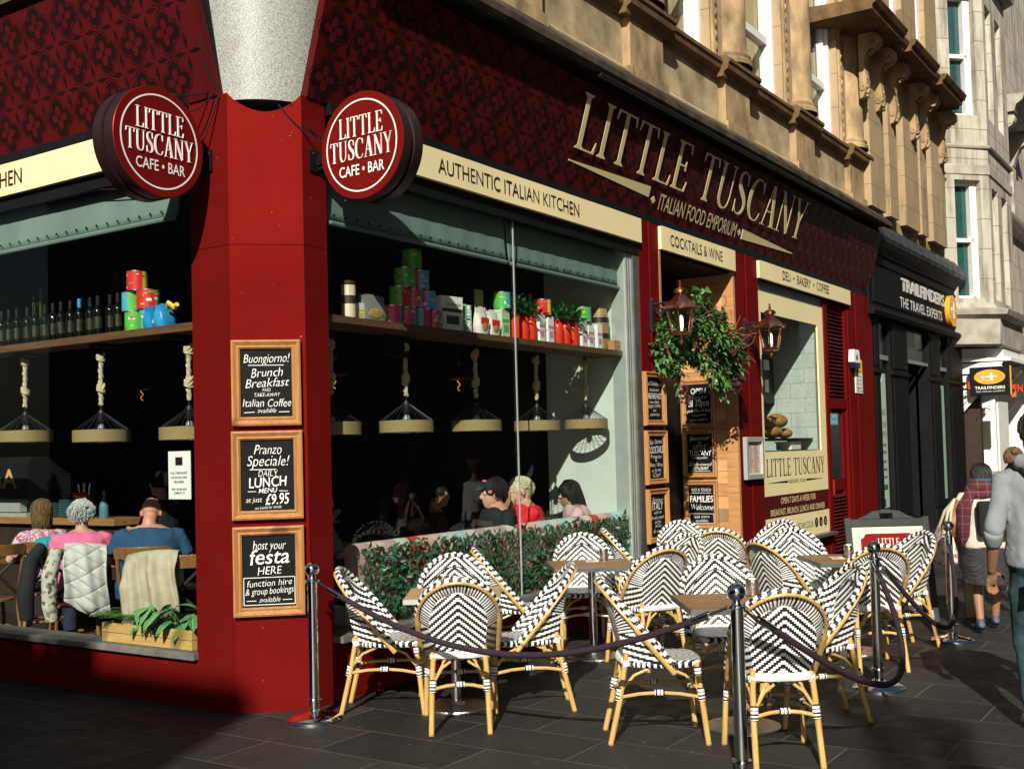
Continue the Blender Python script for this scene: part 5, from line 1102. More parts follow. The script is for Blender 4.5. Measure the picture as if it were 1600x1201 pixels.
# ---------------------------------------------------------------- easel board
ab=thing('easel_board','black framed easel board with maroon LITTLE TUSCANY poster at the right of the terrace','sign board',(10.45,2.95,0))
ao=V((10.50,2.86,0)); aex=V((.555,-.83,0)).normalized(); an=aex.cross(Zp); aup=(Zp*.97-an*.2).normalized(); ann=aex.cross(aup)
b=MB(); hw=.39
for x0,x1,y0,y1 in ((-hw,-hw+.06,0,.97),(hw-.06,hw,0,.97),(-hw+.06,hw-.06,.10,.16),(-hw+.06,hw-.06,.885,.955)): b.frame(ao,aex,aup,ann,x0,x1,y0,y1,-.018,.018)
for s in (-1,1): b.prism([(s*.06,.955),(s*.28,.955),(s*.20,.985),(s*.12,1.03),(s*.06,1.035)],ao,aex,aup,ann,-.016,.016)
b.prism([(-.06,1.005),(.06,1.005),(.06,1.035),(.03,1.045),(-.03,1.045),(-.06,1.035)],ao,aex,aup,ann,-.0165,.0165)
bo=ao-an*.42
for s in (-1,1): b.tube([ao+aex*s*(hw-.04)+aup*.9-an*.02,bo+aex*s*(hw-.04)],.018,6)
b.build('frame',mat('black_stained_wood',(.02,.024,.026),.45),ab,bevel=.003)
b=MB(); b.frame(ao,aex,aup,ann,-hw+.06,hw-.06,.16,.885,-.01,.004); b.build('poster',mat('poster_cream',(.62,.55,.44),.5,var=.06),ab)
b=MB(); c_=.05;x1=.255;y0,y1=.21,.82
b.prism([(-x1+c_,y0),(x1-c_,y0),(x1-c_*.6,y0+c_*.7),(x1,y0+c_),(x1,y1-c_),(x1-c_*.6,y1-c_*.7),(x1-c_,y1),(-x1+c_,y1),(-x1+c_*.6,y1-c_*.7),(-x1,y1-c_),(-x1,y0+c_),(-x1+c_*.6,y0+c_*.7)],ao,aex,aup,ann,.004,.007); b.build('poster_panel',SREDM,ab)
b=MB(); serif(b,'LITTLE',ao+aup*.70+ann*.0065,aex,aup,.075,.20); serif(b,'TUSCANY',ao+aup*.61+ann*.0065,aex,aup,.075,.29); b.frame(ao+ann*.008,aex,aup,ann,-.2,.2,.585,.59,0,.001)
merge(b,text('ITALIAN KITCHEN',.045,None,ao+aup*.48+ann*.009,aex,aup,'mb',w=.3)); b.build('lettering',SWH,ab)
b=MB(); b.frame((11.05,2.42,0),(.8,-.6,0),Zp,(-.6,-.8,0),0,.30,.45,.94,0,.02); b.frame((11.05,2.42,0),(.8,-.6,0),Zp,(-.6,-.8,0),.04,.26,0,.45,0,.02)
solo(b,'plywood_board',mat('plywood',(.36,.28,.17),.7),(11.2,2.35,0),'plain brown plywood board leaning beside the easel board','board')
# ---------------------------------------------------------------- the travel agency
ta=thing('travel_agency_shopfront','black travel agency shopfront with orange plane roundel beyond the red shop','shopfront',(21.4,5.2,0))
def pilaster(x0,x1):
    b=MB(); b.box(x0,x1,5.22,5.5,0,3.72); b.box(x0+.12,x1-.12,5.20,5.22,.4,2.72); b.box(x0+.12,x1-.12,5.20,5.22,2.9,3.6); b.box(x0-.03,x1+.03,5.18,5.23,2.78,2.84); b.box(x0-.03,x1+.03,5.17,5.23,0,.35); b.build('pilaster',CHARC,ta)
for q in ((18.32,18.75),(19.4,20.5),(22.1,22.9),(23.6,24.85)): pilaster(*q)
b=MB(); b.box(18.75,19.4,5.35,5.5,0,.45); b.box(22.9,23.6,5.35,5.5,0,.45); b.build('stall_riser',CHARC,ta)
b=MB(); b.box(18.1,25.25,5.17,5.5,3.80,4.93); 
for q in ((18.3,25.05,4.56,4.60),(18.3,25.05,3.92,3.96),(18.3,18.34,3.96,4.56),(25.01,25.05,3.96,4.56)): b.box(q[0],q[1],5.15,5.17,q[2],q[3])
mould(b,[(5.2,3.70),(5.10,3.70),(5.07,3.76),(5.09,3.82),(5.17,3.84),(5.2,3.84)],18.08,25.3); mould(b,[(5.2,4.72),(5.14,4.72),(5.12,4.78),(5.07,4.84),(5.05,4.92),(5.2,4.95)],18.08,25.3); ff=b.build('fascia',CHARC,ta)
b=MB(); n=44; rows=[]
for yy,zz in ((5.06,4.93),(5.03,5.0),(5.06,5.12),(5.12,5.22),(5.16,5.27)): rows.append([V((18.25+7.1*i/n,yy-.014*(i%3==0),zz+.006*(i%3==0))) for i in range(n+1)])
b.loft(rows,smooth=False); b.build('lead_capping',LEAD,ta,solid=.01)
b=MB(); b.box(18.75,19.4,5.29,5.30,.45,3.0); b.box(22.9,23.6,5.29,5.30,.45,3.0); b.box(18.75,19.4,5.29,5.30,3.1,3.72); b.box(20.5,22.1,5.29,5.30,3.1,3.72); b.box(22.9,23.6,5.29,5.30,3.1,3.72); b.build('pane',GLASS,ta)
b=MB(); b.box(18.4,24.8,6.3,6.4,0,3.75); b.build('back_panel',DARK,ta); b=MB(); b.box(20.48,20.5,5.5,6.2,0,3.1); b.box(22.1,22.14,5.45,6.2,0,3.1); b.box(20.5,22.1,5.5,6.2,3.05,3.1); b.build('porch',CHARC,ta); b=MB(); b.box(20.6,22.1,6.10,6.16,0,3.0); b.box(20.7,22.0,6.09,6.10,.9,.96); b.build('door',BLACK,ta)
b=MB(); b.box(18.75,19.4,5.26,5.31,3.02,3.10); b.box(20.5,22.1,5.26,5.31,3.05,3.11); b.box(22.9,23.6,5.26,5.31,3.02,3.09); b.build('transom',mat('grey_transom',(.20,.215,.20),.5),ta)
b=MB(); b.box(18.75,19.4,5.34,5.36,3.12,3.7); b.box(20.5,22.1,5.34,5.36,3.12,3.7); b.box(22.9,23.6,5.34,5.36,3.12,3.7); b.build('light_panel',mat('frosted_panel',(.05,.055,.055),.4),ta)
MINT=mat('window_poster',(.62,.68,.60),.7,var=.05)
b=MB(); b.prism([(.03,.55),(.64,.55),(.64,2.80),(.50,2.80),(.03,2.3)],(18.75,5.33,0),Xp,Zp,Ym,0,.01); po=b.build('window_poster',MINT,ta)  # slanted top puts the fascia's shadow edge into the poster shape
b=MB()
for s_,z_,w_,h_ in (('WINNING',2.10,.5,.15),('SERVICE FROM',1.90,.5,.13),('THE EXPERTS',1.74,.5,.12)): merge(b,text(s_,h_,None,(19.09,5.318,z_),Xp,Zp,'mb',w=w_))
b.build('gold_lettering',mat('gold_print',(.48,.30,.08),.5),po); b=MB()
for s_,z_,w_ in (('Amazing',1.58,.4),('Holidays',1.46,.42),('tailor made',1.30,.38),('local knowledge',1.17,.42),('no hidden extras',1.04,.42)): merge(b,text(s_,.09,None,(19.09,5.318,z_),Xp,Zp,'mb',w=w_))
b.build('ink_lettering',INK,po); b=MB(); b.box(18.95,19.3,5.312,5.318,.86,.94); b.box(18.85,19.15,5.312,5.318,.58,.70); b.build('poster_print',mat('print_green',(.03,.22,.11),.5),po)
b=MB(); b.prism([(.04,.5),(.66,.5),(.66,2.74),(.50,2.74),(.04,2.25)],(22.9,5.33,0),Xp,Zp,Ym,0,.01); b.build('window_poster',mat('pale_mint_poster',(.45,.60,.50),.7,var=.05),ta)  # same slanted top: a cast shadow edge built into the outline
# raised letters
b=MB(); tm=text('TRAILFINDERS',.315,None,(21.56,5.169,4.27),Xp,Zp,'mb',w=3.1,off=.012)
for d_ in range(3): merge(b,MB().add([(p[0],p[1]-.006-.012*d_,p[2]) for p in tm.v],tm.f))
b.build('raised_letters',WHITE,ff); text('THE TRAVEL EXPERTS',.25,WHITE,(21.46,5.168,3.985),Xp,Zp,ff,w=3.05,off=.008)
ORG=mat('orange_disc',(.75,.33,.03),.4,var=.06)
def plane_disc(b,w,o,ex,ey,rx,ry,d=.0):
    nn=V(ex).cross(V(ey)); b.prism([(rx*math.cos(a),ry*math.sin(a)) for a in [2*PI*i/40 for i in range(40)]],o,ex,ey,nn,0,.06+d)
    P=[(-.62,.0),(-.5,.06),(.0,.07),(.10,.55),(.20,.55),(.18,.07),(.45,.05),(.62,.0),(.45,-.05),(.18,-.07),(.20,-.55),(.10,-.55),(0,-.07),(-.5,-.06)]
    w.prism([(x*rx,y*ry) for x,y in P],o,ex,ey,nn,.061+d,.07+d); w.prism([(-.55*rx,.04*ry),(-.42*rx,.2*ry),(-.36*rx,.2*ry),(-.4*rx,0),(-.36*rx,-.2*ry),(-.42*rx,-.2*ry),(-.55*rx,-.04*ry)],o,ex,ey,nn,.0605+d,.0695+d)
    for s in (-1,1): w.prism([(-.8*rx,s*.5*ry),(.12*rx,s*.5*ry),(.12*rx,s*.46*ry),(-.8*rx,s*.46*ry)],o,ex,ey,nn,.061+d,.0685+d)
b=MB();w=MB(); plane_disc(b,w,(23.55,5.165,4.22),Xp,Zp,.33,.31,.03); di=b.build('roundel',ORG,ff); w.build('plane_emblem',WHITE,di)
ps=thing('projecting_sign','black projecting sign with orange plane oval over the pavement','sign',(24.75,4.75,2.55)); b=MB(); b.box(24.72,24.80,4.28,5.06,2.55,3.14); b.build('panel',BLACK,ps,bevel=.01); b=MB(); b.box(24.715,24.805,4.262,4.28,2.55,3.14); b.build('edge',ORG,ps)
b=MB();w=MB(); plane_disc(b,w,(24.72,4.67,2.93),(0,-1,0),Zp,.30,.15,-.05); oo=b.build('oval',ORG,ps); w.build('plane_emblem',WHITE,oo)
b=MB(); merge(b,text('TRAILFINDERS',.085,None,(24.717,4.67,2.68),(0,-1,0),Zp,'mb',w=.58,off=.015)); merge(b,text('THE TRAVEL EXPERTS',.035,None,(24.717,4.67,2.62),(0,-1,0),Zp,'mb',w=.56)); b.build('lettering',WHITE,ps); b=MB(); b.tube([(24.76,5.06,3.0),(24.76,5.2,3.0)],.02,6); b.tube([(24.76,5.06,2.7),(24.76,5.2,2.7)],.02,6); b.build('bracket',BLACK,ps)
# ---------------------------------------------------------------- pale stone buildings beyond
pb_=thing('pale_stone_building','pale ashlar building with a canted bay beyond the travel agency','building',(29,5.2,0))
b=MB(); b.box(23.6,46,5.3,9,3.4,22); b.box(25.0,46,5.6,9,0,3.4); b.build('wall',PALE,pb_)
# canted bay in plan
BP=[(24.0,5.3),(24.85,4.55),(27.3,4.55),(28.2,5.3)]
b=MB(); 
def facade(b,p,q,z0,z1,holes,dep=.25):
    """wall between two plan points with real window openings; holes = (s0,s1,za,zb) along it"""
    p=V((*p,0));q=V((*q,0)); L=(q-p).length; e=(q-p).normalized(); n=V((e.y,-e.x,0))
    xs=sorted({0,L,*[h[0] for h in holes],*[h[1] for h in holes]}); zs=sorted({z0,z1,*[h[2] for h in holes],*[h[3] for h in holes]})
    for i in range(len(xs)-1):
        for j in range(len(zs)-1):
            cx,cz=(xs[i]+xs[i+1])/2,(zs[j]+zs[j+1])/2
            if any(h[0]<cx<h[1] and h[2]<cz<h[3] for h in holes): continue
            b.quad(p+e*xs[i]+Zp*zs[j],p+e*xs[i+1]+Zp*zs[j],p+e*xs[i+1]+Zp*zs[j+1],p+e*xs[i]+Zp*zs[j+1])
    for s0,s1,za,zb in holes:
        for (a,c) in (((s0,za),(s0,zb)),((s0,zb),(s1,zb)),((s1,zb),(s1,za)),((s1,za),(s0,za))):
            A=p+e*a[0]+Zp*a[1];C=p+e*c[0]+Zp*c[1]; b.quad(A,C,C-n*dep,A-n*dep)
    return p,e,n
def winset(p,e,n,h,par,dep=.25):
    s0,s1,za,zb=h; f=MB(); o=p-n*dep; w=.07
    for x0,x1,a,c in ((s0,s0+w,za,zb),(s1-w*2.2,s1,za,zb),(s0+w,s1-w,za,za+w),(s0+w,s1-w,zb-w,zb),(s0+w,s1-w,(za+zb)/2-.04,(za+zb)/2+.04)): f.frame(o,e,Zp,n,x0,x1,a,c,-.06,.10)
    wd_=f.build('window',WHITE,par); g_=MB(); g_.frame(o,e,Zp,n,s0+w,s1-w,za+w,zb-w,-.05,-.03); g_.build('pane',PANE,wd_)
PANE=mat('dark_teal_pane',(.02,.07,.075),.08,spec=.8)
H1=[(.30,.92,4.55,7.0),(.30,.92,8.35,10.9),(.30,.92,12,14.4)]
p,e,n=facade(b,BP[0],BP[1],3.9,20,H1); 
for h in H1: winset(p,e,n,h,pb_)
H2=[(.25,.85,4.55,6.9),(1.3,1.9,4.55,6.9),(.25,.85,8.35,10.8),(1.3,1.9,8.35,10.8),(.25,.85,12,14.4),(1.3,1.9,12,14.4)]
p,e,n=facade(b,BP[1],BP[2],3.9,20,H2)
for h in H2: winset(p,e,n,h,pb_)
facade(b,BP[2],BP[3],3.9,20,[]); b.build('bay',PALE,pb_)
def baymould(b,prof):
    """prof (out, z): follow the bay plan"""
    for k in range(len(prof)-1):
        rows=[]
        for out,z in prof[k:k+2]:
            rows.append([V((24.0-out*.4,5.3,z)),V((24.85-out*.4,4.55-out,z)),V((27.3+out*.4,4.55-out,z)),V((28.2+out*.4,5.3,z))])
        b.loft(rows,smooth=False)
b=MB()
baymould(b,[(0,3.55),(.10,3.6),(.12,4.12),(.26,4.20),(.30,4.30),(.06,4.36),(0,4.45)]); baymould(b,[(0,7.65),(.05,7.66),(.07,7.70),(0,7.74)]); baymould(b,[(0,11.4),(.2,11.45),(.25,11.6),(0,11.7)]); baymould(b,[(0,7.1),(.03,7.12),(.03,7.3),(0,7.32)])
mould(b,[(5.3,6.95),(5.12,7.0),(5.05,7.12),(5.0,7.2),(5.0,7.28),(5.3,7.4)],28.5,46); mould(b,[(5.3,3.9),(4.9,3.95),(4.85,4.1),(5.3,4.2)],28.5,46)
for x0 in (29.4,35.0,40.5):
    mould(b,[(5.3,9.6),(4.75,9.6),(4.7,9.75),(4.55,9.85),(4.5,10.0),(5.3,10.05)],x0,x0+2.6)
    for xx in (x0+.25,x0+2.35): b.prism([(5.3,8.7),(5.18,8.75),(5.1,9.0),(5.0,9.2),(4.82,9.3),(4.75,9.45),(4.8,9.58),(5.3,9.6)],(xx-.14,0,0),(0,1,0),Zp,Xp,0,.28); b.lathe([(.001,.16),(.11,.16),(.13,0)],(xx,4.88,9.43),14,ax=((0,1,0),Zp,(-1,0,0))); b.box(xx-.2,xx+.2,5.18,5.3,7.4,8.7)
b.build('moulding',PALES,pb_)
b=MB()
for x0 in (29.9,35.5,41.0): b.box(x0,x0+1.6,5.27,5.31,7.7,9.5); b.box(x0,x0+1.6,5.27,5.31,4.6,6.6); b.box(x0,x0+1.6,5.27,5.31,11.5,14)
b.build('window',PANE,pb_)
b=MB(); b.tube([(24.45,5.22,5),(24.45,5.22,22)],.05,8); b.tube([(30.6,5.2,10.4),(30.9,5.2,22)],.03,6); b.build('drainpipe',IRON,pb_)
# shop with a white canopy under the bay
cs=thing('canopy_shop','dark shop with a white metal canopy and red neon beyond the travel agency','shopfront',(29,4.8,0))
b=MB(); b.prism([(24.7,5.3),(25.3,4.35),(29,4.35),(29,5.3)],(0,0,3.28),Xp,V((0,1,0)),Zp,0,.07); b.prism([(24.8,5.3),(25.35,4.5),(29,4.5),(29,5.3)],(0,0,3.35),Xp,V((0,1,0)),Zp,0,.2); b.box(29.2,40,4.3,5.3,3.3,3.4); b.build('canopy',WHITE,cs)
b=MB()
for k in range(22): b.box(25.4+k*.16,25.46+k*.16,4.42,5.3,3.255,3.28)
b.build('canopy_slats',DALU,cs)
for x0 in (25.0,27.2,29.6):
    b=MB(); b.prism([(5.35,2.3),(5.35,3.25),(4.45,3.25),(4.55,3.1)],(x0,0,0),(0,1,0),Zp,Xp,0,.06); b.prism([(5.30,2.3),(4.5,3.2),(4.44,3.14),(5.24,2.24)],(x0-.06,0,0),(0,1,0),Zp,Xp,0,.07); b.build('side_fin',WHITE,cs)
b=MB(); b.box(25.2,45,5.35,5.6,0,3.3); b.build('dark_front',mat('dark_granite_front',(.03,.033,.034),.3,var=.4,scale=4),cs)
b=MB(); b.box(25.1,25.3,4.95,5.35,0,3.3); b.build('near_pier',mat('dark_brown_pier',(.035,.02,.015),.5),cs)
for x0,x1 in ((26.4,26.55),(26.75,27.9),(29.9,31.2),(33.5,34.6)):
    b=MB(); b.box(x0,x1,4.9,5.34,.95,3.25); w=b.build('white_column',WHITE,cs); b=MB(); b.box(x0-.01,x1+.01,4.89,5.34,0,.95); b.build('column_base',PALES,w)
NEON=emit('neon_red',(1,.05,.03),1.3); NEB=mat('blue_panel',(.03,.10,.30),.4)
b=MB(); tm=text('SANDWICHES',.20,None,(25.22,4.90,2.70),V((1,-.35,0)),Zp,'mb',w=1.15); merge(b,tm); tm=text('OPEN',.24,None,(28.4,4.85,2.75),V((1,-.35,0)),Zp,'mb',w=.8); merge(b,tm); b.build('neon_lettering',NEON,cs)
b=MB(); b.tube([(26.0,4.9,2.98),(27.3,4.6,2.98)],.02,6); b.tube([(26.0,4.9,3.03),(27.3,4.6,3.03)],.02,6); b.build('blue_tube',NEB,cs)
b=MB(); b.box(25.9,26.0,4.85,4.95,2.95,3.08); b.box(27.8,27.95,4.7,4.8,2.6,2.75); b.build('red_box',mat('brick_box',(.35,.12,.08),.6),cs)
far=thing('far_stone_building','cream stone building at the far right end of the street','building',(54,5,0)); b=MB(); b.box(46.2,80,5.0,9,0,20); b.build('wall',PALE,far); b=MB()
for i in range(9):
    for k in range(4): b.box(47.2+i*3.4,48.6+i*3.4,4.97,5.01,1.0+k*4.2,3.4+k*4.2)
b.build('window',PANE,far)
# ---------------------------------------------------------------- people
def cloth(name,c,bs=60,bk=.25,v=.18): return mat(name,c,.85,var=v,scale=7,bump=bk,bscale=bs,spec=.2)
def hand(b,w,f,side,curl=.5,s=1.):
    """palm, four bent fingers and a thumb; w = wrist, f = pointing direction"""
    w=V(w);f=V(f).normalized(); n=V(side).normalized(); n=(n-f*n.dot(f)).normalized(); k=f.cross(n)   # n = thumb side, k = palm normal
    b.tube([w-f*.03*s,w,w+f*.045*s,w+f*.085*s],[.024*s,.024*s,.034*s,.032*s],10,flat=.6)
    for i,(o,L) in enumerate(((.028,.070),(.009,.080),(-.010,.075),(-.028,.058))):
        p=w+f*.08*s+n*o*s; d=f.copy(); P=[p]
        for q in range(3): d=(d+k*curl*.6).normalized(); P.append(P[-1]+d*L*s*(.45,.32,.25)[q])
        b.tube([w+f*.05*s+n*o*s*.8]+P,[.009*s,.009*s,.0088*s,.008*s,.007*s],7)
    p=w+f*.025*s+n*.03*s; d=(f*.6+n*.75+k*.3).normalized(); b.tube([w+f*.01*s+n*.012*s,p+d*.02*s,p+d*.05*s,p+(d+f*.4).normalized()*.072*s],[.013*s,.012*s,.010*s,.008*s],7)
def head(b,c,fwd,s=1.,up=None):
    c=V(c);f=V(fwd).normalized(); u=V(up or (0,0,1)); u=(u-f*u.dot(f)).normalized(); r=f.cross(u)
    rot=MX((r,f,u)).transposed().to_3x3()
    W=lambda x,y,z:c+(r*x+f*y+u*z)*s
    b.blob(W(0,-.008,.028),(.076*s,.096*s,.092*s),rot=rot); b.blob(W(0,.022,-.038),(.058*s,.066*s,.078*s),rot=rot); b.blob(W(0,.060,-.088),(.03*s,.024*s,.022*s),rot=rot)
    b.tube([W(0,.088,.018),W(0,.108,-.018),W(0,.090,-.030)],[.008*s,.0145*s,.012*s],7); b.blob(W(0,.083,-.056),(.022*s,.012*s,.006*s),rot=rot); b.blob(W(0,.081,-.066),(.020*s,.012*s,.007*s),rot=rot)
    for q in (-1,1): b.blob(W(q*.078,-.008,-.008),(.012*s,.022*s,.034*s),rot=rot); b.blob(W(q*.033,.076,.034),(.022*s,.012*s,.008*s),rot=rot)
    return W,rot
WR=bpy.data.textures.new('cloth_folds','CLOUDS'); WR.noise_scale=.11; WR.noise_depth=2
def wrinkle(o,k=.028):
    d=o.modifiers.new('folds','DISPLACE'); d.texture=WR; d.strength=k; d.mid_level=.5; d.texture_coords='LOCAL'; return o
def xf(b,m): b.v=[tuple(m@V(p)) for p in b.v]; return b
SCLERA=mat('eye_white',(.7,.68,.65),.3,var=0); IRIS=mat('eye_dark',(.03,.02,.015),.2,var=0)
def person(loc,hd,label,top,skin=None,legm=None,seat=None,h=1.72,w=1.0,lean=.06,hair=None,hairm=None,face=None,tilt=0,arms=None,sleeve=.55,legs=None,shoem=None,group=None,skirt=None,nod=0,neck=None,hair_len=.045):
    """seat = seat height, None stands; arms = two (elbow, hand) in local metres; faces local +y"""
    t=thing('person',label,'person',loc,R(hd-90),group); m=basis(t); k=h/1.72; skin=skin or SKIN
    if seat is not None: hz=seat+.10
    else: hz=.93*k
    sh=hz+.47*k; ly=lean; w_=w*k
    T=[((0,-.01,hz-.06),.175*w_,.125*w_),((0,0,hz+.02),.178*w_,.13*w_),((0,ly*.25,hz+.16*k),.165*w_,.118*w_),((0,ly*.6,hz+.30*k),.178*w_,.118*w_),((0,ly*.92,hz+.41*k),.185*w_,.105*w_),((0,ly,sh-.01),.155*w_,.085*w_),((0,ly+.01,sh+.035*k),.075*w_,.065*w_)]
    hc=V((0,ly+.04+nod*.06,sh+(neck or (.172 if seat is not None else .188))*k-nod*.05)); fw=face or (math.sin(R(tilt)),math.cos(R(tilt)),-.05-nod*.6)
    b=MB(); b.rings([(c,a*.93,d*.93) for c,a,d in T],16); b.tube([(0,ly-.005,sh-.02),(0,ly+.005,sh+.06*k),hc-V((0,.02,.03))],[.062*k,.054*k,.055*k],12)
    up=(0,0,1); W,rot=head(b,hc,fw,k*1.0)
    SP=[];
    arms=arms or [((-.26,.10,hz+.18),(-.14,.34,hz+.20)),((.26,.10,hz+.18),(.14,.34,hz+.20))]
    for q,(el,hd_) in zip((-1,1),arms):
        s0=V((q*.175*w_,ly,sh-.045*k)); el=V(el);hd_=V(hd_); SP.append((s0,el,hd_))
        b.tube([s0+V((-q*.05,0,0)),s0,s0.lerp(el,.4),el,el.lerp(hd_,.35),hd_],[.05*k,.050*k,.046*k,.038*k,.037*k,.025*k],10)
        hand(b,hd_,(hd_-el),(-q,.3,.3),.45,k)
    if legs is None:
        legs=[]
        for q in (-1,1):
            if seat is not None: legs.append(((q*.09*w_,.03,hz-.02),(q*.12*w_,.42*k,seat+.06),(q*.12*w_,.40*k,.09),(q*.12*w_,.52*k,.05)))
            else: legs.append(((q*.09*w_,0,hz),(q*.10,.03,.48*k),(q*.10,-.02,.09),(q*.10,.13,.04)))
    for L in legs: b.tube([L[0],V(L[0]).lerp(V(L[1]),.5),L[1],V(L[1]).lerp(V(L[2]),.35),L[2]],[.078*w_,.070*w_,.052*k,.050*k,.036*k],10)
    xf(b,m); b.build('body',skin,t,remesh=.0085,smoothit=4)
    # eyes
    e=MB()
    for q in (-1,1): e.blob(W(q*.033,.079,.018),.0115*k,n=10,m=7)
    p=MB()
    for q in (-1,1): p.blob(W(q*.033,.0885,.018),.0055*k,n=8,m=5)
    xf(e,m);xf(p,m); eo=e.build('eyes',SCLERA,t); p.build('pupils',IRIS,eo)
    # top
    b=MB(); b.rings([(c,a*1.05+.006,d*1.08+.008) for c,a,d in T[:6]]+[((0,ly+.005,sh+.018*k),.085*w_,.072*w_)],18)
    for s0,el,hd_ in SP:
        P=[s0+V((-math.copysign(.05,s0.x),0,.005)),s0]; rr=[.06*k,.060*k]
        if sleeve<=1: e_=s0.lerp(el,sleeve); P+=[s0.lerp(e_,.5),e_]; rr+=[.058*k,.056*k]
        else: e_=el.lerp(hd_,sleeve-1); P+=[s0.lerp(el,.5),el,el.lerp(e_,.5),e_]; rr+=[.056*k,.052*k,.048*k,.042*k]
        b.tube(P,rr,12)
    xf(b,m); so_=b.build('top',top,t,remesh=.012,smoothit=3); wrinkle(so_)
    if legm:
        b=MB(); b.rings([((0,-.01,hz-.10),.15*w_,.12*w_),((0,-.01,hz-.05),.188*w_,.14*w_),((0,0,hz+.03),.186*w_,.138*w_)],16)
        if skirt: b=MB(); b.rings([((0,0,skirt),.21*w_,.19*w_),((0,0,hz-.15),.20*w_,.16*w_),((0,0,hz),.185*w_,.135*w_),((0,0,hz+.05),.18*w_,.13*w_)],20)
        else:
            for L in legs: b.tube([L[0],V(L[0]).lerp(V(L[1]),.5),L[1],V(L[1]).lerp(V(L[2]),.5),V(L[1]).lerp(V(L[2]),.97)],[.092*w_,.084*w_,.068*k,.066*k,.060*k],12)
        xf(b,m); wrinkle(b.build('skirt' if skirt else 'trousers',legm,t,remesh=.012,smoothit=3))
    if shoem:
        for L in legs:
            b=MB(); a=V(L[2]);c=V(L[3]); d=(c-a); d=V((d.x,d.y,d.z)); b.tube([a-d.normalized()*.05+V((0,0,-.02)),a+V((0,0,-.025)),a.lerp(c,.6),c+d*.1],[.035*k,.045*k,.042*k,.032*k],10); b.tube([a+V((0,0,.04)),a+V((0,0,-.03))],[.045*k,.045*k],10)
            xf(b,m); b.build('shoe',shoem,t,remesh=.009,smoothit=2)
    # hair: cap plus strands hanging from the crown
    if hair:
        b=MB(); hs=k
        if hair=='crop':
            b.blob(W(0,-.014,.036),(.082*hs,.102*hs,.092*hs),rot=rot); b.blob(W(0,-.048,-.02),(.070*hs,.060*hs,.075*hs),rot=rot); rs=random.Random(int(1000*h)); L=hair_len
            for i in range(1500):
                a=rs.uniform(0,2*PI); e=rs.uniform(-.8,1.5); nx,ny,nz=math.cos(a)*math.cos(e),math.sin(a)*math.cos(e),math.sin(e)
                if ny>.25 and nz<.62: continue
                if nz<0 and ny>-.15: continue
                p=V((nx*.082,ny*.102-.014,nz*.092+.036)); n_=V((nx,ny,nz)); sw=V((nx*.5+rs.uniform(-.16,.16),-.55+ny*.4+rs.uniform(-.15,.15),-.75)); P=[p-n_*.006]; d=n_
                for q in range(4): d=(d*.5+sw*.62+V((rs.uniform(-.12,.12),rs.uniform(-.12,.12),rs.uniform(-.1,.1)))).normalized(); P.append(P[-1]+d*L*.25)
                b.tube([W(*c) for c in P],[.0042*hs,.0045*hs,.0042*hs,.003*hs,.0008],4,caps=False)
        if hair in('bob','short','long','tail','bun'):
            b.blob(W(0,-.016,.040),(.086*hs,.104*hs,.094*hs),rot=rot)
            drop={'bob':.17,'short':.055,'long':.19,'tail':.06,'bun':.06}[hair]; vol={'bob':.02,'short':.022,'long':.03,'tail':.006,'bun':.004}[hair]
            for i in range(640):
                a=random.uniform(-.62,.62)*PI-PI/2; ph=random.uniform(.0,1.2)
                st=V((math.cos(a)*math.sin(ph),math.sin(a)*math.sin(ph),math.cos(ph))); dr=drop*random.uniform(.75,1.05)
                if math.sin(a)>.2: dr*=.35
                jt=random.uniform(0,.07); wv=random.uniform(-.007,.007); wp=random.uniform(0,6)
                P=[]
                for q in range(6):
                    f=q/5; an=ph+(PI/2*1.05-ph)*min(1,f*1.6); rr=1.03+jt+vol*6*f*(1-f)
                    z=math.cos(an)*.096*rr+.040-(dr*max(0,f-.45)/.55); x=math.cos(a)*math.sin(an)*.087*rr; y=math.sin(a)*math.sin(an)*.104*rr-.016
                    P.append(W(x*(1-.25*max(0,f-.7)) + wv*math.sin(f*7+wp),y*(1-.1*max(0,f-.7))+random.uniform(-.002,.002),z))
                b.tube(P,[.0045*hs,.0052*hs,.0052*hs,.0048*hs,.004*hs,.0012*hs],4,caps=False)
            if hair=='tail':
                for i in range(90):
                    a=random.uniform(0,2*PI); r0=.016; P=[W(r0*math.cos(a),-.105,.03+r0*math.sin(a))]
                    for q in range(1,7): P.append(W(.026*math.cos(a)*(1.2 if q<5 else .5)+.012*math.sin(q*1.3+a),-.118-.012*math.sin(q)-.02*math.sin(a)*(1 if q<5 else .3),.03-.034*q))
                    b.tube(P,[.005*hs]*6+[.0015],4,caps=False,mi=1)
            if hair=='bun': b.blob(W(.0,-.115,.085),(.05*hs,.045*hs,.045*hs)); 
        xf(b,m); b.build('hair',hairm if isinstance(hairm,list) else [hairm,hairm],t)
    return t,m,W,rot,SP,hz,sh
def hairmat(name,c,c2):
    t=NT(name); n=t.noise(70,3,stretch=(1,1,.2)); t.base(t.ramp(n,[(.35,c2),(.65,c)])); t.set(rough=.6,spec=.22); return t.m
HB=hairmat('brown_hair',(.17,.095,.045),(.07,.035,.015)); HG=hairmat('silver_hair',(.62,.63,.62),(.33,.34,.34)); HK=hairmat('black_hair',(.018,.014,.013),(.006,.005,.005)); HW=hairmat('white_blond_hair',(.62,.55,.40),(.36,.31,.21)); HBL=hairmat('blond_hair',(.50,.33,.12),(.25,.14,.045))
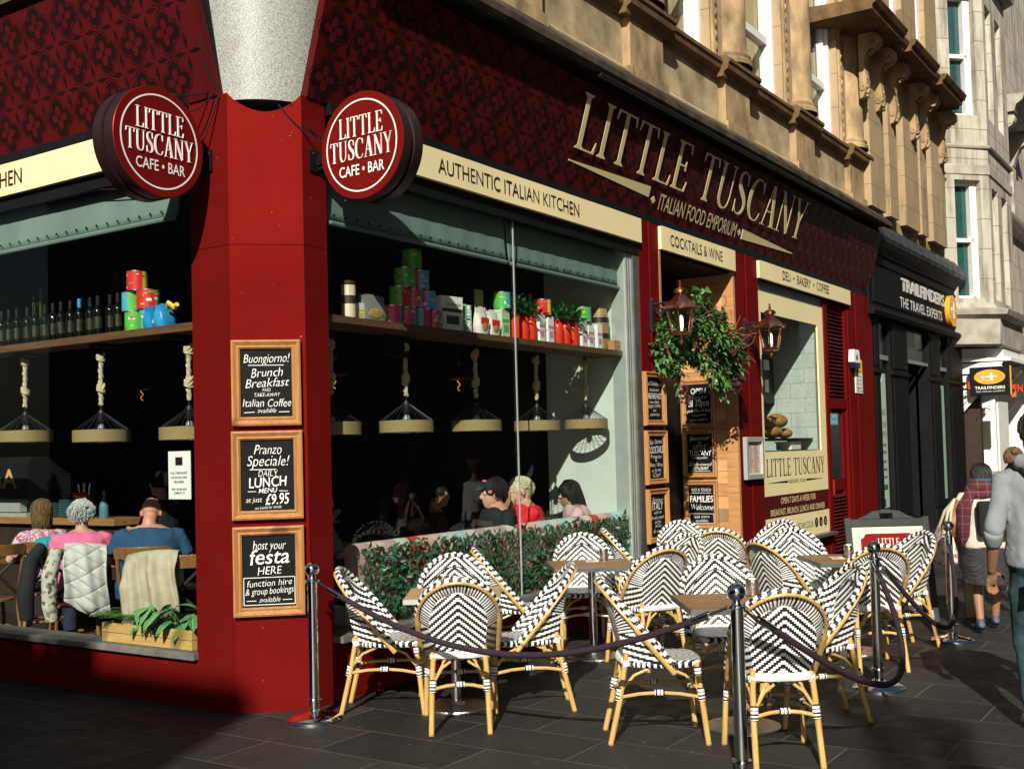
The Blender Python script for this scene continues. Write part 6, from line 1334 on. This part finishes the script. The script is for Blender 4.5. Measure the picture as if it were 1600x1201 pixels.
def floral(name,base,cs,scale):
    t=NT(name); tc=t.n('TexCoord'); vo=t.n('TexVoronoi'); vo.inputs['Scale'].default_value=scale; t.l(tc.outputs['Object'],vo.inputs['Vector']); sp=t.n('SeparateColor'); t.l(vo.outputs['Color'],sp.inputs[0])
    k=len(cs); t.base(t.ramp(sp.outputs[0],[(i/k,c) for i,c in enumerate(cs)])); t.t.nodes[-1].color_ramp.interpolation='CONSTANT'
    for q in t.t.nodes:
        if q.type=='VALTORGB': q.color_ramp.interpolation='CONSTANT'
    t.set(rough=.85,spec=.2); t.bump(t.noise(30,3),.3,.004); return t.m
FLOR=floral('floral_blouse',None,[(.55,.10,.12),(.16,.20,.42),(.62,.40,.42),(.45,.07,.10),(.28,.30,.50),(.66,.5,.5)],75)
HD=52
Lf='diners seated at the planter window'
Zl=.05
person((6.15,9.25,Zl),62,'person with brown bob in a red and blue floral blouse at the planter window',FLOR,seat=.45,h=1.60,w=1.0,hair='bob',hairm=HB,legm=cloth('navy_trousers',(.02,.025,.05)),arms=[((-.28,.06,.74),(-.22,.32,.76)),((.25,.10,.74),(.14,.34,.76))],sleeve=.8,group=Lf)
PINK=cloth('pink_jumper',(.70,.15,.30),90)
person((5.86,8.28,Zl),50,'silver haired person in a pink top sitting on the chair with the cream jacket',PINK,seat=.45,h=1.66,w=1.12,hair='crop',hair_len=.075,hairm=HG,legm=cloth('navy_trousers',(.02,.025,.05)),sleeve=1.6,group=Lf)
NAVY=cloth('navy_tshirt',(.022,.065,.135),120,.3)
person((6.0,7.62,Zl),40,'bald person in a navy t-shirt bowing the head beneath a pendant',NAVY,skin=mat('ruddy_skin',(.55,.25,.19),.5,var=.1,scale=10),seat=.45,h=1.78,w=1.28,lean=.12,nod=.9,legm=cloth('dark_jeans',(.02,.03,.05)),sleeve=.8,group=Lf,arms=[((-.33,.12,.78),(-.20,.34,.76)),((.33,.12,.78),(.20,.34,.76))])
person((7.5,9.2,Zl),100,'dark haired person in black deep in the room behind the white notice',cloth('black_top',(.012,.012,.014)),seat=.62,h=1.70,hair='short',hairm=HK,legm=cloth('black_trousers',(.012,.012,.014)),sleeve=1.7)
Rf='diners on the bench in the ivy hedge window'; Zr=.05
BLK=cloth('black_sweatshirt',(.016,.020,.024),90)
t,m,W,rot,SP,hz,sh=person((8.20,5.60,Zr),150,'person in black with a dark cap and blond ponytail in the ivy hedge window',BLK,seat=.50,h=1.82,w=1.15,lean=.05,neck=.125,hair='tail',hairm=[HK,HBL],sleeve=1.8,legm=cloth('black_trousers',(.012,.012,.014)),group=Rf,tilt=8)
b=MB(); b.blob(W(0,-.006,.050),(.090,.108,.088),rot=rot); P=[]
b.tube([W(-.05,.088,.062),W(-.025,.125,.055),W(0,.138,.053),W(.025,.125,.055),W(.05,.088,.062)],.010,6); b.tube([W(-.06,.075,.063),W(0,.115,.058),W(.06,.075,.063)],.014,6)
xf(b,m); cp_=b.build('cap',cloth('dark_cap',(.02,.02,.022),80),t); b=MB(); b.blob(W(-.02,.07,.115),(.025,.02,.012)); b.blob(W(-.082,.045,.025),(.006,.022,.016)); xf(b,m); b.build('cap_badge',mat('cap_pink',(.60,.16,.17),.6),cp_)
REDS=cloth('red_shirt',(.62,.022,.03),90)
person((8.66,5.62,Zr),145,'white haired person in a bright red shirt, hand on cheek, ivy hedge window',REDS,seat=.50,h=1.84,w=1.15,lean=.04,hair='crop',hair_len=.042,neck=.135,nod=.2,hairm=HW,sleeve=.9,legm=cloth('grey_trousers',(.05,.05,.055)),group=Rf,arms=[((-.20,.30,.86),(-.03,.17,1.18)),((.28,.12,.78),(.16,.34,.80))])
person((8.62,6.75,Zr),-60,'shaded dark haired person facing the bench between the cap and the red shirt',cloth('dark_maroon_top',(.03,.012,.014)),skin=SKIN2,seat=.46,h=1.7,hair='short',hairm=HK,sleeve=1.7,legm=cloth('black_trousers',(.012,.012,.014)))
person((9.60,5.60,Zr),128,'dark haired person in a pale pink cardigan against the pale wall',cloth('pink_cardigan',(.52,.36,.36),70),skin=SKIN2,seat=.46,h=1.78,w=1.1,lean=.07,neck=.13,hair='long',hairm=HK,sleeve=1.8,legm=cloth('grey_trousers',(.05,.05,.055)),group=Rf,nod=.5,arms=[((-.24,.22,.80),(-.18,.42,.90)),((.24,.16,.78),(.14,.38,.80))])
person((7.02,6.75,Zr),-20,'dim grey shirted figure added for a reflection in the glass, deep behind the hedge',cloth('grey_shirt',(.22,.24,.26)),seat=.46,h=1.7,hair='short',hairm=HK,sleeve=.9,legm=cloth('black_trousers',(.012,.012,.014)),arms=[((-.25,.15,.76),(-.10,.22,1.02)),((.26,.12,.76),(.14,.34,.78))])  # figure put in for a dim reflection in the window
t=thing('dining_table','dim pale table behind the hedge in the ivy hedge window','table',(7.9,6.45,.05)); b=MB(); b.box(7.3,9.3,6.15,6.6,.76,.79); b.build('tabletop',mat('pale_table',(.30,.27,.22),.5),t); b=MB(); 
for x,y in ((7.4,6.2),(9.2,6.2),(7.4,6.55),(9.2,6.55)): b.tube([(x,y,.05),(x,y,.76)],.025,8)
b.build('leg',BLACK,t)
# walkers
HOOD=cloth('grey_marl_hoodie',(.21,.235,.25),160,.35,.15); JEAN=cloth('teal_jeans',(.030,.062,.072),30,.5,.5)
t,m,W,rot,SP,hz,sh=person((7.07,1.075,0),28,'person in a grey hoodie and blue jeans walking out of the right edge',HOOD,skin=SKIN2,h=1.80,w=1.12,lean=.03,hair='short',hairm=HK,legm=JEAN,sleeve=1.25,shoem=mat('white_trainer',(.62,.60,.54),.6,var=.25),tilt=-15,
  arms=[((-.30,-.06,1.12),(-.27,.10,.88)),((.30,.04,1.12),(.27,.20,.90))],legs=[((-.09,0,.96),(-.11,.06,.50),(-.12,-.10,.10),(-.12,.05,.045)),((.09,0,.96),(.10,.16,.52),(.10,.26,.10),(.10,.42,.06))])
b=MB(); b.tube([(-.12,.06,sh+.02),(-.13,-.05,sh+.05),(-.07,-.115,sh+.045),(0,-.125,sh+.03),(.07,-.115,sh+.045),(.13,-.05,sh+.05),(.12,.06,sh+.02)],[.03,.05,.055,.06,.055,.05,.03],10); b.rings([((0,-.085,sh-.16),.05,.02),((0,-.095,sh-.08),.10,.03),((0,-.10,sh),.12,.045)],12); b.rings([((0,0,hz-.02),.215,.165),((0,0,hz+.06),.22,.168)],16); 
for q in range(4): e_=SP[0]; c=e_[1].lerp(e_[2],.05+.06*q); b.tube([c-(e_[2]-e_[1]).normalized()*.022,c+(e_[2]-e_[1]).normalized()*.022],.056-.002*q,10)
xf(b,m); b.build('hood',HOOD,t,remesh=.012,smoothit=3)
b=MB(); P=[(-.17,.10,sh-.02),(-.155,-.03,sh+.035),(-.10,-.125,sh-.06),(.0,-.155,sh-.20),(.12,-.16,sh-.36),(.20,-.10,hz+.05)]; b.tube([V(p) for p in path(P,6)],.022,6,flat=.35); xf(b,m); b.build('bag_strap',BLACK,t)
b=MB(); b.frame((-.12,-.165,hz-.10),(1,0,0),Zp,(0,-1,0),-.06,.06,-.12,0,0,.006); xf(b,m); b.build('back_pocket',JEAN,t)
# woman with scarf
CHK=NT('dark_check'); tc=CHK.n('TexCoord'); ck=CHK.n('TexChecker'); ck.inputs['Scale'].default_value=55; CHK.l(tc.outputs['Object'],ck.inputs['Vector']); ck.inputs['Color1'].default_value=(.010,.011,.014,1); ck.inputs['Color2'].default_value=(.032,.032,.036,1); CHK.l(ck.outputs[0],CHK.b.inputs['Base Color']); CHK.set(rough=.85); CHK=CHK.m
t,m,W,rot,SP,hz,sh=person((10.30,2.02,0),24,'short person in a maroon scarf and dark checked skirt walking away with a floral bag',cloth('cream_vest',(.52,.48,.42)),skin=SKIN2,h=1.45,w=1.22,lean=.07,hair='bob',hairm=HK,legm=CHK,skirt=.42,sleeve=.15,shoem=mat('blue_trainer',(.035,.06,.10),.6),nod=.3,
  arms=[((-.27,.02,.93),(-.22,.16,.76)),((.27,.04,.93),(.20,.18,.78))],legs=[((-.08,0,.78),(-.09,.03,.40),(-.09,-.06,.09),(-.09,.06,.045)),((.08,0,.78),(.09,.12,.42),(.09,.20,.09),(.09,.33,.05))])
SCF=NT('tartan_scarf'); u_,v_,w_=SCF.obj(); l1=SCF.math('LESS_THAN',SCF.math('FRACT',SCF.math('MULTIPLY',u_,14.)),.09); l2=SCF.math('LESS_THAN',SCF.math('FRACT',SCF.math('MULTIPLY',w_,15.)),.09); SCF.base(SCF.mix(SCF.math('MAXIMUM',l1,l2),(.075,.010,.020),(.15,.07,.075))); SCF.set(rough=.9); SCF.bump(SCF.noise(40,3),.4,.006); SCF=SCF.m
b=MB()
for z_,r_ in ((sh+.0,.115),(sh+.05,.105),(sh+.085,.088)): b.tube([(r_*1.15*math.cos(a),ly_+r_*.95*math.sin(a),z_+.012*math.sin(2*a+z_*40)) for a in [2*PI*i/24 for i in range(24)] for ly_ in (.06,)],.036,8,closed=True)
b.tube([(-.12,-.03,sh+.03),(-.19,-.07,sh-.10),(-.20,-.06,sh-.28),(-.18,-.03,sh-.45)],[.05,.075,.065,.04],8,flat=.5); xf(b,m); sc_=b.build('scarf',SCF,t,remesh=.011,smoothit=2)
b=MB(); b.tube([(.10*math.cos(a),.065+.085*math.sin(a),sh+.118) for a in [2*PI*i/20 for i in range(20)]],.016,6,closed=True); xf(b,m); b.build('scarf_edge',mat('blue_scarf',(.02,.10,.20),.8),sc_)
b=MB(); b.box(-.11,.13,-.24,-.12,hz+.05,sh-.05); xf(b,m); b.build('backpack',cloth('black_backpack',(.015,.014,.015)),t,bevel=.03)
FBAG=floral('floral_bag_cloth',None,[(.66,.58,.50),(.66,.60,.52),(.62,.56,.48),(.45,.16,.18),(.66,.58,.50),(.30,.30,.20),(.68,.62,.54)],26)
bg=thing('tote_bag','cream tote bag with red flowers hanging from the scarf wearer\'s arm','bag',tuple(m@V((-.32,.0,.62))),R(24-90)); b=MB(); rows=[]
for k_,(z_,wx,wy) in enumerate(((.60,.19,.07),(.62,.21,.085),(.72,.215,.085),(.83,.19,.06),(.90,.17,.03))): rows.append([V((-.35+wy*math.copysign(abs(math.cos(a))**.6,math.cos(a)),.0+wx*math.copysign(abs(math.sin(a))**.6,math.sin(a))+.01*math.sin(4*a+k_),z_+.012*math.sin(3*a))) for a in [2*PI*i/22 for i in range(22)]])
b.loft(rows,closed=True); k_=len(b.v)-5*22; b.f.append(list(range(k_,k_+22))); b.m.append(0); b.s.append(False); b.u.append([(0,0)]*22); xf(b,m); b.build('bag',FBAG,bg); b=MB()
for q in (-.025,.025): b.tube([(-.35+q,-.13,.87),(-.31+q*.5,-.07,1.04),(-.25,.0,1.14),(-.31+q*.5,.06,1.04),(-.35+q,.12,.87)],.012,6)
xf(b,m); b.build('handle',mat('bag_strap_cream',(.52,.45,.33),.8),bg)
person((11.75,2.02,0),22,'person with a hair bun, white top and green trousers walking ahead of the scarf wearer',cloth('white_top',(.62,.62,.60)),skin=SKIN2,h=1.56,lean=.03,hair='bun',hairm=HB,legm=cloth('green_trousers',(.06,.14,.11)),shoem=mat('green_white_shoe',(.40,.50,.40),.6),sleeve=.9,
  arms=[((-.25,-.04,1.02),(-.22,.12,.86)),((.25,.04,1.02),(.22,.18,.86))],legs=[((-.08,0,.84),(-.10,.02,.44),(-.12,-.22,.20),(-.12,-.14,.10)),((.08,0,.84),(.09,.12,.46),(.09,.16,.09),(.09,.30,.05))])
# unseen posts added behind the camera to cast shadow bands on the paving
def shadow_post(x,y,h,label):
    t=thing('shadow_post',label,'shadow post',(x,y,0),0,'unseen posts added to shadow the paving'); b=MB(); b.lathe([(.001,0),(.2,0),(.2,.5),(.14,.6),(.13,h-.8),(.15,h-.75),(.10,h-.6)],(x,y,0),18); b.build('post',IRON,t)
    b=MB(); b.lathe([(.10,h-.6),(.24,h-.2),(.26,h-.15),(.06,h),(.001,h+.05)],(x,y,0),8); b.build('post_head',IRON,t)
shadow_post(-6.1,-4.0,9.1,'taller unseen black post added behind the camera to cast a shadow band'); shadow_post(-6.3,-4.4,9.0,'shorter unseen black post added behind the camera to cast a shadow band')
# ---------------------------------------------------------------- furniture behind the planter window
t=thing('cafe_chair','c','chair',(0,0,0),0,'bentwood cafe chairs at the planter window')
b=MB(); b.lathe([(.001,.455),(.19,.455),(.20,.45),(.20,.435),(.001,.43)],(0,.0,0),28); b.build('seat',CHAIRW,t)
for q in (-1,1):
    b=MB(); b.tube([V(p) for p in path([(q*.20,-.25,0),(q*.185,-.20,.25),(q*.18,-.18,.46),(q*.20,-.22,.70),(q*.20,-.26,.87)],5)],.017,8); b.build('leg',CHAIRW,t); b=MB(); b.tube([(q*.15,.15,.44),(q*.19,.19,0)],.017,8); b.build('leg',CHAIRW,t)
b=MB(); n=16; rows=[]
for z0,z1 in ((.83,.925),): 
    for (zz,yy) in ((z0,-.012),(z1,-.012),(z1,.012),(z0,.012)): rows.append([V((-.225+.45*i/n,-.245-.06*math.sin(PI*i/n)+yy-(zz-.83)*.2,zz-(.02 if zz>z0 and i in(0,n) else 0))) for i in range(n+1)])
rows.append(rows[0]); b.loft(rows,smooth=False); b.build('top_rail',CHAIRW,t,bevel=.006)
b=MB(); b.tube([(-.19,-.185,.47),(0,-.24,.66),(.20,-.25,.84)],.013,7); b.tube([(.19,-.185,.47),(0,-.255,.66),(-.20,-.25,.84)],.013,7); b.build('cross_brace',mat('dark_iron_brace',(.03,.022,.018),.5),t)
b=MB(); b.tube([(.17*math.cos(a),.17*math.sin(a),.20) for a in [2*PI*i/24 for i in range(24)]],.010,6,closed=True); b.build('stretcher',CHAIRW,t)
CC=[(5.74,8.19,50,'cafe chair with the cream jacket hung over its back'),(5.62,6.66,30,'cafe chair with a beige coat on its back beside the pillar'),(5.60,9.2,75,'cafe chair at the far left edge of the planter window'),(6.02,7.60,40,'cafe chair carrying the navy t-shirt wearer'),(6.13,9.20,62,'cafe chair of the floral blouse wearer with a belt of brown straps')]
for i,(x,y,h,l_) in enumerate(CC):
    o=t if i==0 else dup(t); o.location=(x,y,.05); o.rotation_euler=(0,0,R(h-90)); o['label']=l_
def drape(x,y,h,w,front,back,m_,label,name='jacket',f0=-1,slant=0,f1=1,fold=1):
    """cloth hung over a chair back; f0 = where it starts across the rail, slant = how much lower the hem falls on the right"""
    t=thing(name,label,name,(x,y,.05),R(h-90)); mm=basis(t); b=MB(); n=44; rows=[];uv=[]
    L=[(-.352,-back,1),(-.362,-back*.75,1),(-.358,-back*.45,1),(-.350,-back*.2,1),(-.345,-.03,.6),(-.335,.02,.3),(-.30,.038,.2),(-.26,.03,.2),(-.225,-.03,.3),(-.21,-front*.5,.6),(-.20,-front,.8)]
    d=0
    for k_,(yy,dz,lo) in enumerate(L):
        row=[];ur=[]
        for i in range(n+1):
            f=f0+(f1-f0)*i/n; bow=-.055*(1-f*f); dzz=dz*(1+slant*(i/n-.5)) if dz<-.04 else dz
            fo=fold*(.016*math.sin(f*8+k_*.4+f0)*lo+.008*math.sin(f*19+k_)*lo)
            row.append(V((f*w*(1+.14*lo*(k_<4)*(abs(dz)))+.012*math.sin(k_*1.7+f)*lo,yy+bow+fo-(.02*lo if k_<4 else 0),.925+dzz-.03*f*f*(k_>3)-.02*lo*math.sin(f*5)*(k_==0))))
            ur.append((f*w,dz if k_<6 else -dz+.1))
        rows.append(row);uv.append(ur)
    b.loft(rows,uv=uv); xf(b,mm); o=b.build('cloth',m_,t,solid=.016,sub=1)
    return t,mm
QT=NT('quilted_cream'); u_,v_=QT.uv(); q1=QT.math('ABSOLUTE',QT.math('SINE',QT.math('MULTIPLY',QT.math('MULTIPLY_ADD',u_,.55,v_),29.))); q2=QT.math('ABSOLUTE',QT.math('SINE',QT.math('MULTIPLY',QT.math('MULTIPLY_ADD',u_,-.75,v_),21.))); QT.base(QT.ramp(QT.noise(5,4),[(.3,(.42,.42,.39)),(.7,(.56,.56,.52))])); QT.set(rough=.8); QT.bump(QT.math('MINIMUM',QT.math('POWER',q1,.4),QT.math('POWER',q2,.4)),.7,.02); QT=QT.m
jt,jm=drape(5.73,8.19,50,.27,.35,.50,QT,'cream quilted jacket hung over the chair of the pink top wearer',f0=-.15,slant=.35)
b=MB(); b.tube([(-.10,-.34,.92),(-.15,-.40,.72),(-.15,-.41,.48),(-.13,-.40,.36)],[.05,.065,.06,.05],10); xf(b,jm); b.build('sleeve',floral('leopard_lining',None,[(.42,.40,.35),(.10,.08,.06),(.48,.46,.40),(.22,.18,.13),(.45,.43,.38)],40),jt,remesh=.012,smoothit=3)
b=MB(); b.tube([(-.21,-.28,.955),(-.29,-.35,.84),(-.33,-.38,.58),(-.32,-.37,.38)],[.045,.06,.07,.055],10); xf(b,jm); b.build('dark_scarf',cloth('charcoal_scarf',(.02,.02,.022)),jt,remesh=.012,smoothit=3)
BEI=cloth('beige_coat_cloth',(.46,.40,.30),25,.5,.25)
jt,jm=drape(5.62,6.74,30,.25,.3,.46,BEI,'beige coat hung over the chair beside the red pillar',name='coat',f0=-1.15,slant=-.3,f1=.45,fold=1.7); b=MB(); b.tube([(-.23,-.34,.88),(-.26,-.37,.70),(-.25,-.36,.50)],[.05,.06,.05],10); xf(b,jm); b.build('sleeve',BEI,jt,remesh=.012,smoothit=3)
jt,jm=drape(6.13,9.20,62,.10,.16,.16,cloth('teal_shawl_cloth',(.03,.26,.32)),'small teal shawl on the chair back beside the pink top',name='shawl')
t=thing('cafe_table','dark wooden cafe table laid with red napkins at the far left','table',(6.35,9.35,.05)); b=MB(); b.box(6.05,6.75,9.0,9.9,.74,.775); b.build('tabletop',OAKSH,t,bevel=.004); b=MB(); b.tube([(6.4,9.4,.05),(6.4,9.4,.74)],.035,10); b.lathe([(.22,.05),(.22,.065),(.04,.09)],(6.4,9.4,0),24); b.build('pedestal',BLACK,t)
b=MB()
for k_ in range(7): b.blob((6.2+random.uniform(-.06,.06),9.1+random.uniform(-.06,.06),.80+random.uniform(0,.03)),(.05,.045,.025),n=8,m=5)
solo(b,'napkin',mat('red_napkin',(.62,.06,.03),.8),(6.2,9.1,.775),'crumpled red napkins on the far left cafe table','napkin')
def wineglass(x,y,z,l_):
    b=MB(); b.lathe([(.001,.002),(.032,.003),(.004,.008),(.004,.08),(.03,.11),(.036,.15),(.03,.19)],(x,y,z),18); solo(b,'wine_glass',bpy.data.materials.get('lantern_glass'),(x,y,z),l_,'glass')
wineglass(6.3,9.25,.775,'clear wine glass nearest the floral blouse wearer'); wineglass(6.4,9.45,.775,'clear wine glass at the far edge of the left cafe table')
# bar counter and what is on it
t=thing('bar_counter','wooden bar counter deep behind the planter window','counter',(7.6,12,.05)); b=MB(); b.box(7.25,7.95,9.55,15,1.08,1.15); b.build('counter_top',OAKC:=wood('counter_oak',(.36,.18,.07),(.18,.08,.03),1,.8,.4),t,bevel=.006); b=MB(); b.box(7.32,7.9,9.6,15,.05,1.08); b.build('counter_front',mat('counter_dark',(.03,.02,.015),.6),t)
t=thing('coffee_machine','black coffee machine with gold lettering at the far left','coffee machine',(7.55,11.7,1.15)); b=MB(); b.prism([(7.35,1.3),(7.35,1.72),(7.42,1.80),(7.9,1.80),(7.9,1.15),(7.45,1.15),(7.45,1.28)],(0,11.15,0),Xp,Zp,V((0,1,0)),0,1.4); b.build('body',mat('gloss_black',(.012,.012,.014),.2),t,bevel=.012); b=MB(); b.box(7.34,7.45,11.16,12.5,1.15,1.19); b.box(7.36,7.44,11.3,12.5,1.2,1.38); b.build('drip_tray',ALU,t)
text('inA',.30,mat('gold_letter',(.55,.36,.10),.4),(7.346,11.62,1.46),(0,-1,0),Zp,t,w=.55,off=.01)
PLT=mat('teal_plate',(.10,.22,.24),.3)
for i,(y,n_,l_) in enumerate(((10.78,8,'shorter stack of teal plates left of the copper basket'),(10.52,10,'taller stack of teal plates touching the copper basket'))):
    b=MB()
    for k_ in range(n_): b.lathe([(.001,.006),(.07,.006),(.10,.018),(.10,.021),(.07,.010),(.001,.010)],(7.42,y,1.15+.018*k_),28)
    solo(b,'plate_stack',PLT,(7.42,y,1.15),l_,'plates')
t=thing('cutlery_basket','copper basket with red napkins and cutlery on the bar','basket',(7.42,10.25,1.15)); b=MB(); b.lathe([(.001,0),(.085,0),(.115,.20),(.11,.20),(.08,.01),(.001,.01)],(7.42,10.25,1.15),22); b.build('basket',CULAMP,t); b=MB()
for k_ in range(9): b.blob((7.42+random.uniform(-.08,.08),10.25+random.uniform(-.10,.10),1.37+random.uniform(-.01,.03)),(.05,.05,.022),n=8,m=5)
b.build('napkins',mat('red_napkin',(.62,.06,.03),.8),t); b=MB()
for k_ in range(8): a=k_; b.tube([(7.42+.04*math.cos(a),10.25+.05*math.sin(a),1.3),(7.42+.06*math.cos(a),10.25+.08*math.sin(a),1.50)],.006,5)
b.build('cutlery',STEEL,t)
b=MB(); b.lathe([(.001,0),(.045,0),(.05,.03),(.045,.13),(.018,.20),(.016,.28),(.001,.285)],(7.42,9.93,1.15),20); solo(b,'water_bottle',mat('blue_grey_glaze',(.10,.20,.26),.2),(7.42,9.93,1.15),'blue grey bottle right of the copper basket on the bar','bottle')
# planter with fern and variegated leaves
t=thing('planter_box','low pine planter box on the sill against the planter window','planter',(5.24,6.55,.366)); b=MB()
for z0,z1 in ((.367,.43),(.434,.50)): b.box(5.13,5.15,6.06,7.02,z0,z1); b.box(5.33,5.35,6.06,7.02,z0,z1); b.box(5.15,5.33,6.06,6.08,z0,z1); b.box(5.15,5.33,7.0,7.02,z0,z1)
b.build('boards',PINE,t,bevel=.002); b=MB(); b.box(5.15,5.33,6.08,7.0,.367,.48); b.build('soil',mat('soil',(.02,.014,.01),.9),t)
t=thing('fern','light green fern at the left end of the pine planter','plant',(5.24,6.82,.48)); b=MB()
for k_ in range(34):
    a=random.uniform(0,2*PI); L=random.uniform(.16,.30); P=[V((5.22+random.uniform(-.04,.04),6.82+random.uniform(-.14,.14),.48))]; d=V((math.cos(a)*.6-.15,math.sin(a)*.8,1.1)).normalized()
    for i in range(12): d=(d+V((0,0,-.11))).normalized(); P.append(P[-1]+d*L/12)
    b.tube(P,.002,4)
    for i in range(2,13):
        f=(P[i]-P[i-1]).normalized(); s=f.cross(Zp); s=s.normalized() if s.length>.01 else V((1,0,0)); ll=.055*math.sin(PI*(i/13))**.7+.01
        for q in (-1,1): b.leaf(P[i],s*q+f*.45,Zp,ll,.013,0,.05,.15)
b.build('fronds',FERN,t)
t=thing('variegated_plant','broad leaved plant with pale veins spilling over the pine planter','plant',(5.22,6.35,.48)); b=MB(); st=MB()
for k_ in range(40):
    a=random.uniform(PI*.35,PI*1.65); p0=V((5.22+random.uniform(-.03,.06),6.36+random.uniform(-.26,.26),.48)); d=V((math.cos(a)*.7,math.sin(a)*.6,.9)).normalized(); h=random.uniform(.05,.20); p1=p0+d*h; st.tube([p0,p1],.003,4)
    dr=V((math.cos(a)*.9,math.sin(a)*.7,random.uniform(-1.1,.25))); L=random.uniform(.10,.17); W_=L*.58; ex=dr.normalized(); sd=ex.cross(Zp).normalized(); nn=sd.cross(ex); n=7; rows=[];uv=[]
    for i in range(n+1):
        f=i/n; ww=W_*.5*(math.sin(PI*min(1,f*.93+.07))**.75)*(1 if f<.3 else 1-.25*(f-.3)); ww=max(ww if i<n else .001,.001); c=p1+ex*L*f-Zp*.03*f*f; rows.append([c-sd*ww+nn*ww*.3,c,c+sd*ww+nn*ww*.3]); uv.append([(0,f),(.5,f),(1,f)])
    b.loft(rows,uv=uv)
b.build('leaves',VAR,t); st.build('stem',mat('plant_stem',(.06,.15,.04),.6),t)
t=thing('paper_notice','white staff notice taped inside the planter window by the pillar','notice',(5.12,6.14,1.385)); b=MB(); b.box(5.108,5.112,6.02,6.245,1.385,1.71); b.build('paper',LABW,t); b=MB(); b.box(5.1055,5.1075,6.10,6.17,1.615,1.67); b.build('print',INK,t); b=MB()
for s_,z_,w_ in (('FULL-TIME FRONT',1.555,.17),('OF HOUSE STAFF',1.525,.16),('REQUIRED',1.495,.10),('APPLY WITHIN WITH',1.445,.15),('CURRENT CV',1.42,.11)): merge(b,text(s_,.022,None,(5.1068,6.135,z_),(0,-1,0),Zp,'mb',w=w_))
b.build('lettering',INK,t)

# ---------------------------------------------------------------- behind the deli window
t=thing('wall_oven','black oven cabinet behind the deli window','oven',(15.0,6.1,2.25)); b=MB(); b.box(14.3,15.72,5.9,6.5,2.25,2.95); b.build('case',BLACK,t,bevel=.01); b=MB(); b.box(15.3,15.5,5.885,5.9,2.72,2.86); b.box(15.32,15.46,5.885,5.9,2.40,2.58); b.build('label_plate',LABW,t); b=MB(); b.box(14.5,15.2,5.885,5.9,2.4,2.8); b.build('oven_window',OPPG,t)
t=thing('bread_shelf','black shelf of loaves across the deli window','shelf',(14.7,5.5,1.70)); b=MB(); b.box(13.57,15.73,5.36,5.72,1.70,1.735); b.build('board',BLACK,t)
CRUST=mat('bread_crust',(.42,.20,.07),.6,var=.5,scale=14,bump=.3,bscale=40)
for i,(x,z,r,l_) in enumerate(((13.95,1.735,(.26,.12,.085),'long loaf at the left end of the deli shelf'),(14.55,1.735,(.28,.12,.085),'long loaf lying under the round loaf on the deli shelf'),(14.28,1.87,(.28,.12,.08),'long loaf stacked across two loaves on the deli shelf'),(14.75,1.87,(.25,.13,.10),'round topped loaf at the top right of the deli shelf'),(15.02,1.735,(.15,.11,.07),'small bun at the right of the loaves'))):
    b=MB(); b.blob((x,5.52,z+r[2]),r,n=18,m=12)
    b.v=[(p[0],p[1],z+max(p[2]-z,.0)+.0) for p in b.v]; solo(b,'bread_loaf',CRUST,(x,5.52,z),l_,'bread','loaves on the deli shelf')
t=thing('white_tub','white tub standing under the bread shelf in the deli window','tub',(15.1,5.5,1.565)); b=MB(); b.box(14.95,15.35,5.4,5.62,1.575,1.69); b.build('tub',WHITE,t,bevel=.01); b=MB(); b.box(14.93,15.37,5.39,5.63,1.67,1.69); b.build('lid',LABW,t)
b=MB(); b.box(13.57,15.73,5.30,5.75,1.54,1.57); solo(b,'window_ledge',CONC,(14.6,5.5,1.54),'pale ledge inside the deli window under the bread','ledge')

for o in list(COL.objects):
    if o.parent is None and o.name.split('.')[0] in ('plate_stack','cutlery_basket','water_bottle','coffee_machine','bar_counter'): o.location=(o.location.x-.12,o.location.y,o.location.z-.07)
